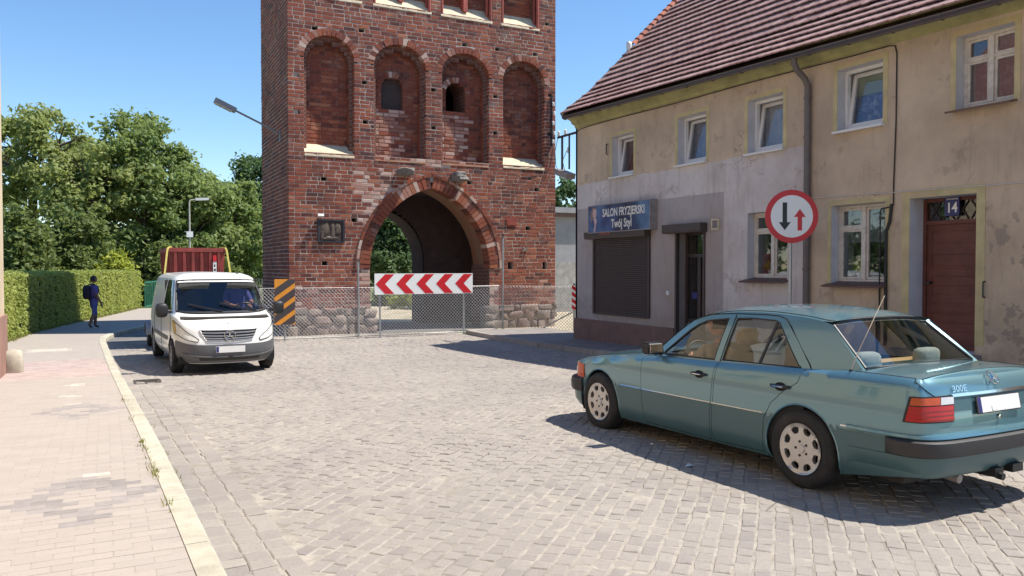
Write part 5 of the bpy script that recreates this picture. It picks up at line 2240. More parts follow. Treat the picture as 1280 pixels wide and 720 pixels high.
B = Loft([(0, 3.595), (.40, 3.575), (.66, 3.50), (.79, 3.32), (.835, 2.95), (.862, 2.3), (.870, 1.4), (.870, .5), (.862, -.3), (.842, -.72), (.80, -.96), (.68, -1.055), (.40, -1.085), (0, -1.095)], car_inset)
T_ = B.T
ty = lambda y: B.t_at_y(y)
# flank in (t, v): wheel arches and doors cut out
def circ_tv(yc, zc, r_, a0, a1, n_=22):
    out = []
    for i in range(n_ + 1):
        a = lerp(a0, a1, i / n_)
        out.append((ty(yc + r_ * math.cos(a)), zc + r_ * math.sin(a)))
    return out
zt = lambda t: ismooth(ZSH, B.plan(t)[0].y)
tF, tR = ty(2.8), ty(0.0)
SILL = .185
AR = .362
aF = math.asin((SILL - .31) / AR)
outer = [(0.0, .34), (.30, .32), (ty(3.28), .26)]
outer += circ_tv(2.8, .31, AR, aF, PI - aF)       # front arch from front to back (t grows backwards)
outer += circ_tv(0.0, .31, AR, aF, PI - aF)
outer += [(ty(-.62), .235), (ty(-.9), .28), (T_ - .45, .33), (T_, .34)]
k = 60
top = [(T_ * (1 - i / k), zt(T_ * (1 - i / k))) for i in range(k + 1)]
outer += top
P2 = lambda y, z: (ty(y), z)
belt = lambda y: ismooth(ZSH, y)
fdoor = [P2(2.03, belt(2.03)), P2(2.045, .80), P2(2.04, .55), P2(2.015, .33), P2(1.99, .215), P2(1.04, .205), P2(1.02, .5), P2(.985, .8), P2(.975, belt(.975))]
rdoor = [P2(.955, belt(.955)), P2(.965, .8), P2(1.0, .5), P2(1.02, .205), P2(.40, .215), P2(.385, .40), P2(.37, .52), P2(.30, .64), P2(.16, .76), P2(.03, .84), P2(-.005, belt(-.005))]
MOLD = .548
mi_ = lambda t, v: 1 if v < MOLD else 0
body = MB()
patch(body, outer, [fdoor, rdoor], lambda t, v: B.pt(t, v), .045, lines=[((.02, MOLD), (ty(3.18), MOLD)), ((ty(2.42), MOLD), (ty(2.06), MOLD)), ((ty(-.38), MOLD), (T_ - .02, MOLD))], mifn=mi_)
# bonnet and boot lid decks
def deck(m, t0, t1, n_, crown):
    rows_ = []
    for i in range(n_ + 1):
        t = lerp(t0, t1, i / n_)
        e = B.pt(t, zt(t))
        cr = crown * min(1, e.x / .6)
        rows_.append([Vector((e.x * u, e.y, e.z + cr * (1 - u ** 2) * (1 + .15 * u * u))) for u in [1 - j / 14 for j in range(15)]])
    vs = [p for r_ in rows_ for p in r_]
    fs = []
    for i in range(n_):
        for j in range(14):
            fs.append((i * 15 + j, i * 15 + j + 1, (i + 1) * 15 + j + 1, (i + 1) * 15 + j))
    m.add(vs, fs)
deck(body, 0.001, ty(1.93), 34, .055)
deck(body, ty(-.30), T_ - .001, 26, .035)
bodyo = joined(body, 'body', ['car_paint', 'car_cladding'], car, 40)
# shut lines of boot lid and bonnet
def ribbon(pts, wd, name, mat, parent, up=Vector((0, 0, 1)), h_=.003):
    m = MB()
    for a, b in zip(pts, pts[1:]):
        m.bar(a, b, wd, h_)
    return m.build(name, mat, parent)
def deck_z(t, u, crown):
    e = B.pt(t, zt(t))
    cr = crown * min(1, e.x / .6)
    return Vector((e.x * u, e.y, e.z + cr * (1 - u * u) * (1 + .15 * u * u) + .0015))
for sx in (-1, 1):
    pts = [deck_z(lerp(ty(-.44), ty(-.93), i / 12), .985, .035) for i in range(13)]
    tl = ty(-.98)
    pts2 = [B.pt(lerp(ty(-.945), T_ - .53, i / 6), lerp(.945, .78, i / 6), .002) for i in range(7)]
    pts += pts2
    ribbon([Vector((p.x * sx, p.y, p.z)) for p in pts], .007, 'boot_seam', 'car_seam', bodyo)
    pts = [deck_z(lerp(.62, ty(2.0), i / 14), .90 - .02 * i / 14, .055) for i in range(15)]
    ribbon([Vector((p.x * sx, p.y, p.z)) for p in pts], .006, 'bonnet_seam', 'car_seam', bodyo)
# doors
def door(poly, name):
    m = MB()
    patch(m, inset(poly, .0055), [], lambda t, v: B.pt(t, v), .045, lines=[((poly[0][0] + .06, MOLD), (poly[-1][0] - .22, MOLD))], mifn=mi_)
    # folded edge
    pl = resample(inset(poly, .0055), .05)
    m.add([B.pt(*p) for p in pl] + [B.pt(*p, -.03) for p in pl], [(i, (i + 1) % len(pl), len(pl) + (i + 1) % len(pl), len(pl) + i) for i in range(len(pl))])
    return both(m, name, ['car_paint', 'car_cladding'], car, 40)
fd = door(fdoor, 'front_door')
rd = door(rdoor, 'rear_door')
# dark lining behind the shut lines and in the wheel houses
m = MB()
m.grid(lambda t, v: B.pt(t, v, -.022), [lerp(ty(2.2), ty(-.02), i / 24) for i in range(25)], [.2, .4, .6, .8, .9])
both(m, 'door_frame', 'car_seam', car)
for yc in (2.8, 0.0):
    m = MB()
    m.grid(lambda a, x: (x, yc + (AR + .003) * math.cos(a), .31 + (AR + .003) * math.sin(a)), [lerp(-.35, PI + .35, i / 20) for i in range(21)], [.5, .83])
    m.grid(lambda a, r_: (.5, yc + r_ * math.cos(a), .31 + r_ * math.sin(a)), [lerp(-.35, PI + .35, i / 20) for i in range(21)], [.02, AR + .003])
    both(m, 'wheel_house', 'car_seam', car)
    m = MB()
    arc = [(ty(yc + AR * math.cos(lerp(aF, PI - aF, i / 24))), .31 + AR * math.sin(lerp(aF, PI - aF, i / 24))) for i in range(25)]
    m.tube([B.pt(*p, -.006) for p in arc], .010, 6)
    both(m, 'arch_lip', 'car_cladding' if False else 'car_paint', car, 60)
m = MB()
m.box(-.70, .70, -.80, 3.35, .20, .32)
m.build('underbody', 'interior_dark', car)
# bright moulding along the flank and round the tail
def flank_strip(t0, t1, v, h_, off, name, mat, parent=car, n_=30, sides=(-1, 1)):
    for sx in sides:
        m = MB()
        q = []
        for i in range(n_ + 1):
            t = lerp(t0, t1, i / n_)
            for (dv, do) in ((-h_ / 2, 0), (-h_ / 2, off), (h_ / 2, off), (h_ / 2, 0)):
                p = B.pt(t, v + dv, do)
                q.append((p.x * sx, p.y, p.z))
        fs = []
        for i in range(n_):
            for k in range(3):
                f = (i * 4 + k, i * 4 + k + 1, i * 4 + k + 5, i * 4 + k + 4)
                fs.append(f if sx > 0 else f[::-1])
        fs += [(0, 1, 2, 3), (n_ * 4 + 3, n_ * 4 + 2, n_ * 4 + 1, n_ * 4)]
        m.add(q, fs)
        m.build(name, mat, parent, shade=30)
flank_strip(ty(2.40), ty(2.055), .552, .008, .005, 'bright_strip', 'chrome')
flank_strip(ty(2.03), ty(1.02), .552, .008, .005, 'bright_strip', 'chrome')
flank_strip(ty(1.0), ty(.39), .552, .008, .005, 'bright_strip', 'chrome')
flank_strip(ty(-.385), T_ - .01, .572, .011, .010, 'bright_strip', 'chrome')
# bumpers
def bumper(t0, t1, prof, name, mat, n_=44):
    m = MB()
    for i in range(n_ + 1):
        t = lerp(t0, t1, i / n_)
        e = min(1, (i + .3) / 2.5, (n_ - i + 2.6) / 2.5) if t1 < T_ - .1 or t0 > .1 else 1
        for (o_, z) in prof:
            p, nr = B.plan(t)
            base = B.pt(t, .5)
            k = min(1.0, (t - t0) / .10) if t0 > .1 else min(1.0, (t1 - t) / .10)
            q = p + nr * (o_ * (.35 + .65 * k))
            m.v.append((max(0, q.x), q.y, z))
    np_ = len(prof)
    for i in range(n_):
        for k in range(np_ - 1):
            m.f.append((i * np_ + k, i * np_ + k + 1, (i + 1) * np_ + k + 1, (i + 1) * np_ + k))
            m.mi.append(0)
    e0 = tuple(range(np_)) if t0 > .1 else tuple(n_ * np_ + k for k in range(np_))[::-1]
    m.f.append(e0)
    m.mi.append(0)
    return joined(m, name, mat, car, 38)
bumper(ty(-.76), T_, [(-.04, .43), (.030, .433), (.050, .445), (.058, .50), (.054, .540), (.030, .553), (-.04, .555)], 'rear_bumper', 'bumper_grey')
bumper(ty(-.44), T_, [(-.03, .556), (.024, .557), (.032, .566), (.024, .584), (-.03, .592)], 'bumper_cap', 'car_paint')
bumper(ty(-.44), T_, [(-.12, .27), (-.055, .275), (-.008, .325), (.006, .429), (-.03, .429)], 'rear_apron', 'car_cladding')
bumper(0, ty(3.17), [(-.04, .38), (.045, .385), (.060, .41), (.062, .49), (.05, .53), (.02, .545), (-.04, .548)], 'front_bumper', 'bumper_grey')
bumper(0, ty(3.20), [(-.10, .20), (-.04, .21), (.01, .28), (.02, .379), (-.03, .379)], 'front_apron', 'car_cladding')
# tail lamps
def lamp_patch(t0, t1, v0, v1, off, name, mat, parent, sides=(-1, 1), slant=0.0):
    out = []
    for sx in sides:
        m = MB()
        us = [lerp(t0, t1, i / 10) for i in range(11)]
        def fn(t, v):
            tt = t + slant * (v - v0)
            p = B.pt(tt, v, off)
            return (p.x * sx, p.y, p.z)
        m.grid(fn, us, [lerp(v0, v1, i / 5) for i in range(6)], flip=sx < 0)
        # rim to the body
        ed = [(t, v0) for t in us] + [(t1, v1)] + [(t, v1) for t in us[::-1]] + [(t0, v0)]
        m.add([fn(*p) for p in ed] + [tuple(Vector((sx * q.x, q.y, q.z))) for q in [B.pt(p[0] + slant * (p[1] - v0), p[1], -.005) for p in ed]], [(i, i + 1, len(ed) + i + 1, len(ed) + i) for i in range(len(ed) - 1)])
        out.append(m.build(name, mat, parent, shade=40))
    return out
tA, tB = ty(-.905), T_ - .50
lamps = lamp_patch(tA - .03, tB - .01, .668, .850, .006, 'tail_lamp', 'plastic_black', car, slant=.22)
for L_, sx in zip(lamps, (-1, 1)):
    lamp_patch(tA - .008, tB - .022, .678, .783, .013, 'red_lens', 'lens_red', L_, (sx,), slant=.22)
    lamp_patch(tA + .018, lerp(tA, tB, .66), .791, .840, .013, 'amber_lens', 'lens_amber', L_, (sx,), slant=.22)
    lamp_patch(lerp(tA, tB, .68), tB + .004, .791, .840, .013, 'clear_lens', 'lens_clear', L_, (sx,), slant=.22)
    for vv in (.695, .725, .755):
        flank_strip(tA + .02, tB - .01, vv, .006, .017, 'lens_rib', 'lens_red', L_, 10, (sx,))
# rear panel: garnish strip, plate, star, badge, lock
def tail_pt(x, v, off=0.0):
    lo, hi = T_ - .7, T_
    for _ in range(30):
        mid = (lo + hi) / 2
        if B.pt(mid, v).x > abs(x): lo = mid
        else: hi = mid
    p = B.pt((lo + hi) / 2, v, off)
    return Vector((x, p.y, p.z))
m = MB()
m.grid(lambda x, v: tail_pt(x, v, .014), [-.49 + .98 * i / 14 for i in range(15)], [.838, .848, .858])
m.grid(lambda x, v: tail_pt(x, [.838, .836][int(v)], [.014, .0][int(v)]), [-.49 + .98 * i / 14 for i in range(15)], [0, 1])
m.build('boot_trim', 'chrome', car, fix=True)
m = MB()
m.grid(lambda x, v: tail_pt(x, v, .004), [-.49 + .98 * i / 14 for i in range(15)], [.735, .78, .832])
m.build('plate_recess', 'car_cladding', car, fix=True)
def tail_frame(x, v, off):
    o_ = tail_pt(x, v, off)
    upv = (tail_pt(x, v + .02, off) - tail_pt(x, v - .02, off)).normalized()
    ex = Vector((1, 0, 0))
    ez = ex.cross(upv).normalized()
    return frame_mat(o_, ex, upv, ez)
Fm = tail_frame(.0, .762, .012)
def local_box(Fm, x0, x1, y0, y1, z0, z1, name, mat, parent):
    m = MB()
    m.box(x0, x1, y0, y1, z0, z1)
    m.v = [tuple(Fm @ Vector(p)) for p in m.v]
    return m.build(name, mat, parent)
pl = local_box(Fm, -.265, .265, -.062, .062, 0, .008, 'licence_plate', 'bumper_grey', car)
local_box(Fm, -.255, .255, -.054, .054, .008, .0095, 'plate_face', 'plate_white', pl)
local_box(Fm, -.255, -.215, -.054, .054, .0096, .0105, 'plate_band', 'sign_blue', pl)
text_mesh('L  .   _  .', .05, 'sign_black', 'plate_marks', pl, Fm @ Matrix.Translation((-.02, -.035, .0098)), extrude=.0003)
Fm = tail_frame(.0, .93, .004)
def star(Fm, r_, parent, mat='chrome'):
    m = MB()
    m.tube([Fm @ Vector((r_ * math.cos(2 * PI * i / 28), r_ * math.sin(2 * PI * i / 28), .012)) for i in range(29)], r_ * .085, 6)
    o_ = m.build('badge_ring', mat, parent, shade=60)
    for k in range(3):
        a = PI / 2 + 2 * PI * k / 3
        d = Vector((math.cos(a), math.sin(a), 0))
        p = Vector((-d.y, d.x, 0))
        m = MB()
        c0 = Vector((0, 0, .012))
        m.add([Fm @ (c0 + p * r_ * .17), Fm @ (c0 + d * r_ * .96), Fm @ (c0 - p * r_ * .17), Fm @ (c0 + Vector((0, 0, .012)))], [(0, 1, 3), (1, 2, 3), (2, 0, 3)])
        m.build('badge_arm', mat, o_, fix=True)
star(Fm, .054, car)
text_mesh('300E', .066, 'chrome', 'badge_text', car, tail_frame(-.40, .888, .006) @ Matrix.Translation((0, 0, .003)), xscale=1.3, extrude=.001)
local_box(tail_frame(-.40, .888, .006), -.105, .105, -.038, -.031, 0, .005, 'badge_bar', 'chrome', car)
m = MB()
Fm = tail_frame(0, .665, .004)
m.lathe([(.018, 0), (.016, .01), (.0, .011)], n=14)
m.v = [tuple(Fm @ Vector(p)) for p in m.v]
m.build('boot_lock', 'chrome', car, shade=50)
m = MB()
m.tube([(-.36, -.85, .25), (-.36, -1.00, .235)], .033, 12)
m.build('exhaust_pipe', 'bracket_metal', car, shade=50)
m = MB()
m.box(-.10, .0, -1.10, -.9, .235, .30)
m.tube([(-.05, -1.08, .245), (-.05, -1.13, .24)], .028, 8)
m.build('tow_bar', 'plastic_black', car)
m = MB()
m.box(.10, .23, -1.11, -1.0, .25, .31)
m.build('tow_socket', 'plastic_black', car)
# front lamps and grille (mostly turned away)
lamp_patch(.36, ty(3.335), .56, .70, .006, 'headlamp', 'headlamp_glass', car)
lamp_patch(ty(3.325), ty(3.14), .545, .70, .007, 'indicator', 'lens_amber', car, slant=.0)
m = MB()
m.grid(lambda t, v: B.pt(t, v, .02), [0.0, .1, .2, .32], [.55, .60, .65, .70])
joined(m, 'grille', 'chrome', car)
# greenhouse
RAIL = [(-.05, 1.325), (.2, 1.355), (.6, 1.375), (1.0, 1.362), (1.25, 1.325), (1.48, 1.262), (1.55, 1.235)]
ROOFC = [(-.12, 1.345), (.1, 1.395), (.5, 1.428), (.9, 1.430), (1.2, 1.405), (1.42, 1.358)]
def gx(y, z):
    h_ = z - .90
    return .785 - .27 * h_ - .20 * h_ * h_ - .05 * smooth(.4, -.6, y) - .045 * smooth(1.3, 2.1, y) - .0
def gpt(y, z, off=0.0):
    return Vector((gx(y, z) + off, y, z))
sideP = [(2.02, .87), (1.55, 1.235)] + [(lerp(1.5, -.03, i / 14), ismooth(RAIL, lerp(1.5, -.03, i / 14))) for i in range(15)] + [(-.12, 1.30), (-.27, 1.165), (-.50, .955), (0, .93), (1, .90)]
fwin = [(1.83, .915), (1.50, 1.175), (1.40, 1.235), (1.28, 1.280), (1.0, 1.312), (1.055, .925)]
rwin = [(.965, .930), (.91, 1.318), (.72, 1.326), (.45, 1.318), (.40, 1.30), (.335, 1.235), (.10, .972), (.07, .955)]
m = MB()
patch(m, sideP, [fwin, rwin], lambda y, z: gpt(y, z), .04)
for w_ in (fwin, rwin):
    pl_ = resample(w_, .05)
    m.add([gpt(*p) for p in pl_] + [gpt(*p, -.022) for p in pl_], [(i, (i + 1) % len(pl_), len(pl_) + (i + 1) % len(pl_), len(pl_) + i) for i in range(len(pl_))])
both(m, 'pillars', 'car_paint', car, 40)
for w_, nm in ((fwin, 'front_side_window'), (rwin, 'rear_side_window')):
    m = MB()
    patch(m, w_, [], lambda y, z: gpt(y, z, -.014), .06)
    gl = both(m, nm, 'car_glass', car, 60)
    m = MB()
    pl_ = resample(inset(w_, .006), .05)
    m.tube([gpt(*p, -.006) for p in pl_] + [gpt(*pl_[0], -.006)], .0085, 5, cap=False)
    for g_, q in zip(gl, (mirror_x(m), m)):
        q.build('window_seal', 'plastic_black', g_, shade=60)
    if nm.startswith('rear'):
        m = MB()
        m.bar(gpt(.52, .945, -.008), gpt(.43, 1.305, -.008), .022, .014, up=(1, 0, 0))
        for g_, q in zip(gl, (mirror_x(m), m)):
            q.build('quarter_bar', 'interior_tan' if False else 'bumper_grey', g_)
# door-frame shut line on the pillars
for sx in (-1, 1):
    for pts in ([(.985, .905), (.955, 1.10), (.925, 1.34)], [(2.0, .895), (1.60, 1.19), (1.46, 1.277), (1.28, 1.332), (1.0, 1.352), (.6, 1.358), (.42, 1.352), (.34, 1.33), (.27, 1.27), (.0, .985), (-.03, .935)]):
        ribbon([Vector((sx * (gx(*p) + .0015), p[0], p[1])) for p in pts], .008, 'door_seam', 'car_seam', car, h_=.008)
# roof
m = MB()
ys = [lerp(1.42, -.1, i / 18) for i in range(19)]
def roofp(u, y):
    zr = ismooth(RAIL, y)
    e = gx(y, zr)
    zc_ = ismooth(ROOFC, y)
    return Vector((e * u, y + .04 * (1 - u * u) * (1 if y > 1.3 else 0), zr + (zc_ - zr) * (1 - abs(u) ** 2.6)))
m.grid(lambda u, y: roofp(u, y), [-1 + 2 * i / 22 for i in range(23)], ys)
rf_ = m.build('roof', 'car_paint', car, shade=60)
for sx in (-1, 1):
    ribbon([roofp(.93 * sx, y) + Vector((0, 0, .002)) for y in ys], .008, 'drip_seam', 'car_seam', rf_)
m = MB()
m.grid(lambda u, y: roofp(u, y) - Vector((0, 0, .03)), [-.97, -.5, 0, .5, .97], ys)
m.build('headlining', 'interior_pale', rf_)
# screens
def screen(bot, top_, name, nu=16):
    m = MB()
    m.grid(lambda a, b: bot(a).lerp(top_(a), b) + Vector((0, 0, 0)), [-1 + 2 * i / nu for i in range(nu + 1)], [i / 6 for i in range(7)])
    g_ = m.build(name, 'car_glass', car, shade=60)
    ed = [bot(-1 + 2 * i / nu) for i in range(nu + 1)] + [top_(1 - 2 * i / nu) for i in range(nu + 1)]
    q = MB()
    q.tube(ed + [ed[0]], .013, 6, cap=False)
    q.build('screen_seal', 'plastic_black', g_, shade=60)
    return g_
screen(lambda a: Vector((a * .70, 2.02 - .12 * a * a, .925 - .02 * a * a)), lambda a: Vector((a * .585, 1.43 - .03 * a * a, 1.352 - .07 * a ** 4)), 'windscreen')
rg = screen(lambda a: Vector((a * .665, -.50 + .045 * a * a, 1.002 - .012 * a * a)), lambda a: Vector((a * .57, -.09 + .01 * a * a, 1.345 - .045 * a ** 4)), 'rear_screen')
# C-pillar trim to the rear screen and scuttle panels
m = MB()
m.grid(lambda u, b: Vector((lerp(.665, gx(-.50, .955), u), lerp(-.455, -.50, u), lerp(.99, .955, u))).lerp(Vector((lerp(.57, gx(-.12, 1.30), u), lerp(-.08, -.10, u), lerp(1.30, 1.31, u))), b), [0, .5, 1], [i / 6 for i in range(7)])
both(m, 'rear_pillar', 'car_paint', car, 60)
m = MB()
m.grid(lambda u, b: Vector((lerp(.70, gx(2.02, .87), u), lerp(1.90, 2.02, u), lerp(.905, .87, u))).lerp(Vector((lerp(.585, gx(1.5, 1.25), u), lerp(1.40, 1.5, u), lerp(1.282, 1.25, u))), b), [0, .5, 1], [i / 6 for i in range(7)])
both(m, 'front_pillar', 'car_paint', car, 60)
m = MB()
m.grid(lambda u, y: Vector((u * lerp(.69, .76, (2.05 - y) / .2), y - .1 * u * u, .915)), [-1, -.5, 0, .5, 1], [2.05, 1.95, 1.85])
m.build('scuttle', 'plastic_black', car)
m = MB()
m.grid(lambda u, y: Vector((u * .70, y, .965)), [-1, 0, 1], [-.52, -.2, .05])
m.build('parcel_shelf', 'interior_pale', car)
# mirrors, handles, aerial
for sx in (-1, 1):
    m = MB()
    xm = sx * .90
    m.obox((xm, 1.80, .985), (.095, .0, 0), (sx * .012, .055, 0), (0, .01, .058))
    mr = m.build('door_mirror', 'plastic_black', car)
    me = mr.data
    bm = bmesh.new(); bm.from_mesh(me)
    bmesh.ops.bevel(bm, geom=bm.edges[:] + bm.verts[:], offset=.018, segments=3, affect='EDGES')
    bm.to_mesh(me); bm.free()
    m = MB()
    m.obox((xm, 1.742, .985), (.075, .0, 0), (0, .003, 0), (0, 0, .042))
    m.build('mirror_glass', 'chrome', mr)
    m = MB()
    m.bar((sx * .79, 1.80, .93), (sx * .86, 1.80, .96), .05)
    m.build('mirror_foot', 'plastic_black', mr)
def handle(y, v, parent, sx):
    m = MB()
    pts = []
    for i in range(9):
        yy = lerp(y + .09, y - .095, i / 8)
        p = B.pt(ty(yy), v, .028 if 0 < i < 8 else .006)
        pts.append((p.x * sx, p.y, p.z))
    m.tube(pts, .014, 8)
    h_ = m.build('handle', 'plastic_black', parent, shade=60)
    m = MB()
    pts = []
    for i in range(5):
        p = B.pt(ty(lerp(y + .05, y - .06, i / 4)), v, .042)
        pts.append((p.x * sx, p.y, p.z))
    m.tube(pts, .006, 6)
    m.build('handle_trim', 'chrome', h_, shade=60)
    m = MB()
    pl_ = [(ty(y) + .062 * math.cos(2 * PI * i / 14), v - .004 + .036 * math.sin(2 * PI * i / 14)) for i in range(14)]
    m.add([tuple(Vector((q.x * sx, q.y, q.z))) for q in [B.pt(*p, .0025) for p in pl_]], [tuple(range(14))])
    m.build('handle_recess', 'car_seam', h_)
for g_, yy in ((fd, 1.17), (rd, .20)):
    for o_, sx in zip(g_, (-1, 1)):
        handle(yy, .795, o_, sx)
m = MB()
m.tube([(-.755, -.40, .955), (-.755, -.405, .985), (-.755, -.45, 1.10), (-.75, -.68, 1.55)], [.014, .006, .004, .003], 6)
an = m.build('aerial', 'chrome', car)
m = MB()
m.lathe([(.026, -.02), (.022, .012), (.012, .03), (0, .032)], (-.755, -.40, .955), n=12)
m.build('aerial_base', 'plastic_black', an, shade=50)
for sx in (-1, 1):
    for yy in (2.8, 0.0):
        wo_ = MB()
        w_ = thing('wheel', None, None)
        w_.parent = car
        wheel(w_, sx * .765, yy, sx)
# cabin: seats, shelf head rests, wheel, dashboard
def seat(x, y, mat, w_=.46, hr=True):
    m = MB()
    m.obox((x, y, .44), (w_ / 2, 0, 0), (0, .25, .03), (0, -.01, .09))
    m.obox((x, y - .30, .74), (w_ / 2, 0, 0), (0, .07, .02), (0, -.09, .31))
    s_ = m.build('seat', mat, car)
    if hr:
        m = MB()
        m.obox((x, y - .40, 1.13), (.13, 0, 0), (0, .045, 0), (0, -.02, .075))
        h_ = m.build('head_rest', mat, s_)
        bm = bmesh.new(); bm.from_mesh(h_.data)
        bmesh.ops.bevel(bm, geom=bm.edges[:], offset=.035, segments=3, affect='EDGES')
        bm.to_mesh(h_.data); bm.free()
    return s_
seat(-.38, 1.45, 'interior_tan')
seat(.38, 1.35, 'interior_tan')
m = MB()
m.obox((0, .22, .45), (.66, 0, 0), (0, .25, .03), (0, 0, .1))
m.obox((0, -.08, .74), (.66, 0, 0), (0, .07, .02), (0, -.1, .24))
m.build('rear_bench', 'interior_tan', car)
for x in (-.38, .38):
    o_ = rock(x, -.24, 1.02, .14, .06, .07, 'interior_pale', 'head_rest', car, e=.6, rough=.05)
m = MB()
m.grid(lambda a, b: Vector((-.36 + .2 * a + .03 * math.sin(5 * b), .80 - .03 * math.cos(3 * a) - .05 * b, 1.08 - .30 * b + .02 * math.sin(7 * a))), [-1, -.5, 0, .5, 1], [0, .25, .5, .75, 1])
m.build('seat_cloth', 'white_cloth', car, shade=60)
m = MB()
m.prism([(1.74, .55), (1.74, .82), (1.80, .88), (1.98, .885), (1.98, .55)], lambda a, b: (-.70, a, b), lambda a, b: (.70, a, b))
m.build('dashboard', 'interior_dark', car, fix=True)
m = MB()
m.tube([Vector((-.36 + .19 * math.cos(2 * PI * i / 24), 1.70 + .06 * math.sin(2 * PI * i / 24), .86 + .175 * math.sin(2 * PI * i / 24))) for i in range(25)], .014, 6)
m.bar((-.54, 1.70, .86), (-.18, 1.70, .86), .03)
m.build('steering_wheel', 'plastic_black', car, shade=60)
m = MB()
m.obox((.02, 1.50, 1.275), (.11, 0, 0), (0, .012, 0), (0, 0, .03))
m.build('rear_view_mirror', 'plastic_black', car)
m = MB()
m.grid(lambda x, y: (x, y, .31), [-.7, 0, .7], [-.2, 1, 2])
m.build('cabin_floor', 'interior_dark', car)

# ------------------------------------------------------------------ the white van
van = thing('delivery_van', 'white delivery van with grey bumper facing out beside the brick tower', 'van', (1.97, 15.95, gz(16)))
van.scale = (.965, .965, .965)
van.rotation_euler = (0, 0, PI + rad(2.5))     # local +y = forwards
# local y: front axle 0, nose +.86, tail -3.9
VS = [(0, (.10, .24)), (1, (.015, .40)), (2, (.0, .62)), (3, (.0, .86)), (4, (.012, 1.06)), (5, (.035, 1.18)), (6, (.135, 1.70)), (7, (.21, 1.82)), (8, (.36, 1.885))]
VF = [(0, (.09, .22)), (1, (.01, .34)), (2, (.0, .55)), (3, (.045, .70)), (4, (.16, .93)), (5, (.62, 1.125)), (6, (1.34, 1.72)), (7, (1.50, 1.815)), (8, (1.74, 1.885))]
VB = [(0, (.06, .30)), (1, (.0, .40)), (2, (.0, .62)), (3, (.0, .86)), (4, (.0, 1.06)), (5, (.01, 1.18)), (6, (.08, 1.70)), (7, (.13, 1.82)), (8, (.28, 1.885))]
def tab(T, v, i):
    return ismooth([(a, b[i]) for a, b in T], v)
def van_inset(p, nr, v):
    f = max(0, nr.y)
    k = f ** 1.5
    kb = max(0, -nr.y) ** 2
    ks = max(0, 1 - k - kb)
    d = ks * tab(VS, v, 0) + k * tab(VF, v, 0) + kb * tab(VB, v, 0)
    z = (ks * tab(VS, v, 1) + k * tab(VF, v, 1) + kb * tab(VB, v, 1)) / (ks + k + kb)
    return d, z
V = Loft([(0, .875), (.35, .86), (.62, .79), (.80, .64), (.89, .38), (.925, .0), (.945, -.6), (.95, -1.6), (.95, -2.8), (.945, -3.5), (.92, -3.78), (.80, -3.87), (.4, -3.89), (0, -3.89)], van_inset)
# the nose slopes so far that the outline must not be inset along its own normal there: move straight back instead
def vpt(t, v, off=0.0):
    p, nr = V.plan(t)
    d, z = van_inset(p, nr, v)
    f = max(0, nr.y)
    u = max(0.0, (p.y + 1.5) / 2.375)
    yy = p.y - tab(VF, v, 0) * u ** 1.15
    if nr.y < 0:
        yy += tab(VB, v, 0) * nr.y * nr.y
    xx = p.x * (1 - tab(VS, v, 0) / .95)
    n3 = Vector((nr.x, nr.y, .7 * max(0, min(1, (v - 3) / 2)) * f))
    return Vector((max(0, xx + n3.x * off), yy + n3.y * off, z + n3.z * off))
def vty(y, v):
    lo, hi = .6, V.T * .9
    for _ in range(30):
        mid = (lo + hi) / 2
        if vpt(mid, v).y > y: lo = mid
        else: hi = mid
    return lo
vt = lambda y: V.t_at_y(y, .75)
TV = V.T
tA_ = vt(.12)              # A pillar foot
def hole_rects():
    return [((0, tA_ - .30), (5.08, 6.02))]
m = MB()
ts = [TV * i / 110 for i in range(111)]
vvs = [i * .2 for i in range(41)]
def in_wheel(p):
    return any((p.y - yc) ** 2 + (p.z - .32) ** 2 < .375 ** 2 for yc in (0, -3.2)) and p.x > .6
pts = {}
def keepv(tm, vm):
    p = vpt(tm, vm)
    if in_wheel(p): return False
    if tm < tWS(vm) and 5.0 < vm < 6.1: return False
    y = p.y
    if 5.0 < vm < 6.15 and sideA(vm) > y > -1.35 and tm > tA_ - .2: return False
    return True
tWS = lambda v: lerp(.98, 1.02, (v - 5) / 1.1)
sideA = lambda v: lerp(-.06, -.66, (v - 5.0) / 1.15)
fs, vs = [], []
nt_ = len(ts)
for v in vvs:
    for t in ts:
        vs.append(vpt(t, v))
for j in range(len(vvs) - 1):
    for i in range(nt_ - 1):
        tm, vm = (ts[i] + ts[i + 1]) / 2, (vvs[j] + vvs[j + 1]) / 2
        if keepv(tm, vm):
            fs.append((j * nt_ + i, j * nt_ + i + 1, (j + 1) * nt_ + i + 1, (j + 1) * nt_ + i))
m.add(vs, fs)
# roof deck
edge = [vpt(t, 8) for t in ts]
edge = [e for i, e in enumerate(edge) if i == 0 or (e - edge[i - 1]).length > .004]
pl_ = [(0.0, edge[0].y)] + [(e.x, e.y) for e in edge if e.x > .002] + [(0.0, edge[-1].y)]
patch(m, pl_, [], lambda x, y: Vector((x, y, 1.885 + .03 * (1 - (x / .62) ** 2) * min(1, (edge[0].y - y) / .4 + .02) * min(1, (y - edge[-1].y) / .4 + .02))), .09)
joined(m, 'body', 'van_paint', van, 40)
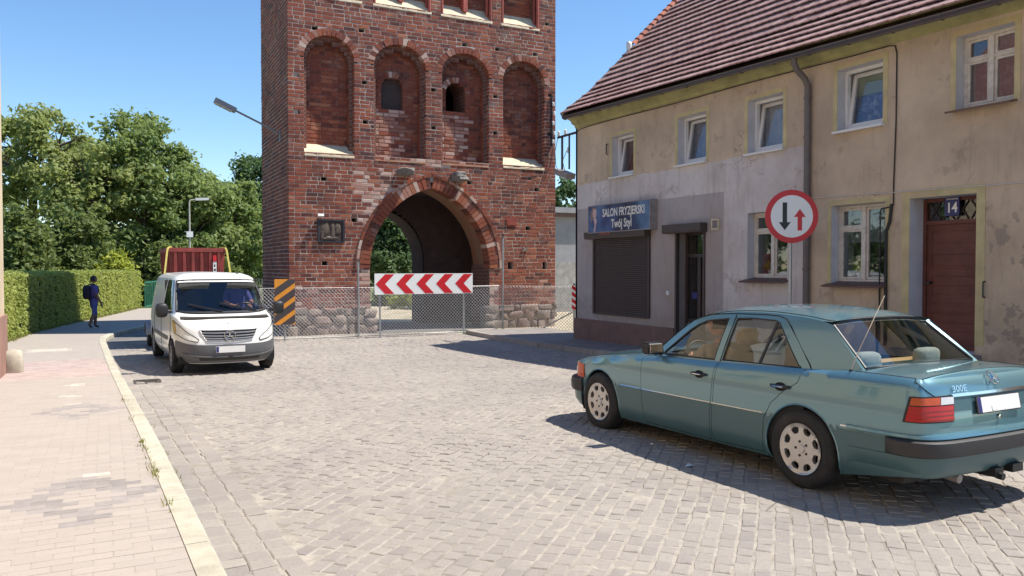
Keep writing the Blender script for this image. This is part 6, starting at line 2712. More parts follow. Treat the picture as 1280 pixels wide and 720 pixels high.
# windscreen, side windows
m = MB()
m.grid(lambda u, v: vpt(u * (tWS(v) + .03), v, -.006), [i / 16 for i in range(17)], [4.98 + i * 1.16 / 8 for i in range(9)])
ws = joined(m, 'windscreen', 'van_glass', van, 60)
m = MB()
ed = [vpt((tWS(v) + .02), v, .004) for v in (5.0, 5.3, 5.6, 5.9, 6.12)]
ed2 = [vpt(u * (tWS(6.1) + .02), 6.14, .004) for u in (1, .75, .5, .25, 0)]
ed3 = [vpt(u * (tWS(5.1) + .02), 5.0, .004) for u in (0, .25, .5, .75, 1)]
for e_ in (ed, ed2, ed3):
    m.tube(e_, .016, 6)
joined(m, 'screen_seal', 'plastic_black', ws, 60)
m = MB()
for v0, v1, o_ in ((5.0, 5.12, .004),):
    m.grid(lambda u, v: vpt(u * (tWS(5) + .02), v, .006), [i / 12 for i in range(13)], [4.97, 5.03, 5.08])
joined(m, 'cowl', 'plastic_black', van, 60)
for a, b, c_, d in (((.02, 5.10), (.62, 5.34), .014, 1), ((-.62, 5.10), (.05, 5.36), .014, 1)):
    def wp(x, v):
        lo, hi = 0, 1.0
        for _ in range(24):
            mid = (lo + hi) / 2
            if vpt(mid, v).x < abs(x): lo = mid
            else: hi = mid
        q = vpt(lo, v, .025)
        return Vector((x, q.y, q.z))
    m = MB()
    m.tube([wp(lerp(a[0], b[0], i / 6), lerp(a[1], b[1], i / 6) - .05) for i in range(7)], c_, 5)
    m.build('wiper', 'plastic_black', ws)
m = MB()
def swf(u, v):
    y = lerp(sideA(v) + .02, -1.37, u)
    return vpt(vty(y, v), v, -.008)
m.grid(swf, [i / 10 for i in range(11)], [4.98 + i * 1.19 / 6 for i in range(7)])
both(m, 'side_window', 'van_glass', van, 60)
for y0_, nm in ((-.62, 'pillar_bar'),):
    pass
# door seams, handle, moulding
for yy in (-.05, -1.42, -2.75):
    m = MB()
    m.tube([vpt(vt(yy), v, .001) for v in [.6 + i * .4 for i in range(11)]] if yy != -.05 else [vpt(vt(yy - .12 * max(0, .9 - .2 * i)), .9 + i * .45, .001) for i in range(10)], .006, 4)
    both(m, 'door_seam', 'car_seam', van)
m = MB()
m.tube([vpt(vt(lerp(-1.12, -1.32, i / 4)), 4.0, .03 if 0 < i < 4 else .0) for i in range(5)], .016, 6)
both(m, 'handle', 'plastic_black', van, 60)
m = MB()
m.grid(lambda y, v: vpt(vt(y), v, .012), [lerp(-.42, -2.8, i / 20) for i in range(21)], [1.9, 2.0, 2.1, 2.25])
both(m, 'side_moulding', 'van_bumper', van, 60)
# front bumper, grille, lamps
m = MB()
us = [lerp(0, vt(.40), i / 26) for i in range(27)]
m.grid(lambda t, v: vpt(t, v, .020), us, [.1, .5, 1.0, 1.5, 1.9, 2.15])
m.grid(lambda t, k: vpt(t, 2.15, .020 if k == 0 else -.02), us, [0, 1])
bmp = joined(m, 'front_bumper', 'van_bumper', van, 45)
m = MB()
m.grid(lambda t, v: vpt(t, v, .023), [lerp(0, .55, i / 10) for i in range(11)], [.55, .8, 1.02])
joined(m, 'air_intake', 'plastic_black', bmp, 60)
m = MB()
m.tube([vpt(lerp(0, .86, i / 14), 1.05 + .25 * (i / 14) ** 3, .028) for i in range(15)], .014, 5)
joined(m, 'bumper_strip', 'van_bumper', bmp, 60)
# grille: upper edge wider than lower
def gr_pt(u, b, off):
    t = u * lerp(.40, .52, b)
    return vpt(t, lerp(2.62, 3.62, b) - .12 * (1 - u * u) * (1 - b) , off)
m = MB()
m.grid(lambda u, b: gr_pt(u, b, .004), [i / 8 for i in range(9)], [0, .5, 1])
grl = joined(m, 'grille', 'plastic_black', van, 60)
for b in (.12, .34, .56, .78):
    m = MB()
    m.tube([gr_pt(i / 8 * .97, b, .014) for i in range(9)], .016, 6)
    joined(m, 'grille_bar', 'lamp_grey', grl, 60)
m = MB()
pts_ = [gr_pt(i / 8, 0, .01) for i in range(9)] + [gr_pt(1, k / 4, .01) for k in range(1, 5)] + [gr_pt(1 - i / 8, 1, .01) for i in range(1, 9)]
m.tube(pts_, .012, 6, cap=False)
joined(m, 'grille_frame', 'van_paint', grl, 60)
c0 = vpt(0, 3.15, .03)
ez = Vector((0, .93, .36)).normalized()
star(frame_mat(c0, (-1, 0, 0), Vector((-1, 0, 0)).cross(ez) * -1, ez), .098, grl)
m = MB()
def hl(u, b):
    t = lerp(lerp(.56, .54, b), lerp(vt(.34), vt(.24), b), u)
    lo = lerp(2.50, 2.72, u)
    hi = lerp(2.80, 3.75, u ** .55)
    return vpt(t, lerp(lo, hi, b), .012)
m.grid(hl, [i / 10 for i in range(11)], [i / 6 for i in range(7)])
hls = both(m, 'headlamp', 'headlamp_glass', van, 60)
for o_, sx in zip(hls, (-1, 1)):
    m = MB()
    m.grid(lambda u, b: hl(u, b) + Vector((.004, .004, 0)), [.78, .86, .93, 1.0], [.1, .4, .7, .96])
    (m if sx > 0 else mirror_x(m)).build('indicator', 'headlamp_amber', o_, shade=60)
    m = MB()
    ed = [hl(i / 8, 0) for i in range(9)] + [hl(1, k / 4) for k in range(1, 5)] + [hl(1 - i / 8, 1) for i in range(1, 9)] + [hl(0, 1 - k / 4) for k in range(1, 5)]
    m.tube(ed, .007, 4, cap=False)
    (m if sx > 0 else mirror_x(m)).build('lamp_edge', 'car_seam', o_)
pp = vpt(0, 1.70, .028)
pl = MB()
pl.box(-.26, .26, -.012, .0, -.058, .058)
pl.v = [(a + pp.x, b + pp.y + .012, c_ + pp.z + .0) for a, b, c_ in pl.v]
pl = pl.build('licence_plate', 'plate_white', van)
m = MB()
m.box(.21, .255, .0, .0015, -.052, .052)
m.v = [(a + pp.x, b + pp.y + .0125, c_ + pp.z) for a, b, c_ in m.v]
m.build('plate_band', 'sign_blue', pl)
m = MB()
bb = vpt(0, 4.15, .006)
m.lathe([(.018, 0), (.012, .01), (0, .012)], (bb.x, bb.y, bb.z), n=12)
m.build('bonnet_badge', 'chrome', van)
for sx in (-1, 1):
    o_ = rock(sx * 1.085, .02, 1.20, .115, .075, .135, 'plastic_black' if sx > 0 else 'plastic_black', 'door_mirror', van, e=.6, rough=.05)
    m = MB()
    m.bar((sx * .90, -.02, 1.16), (sx * 1.0, .0, 1.16), .07, .05)
    m.build('mirror_foot', 'plastic_black', o_)
    m = MB()
    m.obox((sx * 1.085, -.065, 1.20), (.09, 0, 0), (0, .004, 0), (0, 0, .105))
    m.build('mirror_glass', 'chrome', o_)
for sx in (-1, 1):
    for yy in (0, -3.2):
        w_ = thing('wheel', None, None)
        w_.parent = van
        wheel(w_, sx * .83, yy, sx, .325, .21, .20, 8, 'lamp_grey')
        m = MB()
        m.grid(lambda a, x: (sx * x, yy + .38 * math.cos(a), .32 + .38 * math.sin(a)), [lerp(-.3, PI + .3, i / 16) for i in range(17)], [.55, .92])
        m.grid(lambda a, r_: (sx * .55, yy + r_ * math.cos(a), .32 + r_ * math.sin(a)), [lerp(-.3, PI + .3, i / 16) for i in range(17)], [.02, .38])
        m.build('wheel_house', 'car_seam', van)
m = MB()
m.box(-.85, .85, -3.8, .6, .22, .35)
m.build('underbody', 'car_seam', van)
# cab interior
m = MB()
m.grid(lambda x, z: (x, -1.55, z), [-.86, 0, .86], [.5, 1.2, 1.75])
m.build('bulkhead', 'interior_dark', van)
m = MB()
m.prism([(.12, .8), (.12, 1.08), (.35, 1.09), (.6, 1.06), (.6, .8)], lambda a, b: (-.80, a - .15, b), lambda a, b: (.80, a - .15, b))
m.build('dashboard', 'interior_dark', van, fix=True)
for x in (-.45, .45):
    m = MB()
    m.obox((x, -.75, .82), (.25, 0, 0), (0, .25, 0), (0, 0, .08))
    m.obox((x, -1.05, 1.13), (.25, 0, 0), (0, .07, 0), (0, -.06, .30))
    m.obox((x, -1.13, 1.50), (.13, 0, 0), (0, .05, 0), (0, 0, .09))
    m.build('seat', 'interior_dark', van)
m = MB()
m.tube([Vector((-.45 + .2 * math.cos(2 * PI * i / 20), -.12 + .12 * math.sin(2 * PI * i / 20), 1.15 + .16 * math.sin(2 * PI * i / 20))) for i in range(21)], .016, 6)
m.build('steering_wheel', 'plastic_black', van, shade=60)
for x in (-.45, .45):
    m = MB()
    m.obox((x, -.42, 1.64), (.28, 0, 0), (0, .06, .05), (0, .01, .006))
    m.build('sun_visor', 'interior_pale', van)

# ------------------------------------------------------------------ trailer and skip behind the van
tr = thing('flatbed_trailer', 'galvanised two wheel trailer hitched behind the white van', 'trailer', (2.02, 22.0, gz(22)))
tr.rotation_euler = (0, 0, PI + rad(1))
m = MB()
for x in (-.80, .80):
    m.box(x - .04, x + .04, -1.55, 1.35, .50, .62)
for y in (-1.5, -.5, .5, 1.3):
    m.box(-.76, .76, y - .04, y + .04, .51, .60)
m.build('chassis', 'zinc', tr)
m = MB()
m.box(-.76, .76, -1.55, 1.35, .6201, .65)
m.build('deck', 'old_board', tr)
for x in (-.5, .5):
    m = MB()
    m.bar((x, 1.35, .55), (0, 2.15, .47), .07)
    m.build('drawbar', 'zinc', tr)
for sx in (-1, 1):
    w_ = thing('wheel', None, None)
    w_.parent = tr
    wheel(w_, sx * .98, -.1, sx, .29, .18, .17, 8, 'zinc')
    m = MB()
    m.grid(lambda a, x: (sx * x, -.1 + .36 * math.cos(a), .29 + .36 * math.sin(a)), [lerp(.05, PI - .05, i / 10) for i in range(11)], [.84, 1.12])
    m.grid(lambda a, r_: (sx * 1.12, -.1 + r_ * math.cos(a), .29 + r_ * math.sin(a)), [lerp(.05, PI - .05, i / 10) for i in range(11)], [.31, .36])
    m.build('mudguard', 'zinc', tr, shade=50)
    m = MB()
    m.box(sx * .86 - .10, sx * .86 + .10, 1.36, 1.43, .42, .56)
    lb_ = m.build('lamp_bar', 'zinc', tr)
    for dx in (-.05, .05):
        m = MB()
        m.lathe([(.04, 0), (.036, .02), (0, .03)], (sx * .86 + dx, 1.43, .49), axis='Y', n=12)
        m.build('marker_lamp', 'lens_clear', lb_, shade=60)
m = MB()
m.bar((.97, .55, .62), (.97, .55, 1.0), .05)
m.build('stake', 'dark_steel', tr)
sk = thing('skip_container', 'red ribbed steel container strapped down on the trailer', 'container', (2.02, 22.1, gz(22) + .655))
sk.rotation_euler = (0, 0, PI + rad(1))
w0, w1, y0, y1, h_ = .54, .63, -1.25, 1.05, 1.80
m = MB()
pts = lambda w_, ya, yb, z: [(-w_, ya, z), (w_, ya, z), (w_, yb, z), (-w_, yb, z)]
m.add(pts(w0, y0 + .1, y1 - .08, 0) + pts(w1, y0, y1, h_), [(0, 1, 5, 4), (1, 2, 6, 5), (2, 3, 7, 6), (3, 0, 4, 7), (3, 2, 1, 0)])
m.add(pts(w0, y0 + .1, y1 - .08, .05) + pts(w1 - .03, y0 + .03, y1 - .03, h_), [(4, 5, 1, 0), (5, 6, 2, 1), (6, 7, 3, 2), (7, 4, 0, 3), (0, 1, 2, 3)])
m.build('shell', 'rust_red', sk)
for i in range(6):
    x = -.5 + i * .2
    m = MB()
    m.add([(x - .045, y1 - .08, .05), (x + .045, y1 - .08, .05), (x + .045, y1 + .0, h_ - .1), (x - .045, y1 + .0, h_ - .1), (x - .03, y1 - .02, .05), (x + .03, y1 - .02, .05), (x + .03, y1 + .055, h_ - .1), (x - .03, y1 + .055, h_ - .1)], [(4, 5, 6, 7), (0, 4, 7, 3), (5, 1, 2, 6), (7, 6, 2, 3), (0, 1, 5, 4)])
    m.build('rib', 'rust_red', sk, fix=True)
for sx in (-1, 1):
    for i in range(5):
        y = -1.0 + i * .45
        m = MB()
        m.obox((sx * .60, y, .85), (.03, 0, 0), (0, .05, 0), (sx * .045, 0, .82))
        m.build('rib', 'rust_red', sk)
m = MB()
for a, b, c_, d in ((-w1 - .03, w1 + .03, y1 - .02, y1 + .06), (-w1 - .03, w1 + .03, y0 - .06, y0 + .02)):
    m.box(a, b, c_, d, h_ - .10, h_)
for sx in (-1, 1):
    m.box(min(sx * (w1 - .02), sx * (w1 + .05)), max(sx * (w1 - .02), sx * (w1 + .05)), y0 + .021, y1 - .021, h_ - .10, h_ - .002)
m.build('top_rim', 'rust_red', sk)
m = MB()
m.box(-.44, -.36, y1 + .058, y1 + .064, .95, 1.46)
lab = m.build('label_strip', 'sign_white', sk)
for i in range(4):                      # worn marks, unreadable
    m = MB()
    m.box(-.425 + .01 * (i % 2), -.38, y1 + .0645, y1 + .066, 1.02 + i * .105, 1.08 + i * .105)
    m.build('worn_mark', 'sign_dark', lab)
m = MB()
m.box(-.44, -.36, y1 + .058, y1 + .075, 1.47, 1.62)
m.build('red_tab', 'sign_red', sk)
for i, yy in enumerate((.85,)):
    for sx in (-1, 1):
        st_ = MB()
        pth = [Vector((sx * (w1 - .06), yy + .20, h_ + .008)), Vector((sx * (w1 + .02), yy + .27, h_ + .008)), Vector((sx * (w1 + .05), yy + .285, h_ - .05)), Vector((sx * .90, yy + .55, .0)), Vector((sx * .88, yy + .50, -.15))]
        for a, b in zip(pth, pth[1:]):
            st_.bar(a, b, .042, .01, up=(0, 1, 0))
        o_ = st_.build('ratchet_strap', 'strap_yellow')
        o_.location = sk.location
        o_.rotation_euler = sk.rotation_euler
        tag(o_, 'yellow lashing strap on the container edge nearer the hedge' if sx > 0 else 'yellow lashing strap on the container edge nearer the brick tower', 'strap', 'yellow straps of the container')

# ================================================================== people
def head_mesh(parent, c, h_, yaw, skin, hair, glasses=False, name='head'):
    """head of height h_ centred at c, looking along local +y turned by yaw"""
    m = MB()
    nu, nv = 20, 16
    vs, fs = [], []
    for j in range(nv + 1):
        ph = -PI / 2 + PI * j / nv
        for i in range(nu):
            th = 2 * PI * i / nu
            x, y, z = math.cos(ph) * math.cos(th), math.cos(ph) * math.sin(th), math.sin(ph)
            px, py, pz = x * .37, y * .46, z * .5
            if z < 0: px *= 1 - .22 * z * z; py *= 1 - .10 * z * z
            if y > 0:
                py += .10 * math.exp(-((x / .18) ** 2 + ((z + .12) / .18) ** 2)) * y      # nose
                py -= .05 * math.exp(-(((abs(x) - .38) / .2) ** 2 + ((z - .06) / .14) ** 2))  # eye sockets
                py += .03 * math.exp(-((x / .3) ** 2 + ((z + .48) / .1) ** 2)) + .05 * math.exp(-((x / .25) ** 2 + ((z + .85) / .15) ** 2))
            if abs(y + .05) < .25 and abs(z + .05) < .3 and abs(x) > .6:
                px += math.copysign(.06, x)                                               # ears
            vs.append((px * h_, py * h_, pz * h_))
    for j in range(nv):
        for i in range(nu):
            fs.append((j * nu + i, j * nu + (i + 1) % nu, (j + 1) * nu + (i + 1) % nu, (j + 1) * nu + i))
    T = Matrix.Translation(c) @ Matrix.Rotation(yaw, 4, 'Z')
    m.add([T @ Vector(v) for v in vs], fs)
    o = m.build(name, skin, parent, shade=60)
    hm = MB()
    hv = []
    for j in range(nv + 1):
        ph = -PI / 2 + PI * j / nv
        for i in range(nu):
            th = 2 * PI * i / nu
            hv.append(Vector((math.cos(ph) * math.cos(th) * .395, math.cos(ph) * math.sin(th) * .485 - .015, math.sin(ph) * .53 + .01)) * h_)
    hf = []
    for f in fs:
        q = sum((hv[i] for i in f), Vector()) / 4 / h_
        if q.z > .27 or (q.y < -.02 and q.z > -.22):
            hf.append(f)
    hm.add([T @ v for v in hv], hf)
    hm.build('hair', hair, o, shade=60)
    for sx in (-1, 1):
        em = MB()
        em.lathe([(0, .02), (.04, .012), (.045, 0)], n=8)
        em.v = [tuple(T @ (Vector((sx * .14 + p[0], .395 + p[2], .03 + p[1] * .6)) * h_)) for p in em.v]
        em.build('eye', 'hair_dark', o)
    mm = MB()
    mm.obox((0, 0, 0), (.10, 0, 0), (0, .02, 0), (0, 0, .012))
    mm.v = [tuple(T @ (Vector((p[0], p[1] + .43, p[2] - .245)) * h_)) for p in mm.v]
    mm.build('mouth', 'moulded_brick', o)
    if glasses:
        gm = MB()
        for sx in (-1, 1):
            gm.obox((sx * .15, .45, .04), (.125, -sx * .02, 0), (0, .012, 0), (0, 0, .075))
            gm.bar((sx * .27, .43, .07), (sx * .40, -.02, .06), .03)
        gm.v = [tuple(T @ (Vector(p) * h_)) for p in gm.v]
        gm.build('sunglasses', 'plastic_black', o)
    return o

def skin_body(name, joints, bones, parent, mats, matfn, sub=2):
    """one continuous body grown from a posed skeleton"""
    names = list(joints)
    me = bpy.data.meshes.new(name)
    me.from_pydata([joints[k][0] for k in names], [(names.index(a), names.index(b)) for a, b in bones], [])
    o = bpy.data.objects.new(name, me)
    COL.objects.link(o)
    sm = o.modifiers.new('skin', 'SKIN')
    sm.use_smooth_shade = True
    sl = me.skin_vertices[0].data if me.skin_vertices else None
    if sl is None:
        bm = bmesh.new(); bm.from_mesh(me)
        bm.verts.layers.skin.verify()
        bm.to_mesh(me); bm.free()
        sl = me.skin_vertices[0].data
    for i, k in enumerate(names):
        r_ = joints[k][1]
        sl[i].radius = (r_, r_) if not isinstance(r_, tuple) else r_
        sl[i].use_root = (i == 0)
    sb = o.modifiers.new('sub', 'SUBSURF')
    sb.levels = sb.render_levels = sub
    bpy.context.view_layer.update()
    new = bpy.data.meshes.new_from_object(o.evaluated_get(bpy.context.evaluated_depsgraph_get()))
    COL.objects.unlink(o)
    bpy.data.objects.remove(o)
    new.materials.clear()
    for q in mats: new.materials.append(M[q])
    for p in new.polygons:
        p.use_smooth = True
        p.material_index = matfn(Vector(p.center))
    return link(name, new, parent)

def add_hand(J, bones, wrist, d, palm_n, key, s_=1.0):
    """palm and five bent fingers from a wrist joint"""
    w_ = Vector(J[wrist][0])
    d = Vector(d).normalized()
    pn = Vector(palm_n).normalized()
    side = d.cross(pn).normalized()
    J[key + 'palm'] = (tuple(w_ + d * .06 * s_), .026 * s_)
    bones.append((wrist, key + 'palm'))
    p = w_ + d * .085 * s_
    for i, (off, L) in enumerate(((-.030, .062), (-.010, .074), (.010, .078), (.030, .070))):
        a = p + side * off * s_
        b = a + d * L * .5 * s_ + pn * .008 * s_
        c = b + d * L * .42 * s_ + pn * .028 * s_
        for q, (pt, r_) in enumerate(((a, .011), (b, .0095), (c, .008))):
            J['%sf%d%d' % (key, i, q)] = (tuple(pt), r_ * s_)
        bones += [(key + 'palm', '%sf%d0' % (key, i)), ('%sf%d0' % (key, i), '%sf%d1' % (key, i)), ('%sf%d1' % (key, i), '%sf%d2' % (key, i))]
    a = w_ + d * .035 * s_ + side * .038 * s_
    b = a + d * .035 * s_ + side * .02 * s_ + pn * .015 * s_
    J[key + 't0'] = (tuple(a), .012 * s_)
    J[key + 't1'] = (tuple(b), .010 * s_)
    bones += [(wrist, key + 't0'), (key + 't0', key + 't1')]

# pedestrian with a backpack, walking away along the hedge
ph = thing('person', 'person in violet shirt and blue shorts with dark backpack walking by the hedge', 'person', (-.31, 27.75, gz(27) + .10))
ph.rotation_euler = (0, 0, rad(-62))
ph.scale = (.93, .93, .93)
J = {'pelvis': ((0, 0, .90), .135), 'waist': ((0, .01, 1.02), .125), 'chest': ((0, .0, 1.25), (.165, .115)), 'neck0': ((0, -.01, 1.42), .075), 'neck': ((0, .0, 1.50), .055),
     'hipL': ((-.095, 0, .86), .105), 'kneeL': ((-.10, .12, .50), .068), 'ankL': ((-.10, .10, .09), .045), 'toeL': ((-.10, .24, .035), .035),
     'hipR': ((.095, 0, .86), .105), 'kneeR': ((.10, -.03, .48), .068), 'ankR': ((.10, -.20, .13), .045), 'toeR': ((.10, -.10, .035), .035),
     'shL': ((-.19, -.01, 1.38), .075), 'elL': ((-.25, -.09, 1.10), .048), 'wrL': ((-.25, .05, .88), .032),
     'shR': ((.19, -.01, 1.38), .075), 'elR': ((.25, -.02, 1.09), .048), 'wrR': ((.24, .12, .87), .032)}
bn = [('pelvis', 'waist'), ('waist', 'chest'), ('chest', 'neck0'), ('neck0', 'neck'), ('pelvis', 'hipL'), ('hipL', 'kneeL'), ('kneeL', 'ankL'), ('ankL', 'toeL'), ('pelvis', 'hipR'), ('hipR', 'kneeR'), ('kneeR', 'ankR'), ('ankR', 'toeR'), ('chest', 'shL'), ('shL', 'elL'), ('elL', 'wrL'), ('chest', 'shR'), ('shR', 'elR'), ('elR', 'wrR')]
add_hand(J, bn, 'wrL', (0, .25, -1), (.9, .3, 0), 'L')
add_hand(J, bn, 'wrR', (0, .25, -1), (-.9, .3, 0), 'R')
def ped_mat(c):
    if abs(c.x) > .185 and c.z < 1.16: return 2
    if c.z > 1.455: return 2
    if c.z > .90: return 0
    if c.z > .47: return 1
    if c.z < .10: return 3
    return 2
skin_body('body', J, bn, ph, ['shirt_violet', 'shorts_blue', 'skin_dark', 'shoe'], ped_mat)
head_mesh(ph, (0, .02, 1.625), .235, 0, 'skin_dark', 'hair_dark')
bp = rock(0, -.215, 1.20, .155, .095, .235, 'pack_dark', 'backpack', ph, e=.6, rough=.08)
for sx in (-1, 1):
    m = MB()
    m.tube([(sx * .10, -.15, 1.40), (sx * .11, -.05, 1.47), (sx * .115, .09, 1.40), (sx * .13, .12, 1.25), (sx * .15, .02, 1.06), (sx * .12, -.15, 1.02)], .018, 6)
    m.build('strap', 'pack_dark', bp)

def sitter(label, parent_loc, rot, scale, mats, head_kw, wheel_c, name='person'):
    p = thing(name, label, 'person', parent_loc)
    p.rotation_euler = rot
    p.scale = scale
    wx, wy, wz = wheel_c
    J = {'pelvis': ((0, 0, .12), .13), 'waist': ((0, -.05, .28), .13), 'chest': ((0, -.12, .50), (.175, .12)), 'neck0': ((0, -.13, .64), .075), 'neck': ((0, -.12, .72), .056),
         'hipL': ((-.10, .05, .11), .10), 'kneeL': ((-.14, .45, .22), .07), 'ankL': ((-.14, .62, -.12), .045),
         'hipR': ((.10, .05, .11), .10), 'kneeR': ((.14, .45, .22), .07), 'ankR': ((.14, .62, -.12), .045),
         'shL': ((-.19, -.12, .60), .075), 'elL': ((-.25, .08, .40), .05), 'wrL': ((wx - .15, wy - .09, wz + .03), .032),
         'shR': ((.19, -.12, .60), .075), 'elR': ((.25, .08, .40), .05), 'wrR': ((wx + .15, wy - .09, wz + .03), .032)}
    bn = [('pelvis', 'waist'), ('waist', 'chest'), ('chest', 'neck0'), ('neck0', 'neck'), ('pelvis', 'hipL'), ('hipL', 'kneeL'), ('kneeL', 'ankL'), ('pelvis', 'hipR'), ('hipR', 'kneeR'), ('kneeR', 'ankR'), ('chest', 'shL'), ('shL', 'elL'), ('elL', 'wrL'), ('chest', 'shR'), ('shR', 'elR'), ('elR', 'wrR')]
    add_hand(J, bn, 'wrL', (.3, 1, .3), (.8, 0, -.6), 'L')
    add_hand(J, bn, 'wrR', (-.3, 1, .3), (-.8, 0, -.6), 'R')
    elz = .43
    def mf(c):
        if c.z > .66: return 2
        if c.y > .10 and c.z > .26: return 2
        if c.z < .26 and c.y > .02: return 1
        return 0
    skin_body('body', J, bn, p, mats, mf)
    head_mesh(p, (0, -.08, .845), .235, **head_kw)
    return p
def place_in(vehicle, local):
    bpy.context.view_layer.update()
    return vehicle.matrix_world @ Vector(local)
sitter('driver in tan shirt and sunglasses at the wheel of the green car', place_in(car, (-.38, 1.53, .38)), car.rotation_euler, (CS, CS, CS), ['shirt_tan', 'pack_dark', 'skin'], dict(yaw=rad(8), skin='skin', hair='hair_brown', glasses=True), (0, .18, .47))
sitter('driver in dark shirt sitting at the wheel of the white van', place_in(van, (-.45, -.80, .88)), van.rotation_euler, (1, 1, 1), ['shirt_violet', 'pack_dark', 'skin'], dict(yaw=0, skin='skin', hair='hair_dark'), (0, .58, .30))

# ================================================================== trees, bushes, hedge
lr = random.Random(77)
def leaf_quad(m, c, size, up=.6, out=None):
    n_ = Vector((lr.gauss(0, 1), lr.gauss(0, 1), lr.gauss(0, 1) + up * 1.6))
    if out is not None: n_ += out * 1.3
    n_.normalize()
    a = n_.cross(Vector((lr.gauss(0, 1), lr.gauss(0, 1), lr.gauss(0, 1)))).normalized()
    b = n_.cross(a)
    s_ = size * lr.uniform(.6, 1.25)
    a *= s_
    b *= s_ * .62
    k = n_ * s_ * .25
    m.v += [tuple(c - a), tuple(c + b - k), tuple(c + a), tuple(c - b - k)]
    i = len(m.v)
    m.f.append((i - 4, i - 3, i - 2, i - 1))
    m.mi.append(0)

def tree(name, label, x, y, z0, zc0, zc1, rx, ry, mat, nclump=70, per=150, size=.19, clump=.62, group=None, trunk=.22, shell=.55, gap=0, limbs=9):
    """tapered trunk and limbs, crown of leaf clumps; crown from height zc0 to zc1"""
    t = thing(name, label, 'tree', (x, y, z0), group=group)
    h = zc1 - z0
    cz, rz = (zc0 + zc1) / 2 - z0, (zc1 - zc0) / 2
    m = MB()
    lean = Vector((lr.uniform(-.3, .3), lr.uniform(-.3, .3), 0))
    top = Vector((0, 0, cz + rz * .35)) + lean
    pts = [Vector((0, 0, -.1)), Vector((0, 0, h * .15)) + lean * .1, Vector((0, 0, cz - rz * .4)) + lean * .4, top]
    m.tube(pts, [trunk * 1.25, trunk, trunk * .7, trunk * .18], 8)
    ends = []
    for i in range(limbs):
        a = 2 * PI * (i + lr.uniform(-.3, .3)) / limbs
        s0 = lr.uniform(.25, .85)
        st_ = Vector((0, 0, lerp(max(.5, cz - rz * .8), cz + rz * .2, s0))) + lean * s0
        e = Vector((math.cos(a) * rx * lr.uniform(.55, .9), math.sin(a) * ry * lr.uniform(.55, .9), st_.z + rz * lr.uniform(.25, .75)))
        mid = st_.lerp(e, .5) + Vector((0, 0, rz * .08))
        m.tube([st_, mid, e], [trunk * .42, trunk * .26, trunk * .07], 6)
        ends.append(e)
        for k in range(2):
            e2 = mid + Vector((lr.uniform(-1, 1) * rx * .4, lr.uniform(-1, 1) * ry * .4, lr.uniform(.1, .5) * rz))
            m.tube([mid, mid.lerp(e2, .5) + Vector((0, 0, .1)), e2], [trunk * .2, trunk * .13, trunk * .04], 5)
    m.build('trunk', 'bark', t, shade=60)
    c = MB()
    cent = []
    tries = 0
    while len(cent) < nclump and tries < nclump * 20:
        tries += 1
        p = Vector((lr.gauss(0, 1), lr.gauss(0, 1), lr.gauss(0, 1))).normalized()
        r_ = lerp(shell, 1.0, lr.random() ** .6)
        wob = 1 + .22 * noise.noise(p * 1.7 + Vector((x, y, 0))) + .10 * noise.noise(p * 4.1 + Vector((y, x, 3)))
        q = Vector((p.x * rx * r_ * wob, p.y * ry * r_ * wob, cz + p.z * rz * r_ * wob))
        if gap and noise.noise(q * .55 + Vector((x * 3, 0, 0))) > .38 - gap: continue
        cent.append(q)
    for q in cent:
        cr = clump * lr.uniform(.65, 1.25)
        for k in range(int(per * 1.5 * lr.uniform(.7, 1.2))):
            d = Vector((lr.gauss(0, .55), lr.gauss(0, .55), lr.gauss(0, .38)))
            leaf_quad(c, q + d * cr, size * .78, .45, d * .9)
    c.build('crown', mat, t)
    return t

G = -.27
tree('ash_tree', 'airy light green tree with open crown rising behind the hedge', -3.6, 52.5, G, 4.4, 11.0, 4.4, 3.4, 'leaf_light', 74, 130, .20, .62, gap=.12, trunk=.30, limbs=12)
tree('ash_tree', 'light green tree whose crown leans over the low bushes by the hedge', -.6, 49.0, G, 3.4, 8.4, 2.6, 2.4, 'leaf_light', 40, 130, .19, .60, gap=.1, trunk=.2)
tree('lime_tree', 'tall round mid green tree between the airy tree and the lamp post', 1.9, 50.5, G, 1.6, 10.5, 2.9, 2.8, 'leaf_mid', 105, 150, .20, .66, trunk=.3)
tree('lime_tree', 'dense mid green tree just behind the beige lamp post', 4.6, 51.5, G, .6, 8.5, 2.3, 2.3, 'leaf_mid', 80, 150, .20, .62, trunk=.25)
tree('maple_tree', 'lower dark green tree between the lamp post and the brick tower', 7.0, 55.0, G, .3, 7.6, 2.6, 2.4, 'leaf_mid', 80, 150, .21, .62, trunk=.24)
tree('maple_tree', 'dark bluish green tree peeping past the flank of the brick tower', 11.6, 61.0, G, 4.0, 10.8, 3.2, 2.6, 'leaf_dark', 60, 140, .22, .6, gap=.1, trunk=.3)
tree('maple_tree', 'small green tree filling the background left of the brick tower', 9.9, 66, G, .2, 6.2, 3.0, 2.4, 'leaf_mid', 60, 130, .24, .7, trunk=.22)
tree('park_tree', 'round leafy green tree seen through the pointed archway', 14.0, 44.2, G, .55, 6.6, 2.25, 2.15, 'leaf_dark', 120, 150, .17, .55, trunk=.18)
tree('park_tree', 'dark tree top above the low grey building beside the house', 24.4, 40.0, G, 2.5, 6.7, 1.5, 1.5, 'leaf_dark', 34, 130, .16, .5, trunk=.2)
tree('park_tree', 'pale green tree top over the flat roof of the grey building', 22.6, 42.0, G, 2.0, 5.6, 2.0, 1.6, 'leaf_light', 36, 120, .17, .5, trunk=.2)
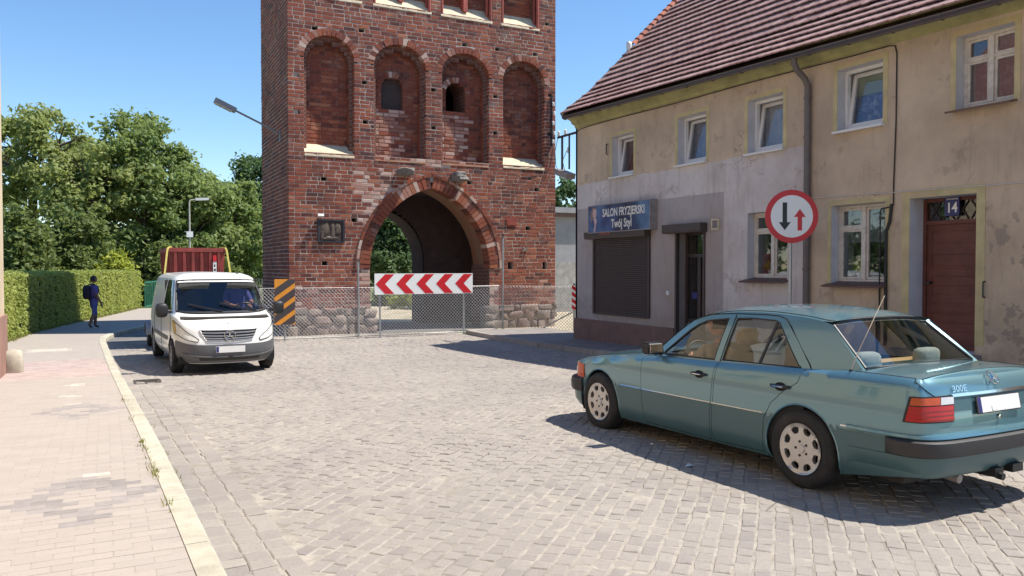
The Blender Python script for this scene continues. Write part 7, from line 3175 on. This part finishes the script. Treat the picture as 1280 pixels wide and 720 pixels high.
def bush(name, label, x, y, z1, rx, ry, mat, nclump=40, per=140, size=.13, clump=.42):
    t = thing(name, label, 'bush', (x, y, G))
    h = z1 - G
    m = MB()
    for i in range(7):
        a = 2 * PI * i / 7
        m.tube([(0, 0, -.05), (math.cos(a) * rx * .25, math.sin(a) * ry * .25, h * .35), (math.cos(a) * rx * .55, math.sin(a) * ry * .55, h * .75)], [.05, .035, .012], 5)
    m.build('stems', 'bark', t)
    c = MB()
    for i in range(nclump):
        p = Vector((lr.gauss(0, 1), lr.gauss(0, 1), abs(lr.gauss(0, 1)) * 1.1 - .15)).normalized()
        r_ = lerp(.6, 1, lr.random() ** .6)
        q = Vector((p.x * rx * r_, p.y * ry * r_, max(.15, h * .12 + p.z * h * .82 * r_)))
        for k in range(per):
            leaf_quad(c, q + Vector((lr.gauss(0, .55), lr.gauss(0, .55), lr.gauss(0, .45))) * clump, size)
    c.build('foliage', mat, t)
bush('bush', 'broad dark green bush just behind the near end of the hedge', -3.9, 39.5, 4.6, 2.3, 1.6, 'leaf_bush', 74, 150, .14, .5)
bush('bush', 'tall dark bush behind the hedge below the airy tree', -1.3, 42.5, 4.9, 1.7, 1.5, 'leaf_bush', 60, 150, .14, .5)
bush('bush', 'bright yellow green bush above the hedge near the walking person', .45, 42.0, 3.0, .75, .7, 'leaf_lime', 24, 140, .12, .38)
bush('bush', 'shady bush under the round tree beside the lamp post', 2.6, 47.5, 3.2, 1.7, 1.2, 'leaf_bush', 44, 140, .16, .5)
bush('bush', 'shady bush at the foot of the dense tree behind the container', 5.6, 50.0, 2.6, 1.5, 1.1, 'leaf_bush', 40, 130, .16, .5)
bush('bush', 'low yellowish shrub bed seen under the chevron board', 14.2, 36.5, .75, 2.4, .6, 'leaf_lime', 40, 120, .09, .25)
bush('bush', 'low dark green shrub behind the yellowish bed beyond the arch', 15.2, 40.0, 1.5, 3.0, .7, 'leaf_bush', 44, 120, .12, .3)
# a far belt of trees that reads as one mass
bw_ = MB()
for i in range(230):
    x = lr.uniform(-30, 42)
    y = 84 + lr.uniform(-5, 5) + abs(x) * .1
    h = 6.5 + 2.5 * noise.noise(Vector((x * .12, 0, 0)))
    q = Vector((x, y, lr.uniform(0, h)))
    for k in range(110):
        leaf_quad(bw_, q + Vector((lr.gauss(0, .9), lr.gauss(0, .9), lr.gauss(0, .6))), .36)
for i in range(170):
    y = lr.uniform(22, 92)
    x = -46 + lr.uniform(-5, 5)
    q = Vector((x, y, lr.uniform(0, 7.5 + 2 * noise.noise(Vector((y * .12, 4, 0))))))
    for k in range(90):
        leaf_quad(bw_, q + Vector((lr.gauss(0, 1.1), lr.gauss(0, 1.1), lr.gauss(0, .7))), .42)
tag(bw_.build('far_wood', 'leaf_dark'), 'dark belt of woodland far behind the tower and trees', 'woodland', kind='stuff')

# clipped hedge along the pavement
HL = [(-2.5, 20.9), (-2.32, 23.4), (-1.82, 27.2), (-.95, 31.2), (.15, 35.6), (1.5, 41.6)]
hd = thing('clipped_hedge', 'long clipped green hedge along the left pavement beside the walking person', 'hedge', (-1.6, 28, G))
HOo = Vector((-1.6, 28, G))
seg = []
d_ = 0
for a, b in zip(HL, HL[1:]):
    a, b = Vector((*a, 0)), Vector((*b, 0))
    seg.append((d_, a, b))
    d_ += (b - a).length
HLEN = d_
def hedge_pt(s_):
    for d0, a, b in seg:
        L = (b - a).length
        if s_ <= d0 + L + 1e-6:
            dr_ = (b - a).normalized()
            return a + dr_ * (s_ - d0), Vector((dr_.y, -dr_.x, 0))
    return b, Vector((dr_.y, -dr_.x, 0))
HW, HH = 1.1, 1.82
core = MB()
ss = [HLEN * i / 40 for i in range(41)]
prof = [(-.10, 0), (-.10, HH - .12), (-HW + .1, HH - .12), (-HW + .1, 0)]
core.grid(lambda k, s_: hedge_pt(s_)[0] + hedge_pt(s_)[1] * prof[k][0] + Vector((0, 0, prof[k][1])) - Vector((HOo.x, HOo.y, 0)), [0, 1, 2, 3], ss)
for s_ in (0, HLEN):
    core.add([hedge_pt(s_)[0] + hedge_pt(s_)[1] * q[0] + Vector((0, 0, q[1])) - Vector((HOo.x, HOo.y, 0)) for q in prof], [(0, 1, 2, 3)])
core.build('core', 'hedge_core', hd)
fol = MB()
for i in range(34000):
    s_ = lr.uniform(-.05, HLEN + .05)
    p, nr = hedge_pt(max(0, min(HLEN, s_)))
    r_ = lr.random()
    bulge = .05 * noise.noise(Vector((s_ * 1.1, 0, 3))) + .03 * noise.noise(Vector((s_ * 3.7, 1, 7)))
    if r_ < .62:
        z = lr.uniform(.03, HH)
        q = p + nr * (bulge + .04 * noise.noise(Vector((s_ * 3, z * 3, 0))) + lr.gauss(-.01, .03)) + Vector((0, 0, z))
    elif r_ < .92:
        u = lr.uniform(-HW, .03)
        q = p + nr * u + Vector((0, 0, HH + bulge + lr.gauss(0, .03)))
    else:
        q = hedge_pt(0 if r_ < .96 else HLEN)[0] + hedge_pt(0)[1] * lr.uniform(-HW, .03) + Vector((0, lr.gauss(0, .03), lr.uniform(0, HH)))
    leaf_quad(fol, q - Vector((HOo.x, HOo.y, 0)), .05, .35, nr if r_ < .62 else None)
fol.build('foliage', 'leaf_hedge', hd)
# ragged grass at the hedge foot and along the far road
vg = MB()
for i in range(5000):
    s_ = lr.uniform(0, HLEN)
    p, nr = hedge_pt(s_)
    q = p + nr * abs(lr.gauss(0, .08)) + Vector((0, 0, gz(p.y) + .08))
    h_ = lr.uniform(.03, .10)
    a = lr.uniform(0, PI)
    dx, dy = math.cos(a) * .012, math.sin(a) * .012
    vg.add([(q.x - dx, q.y - dy, q.z), (q.x + dx, q.y + dy, q.z), (q.x + lr.uniform(-.04, .04), q.y + lr.uniform(-.04, .04), q.z + h_)], [(0, 1, 2)])
tag(vg.build('verge_grass', 'grass_blade'), 'ragged strip of grass along the foot of the hedge', 'grass', kind='stuff')
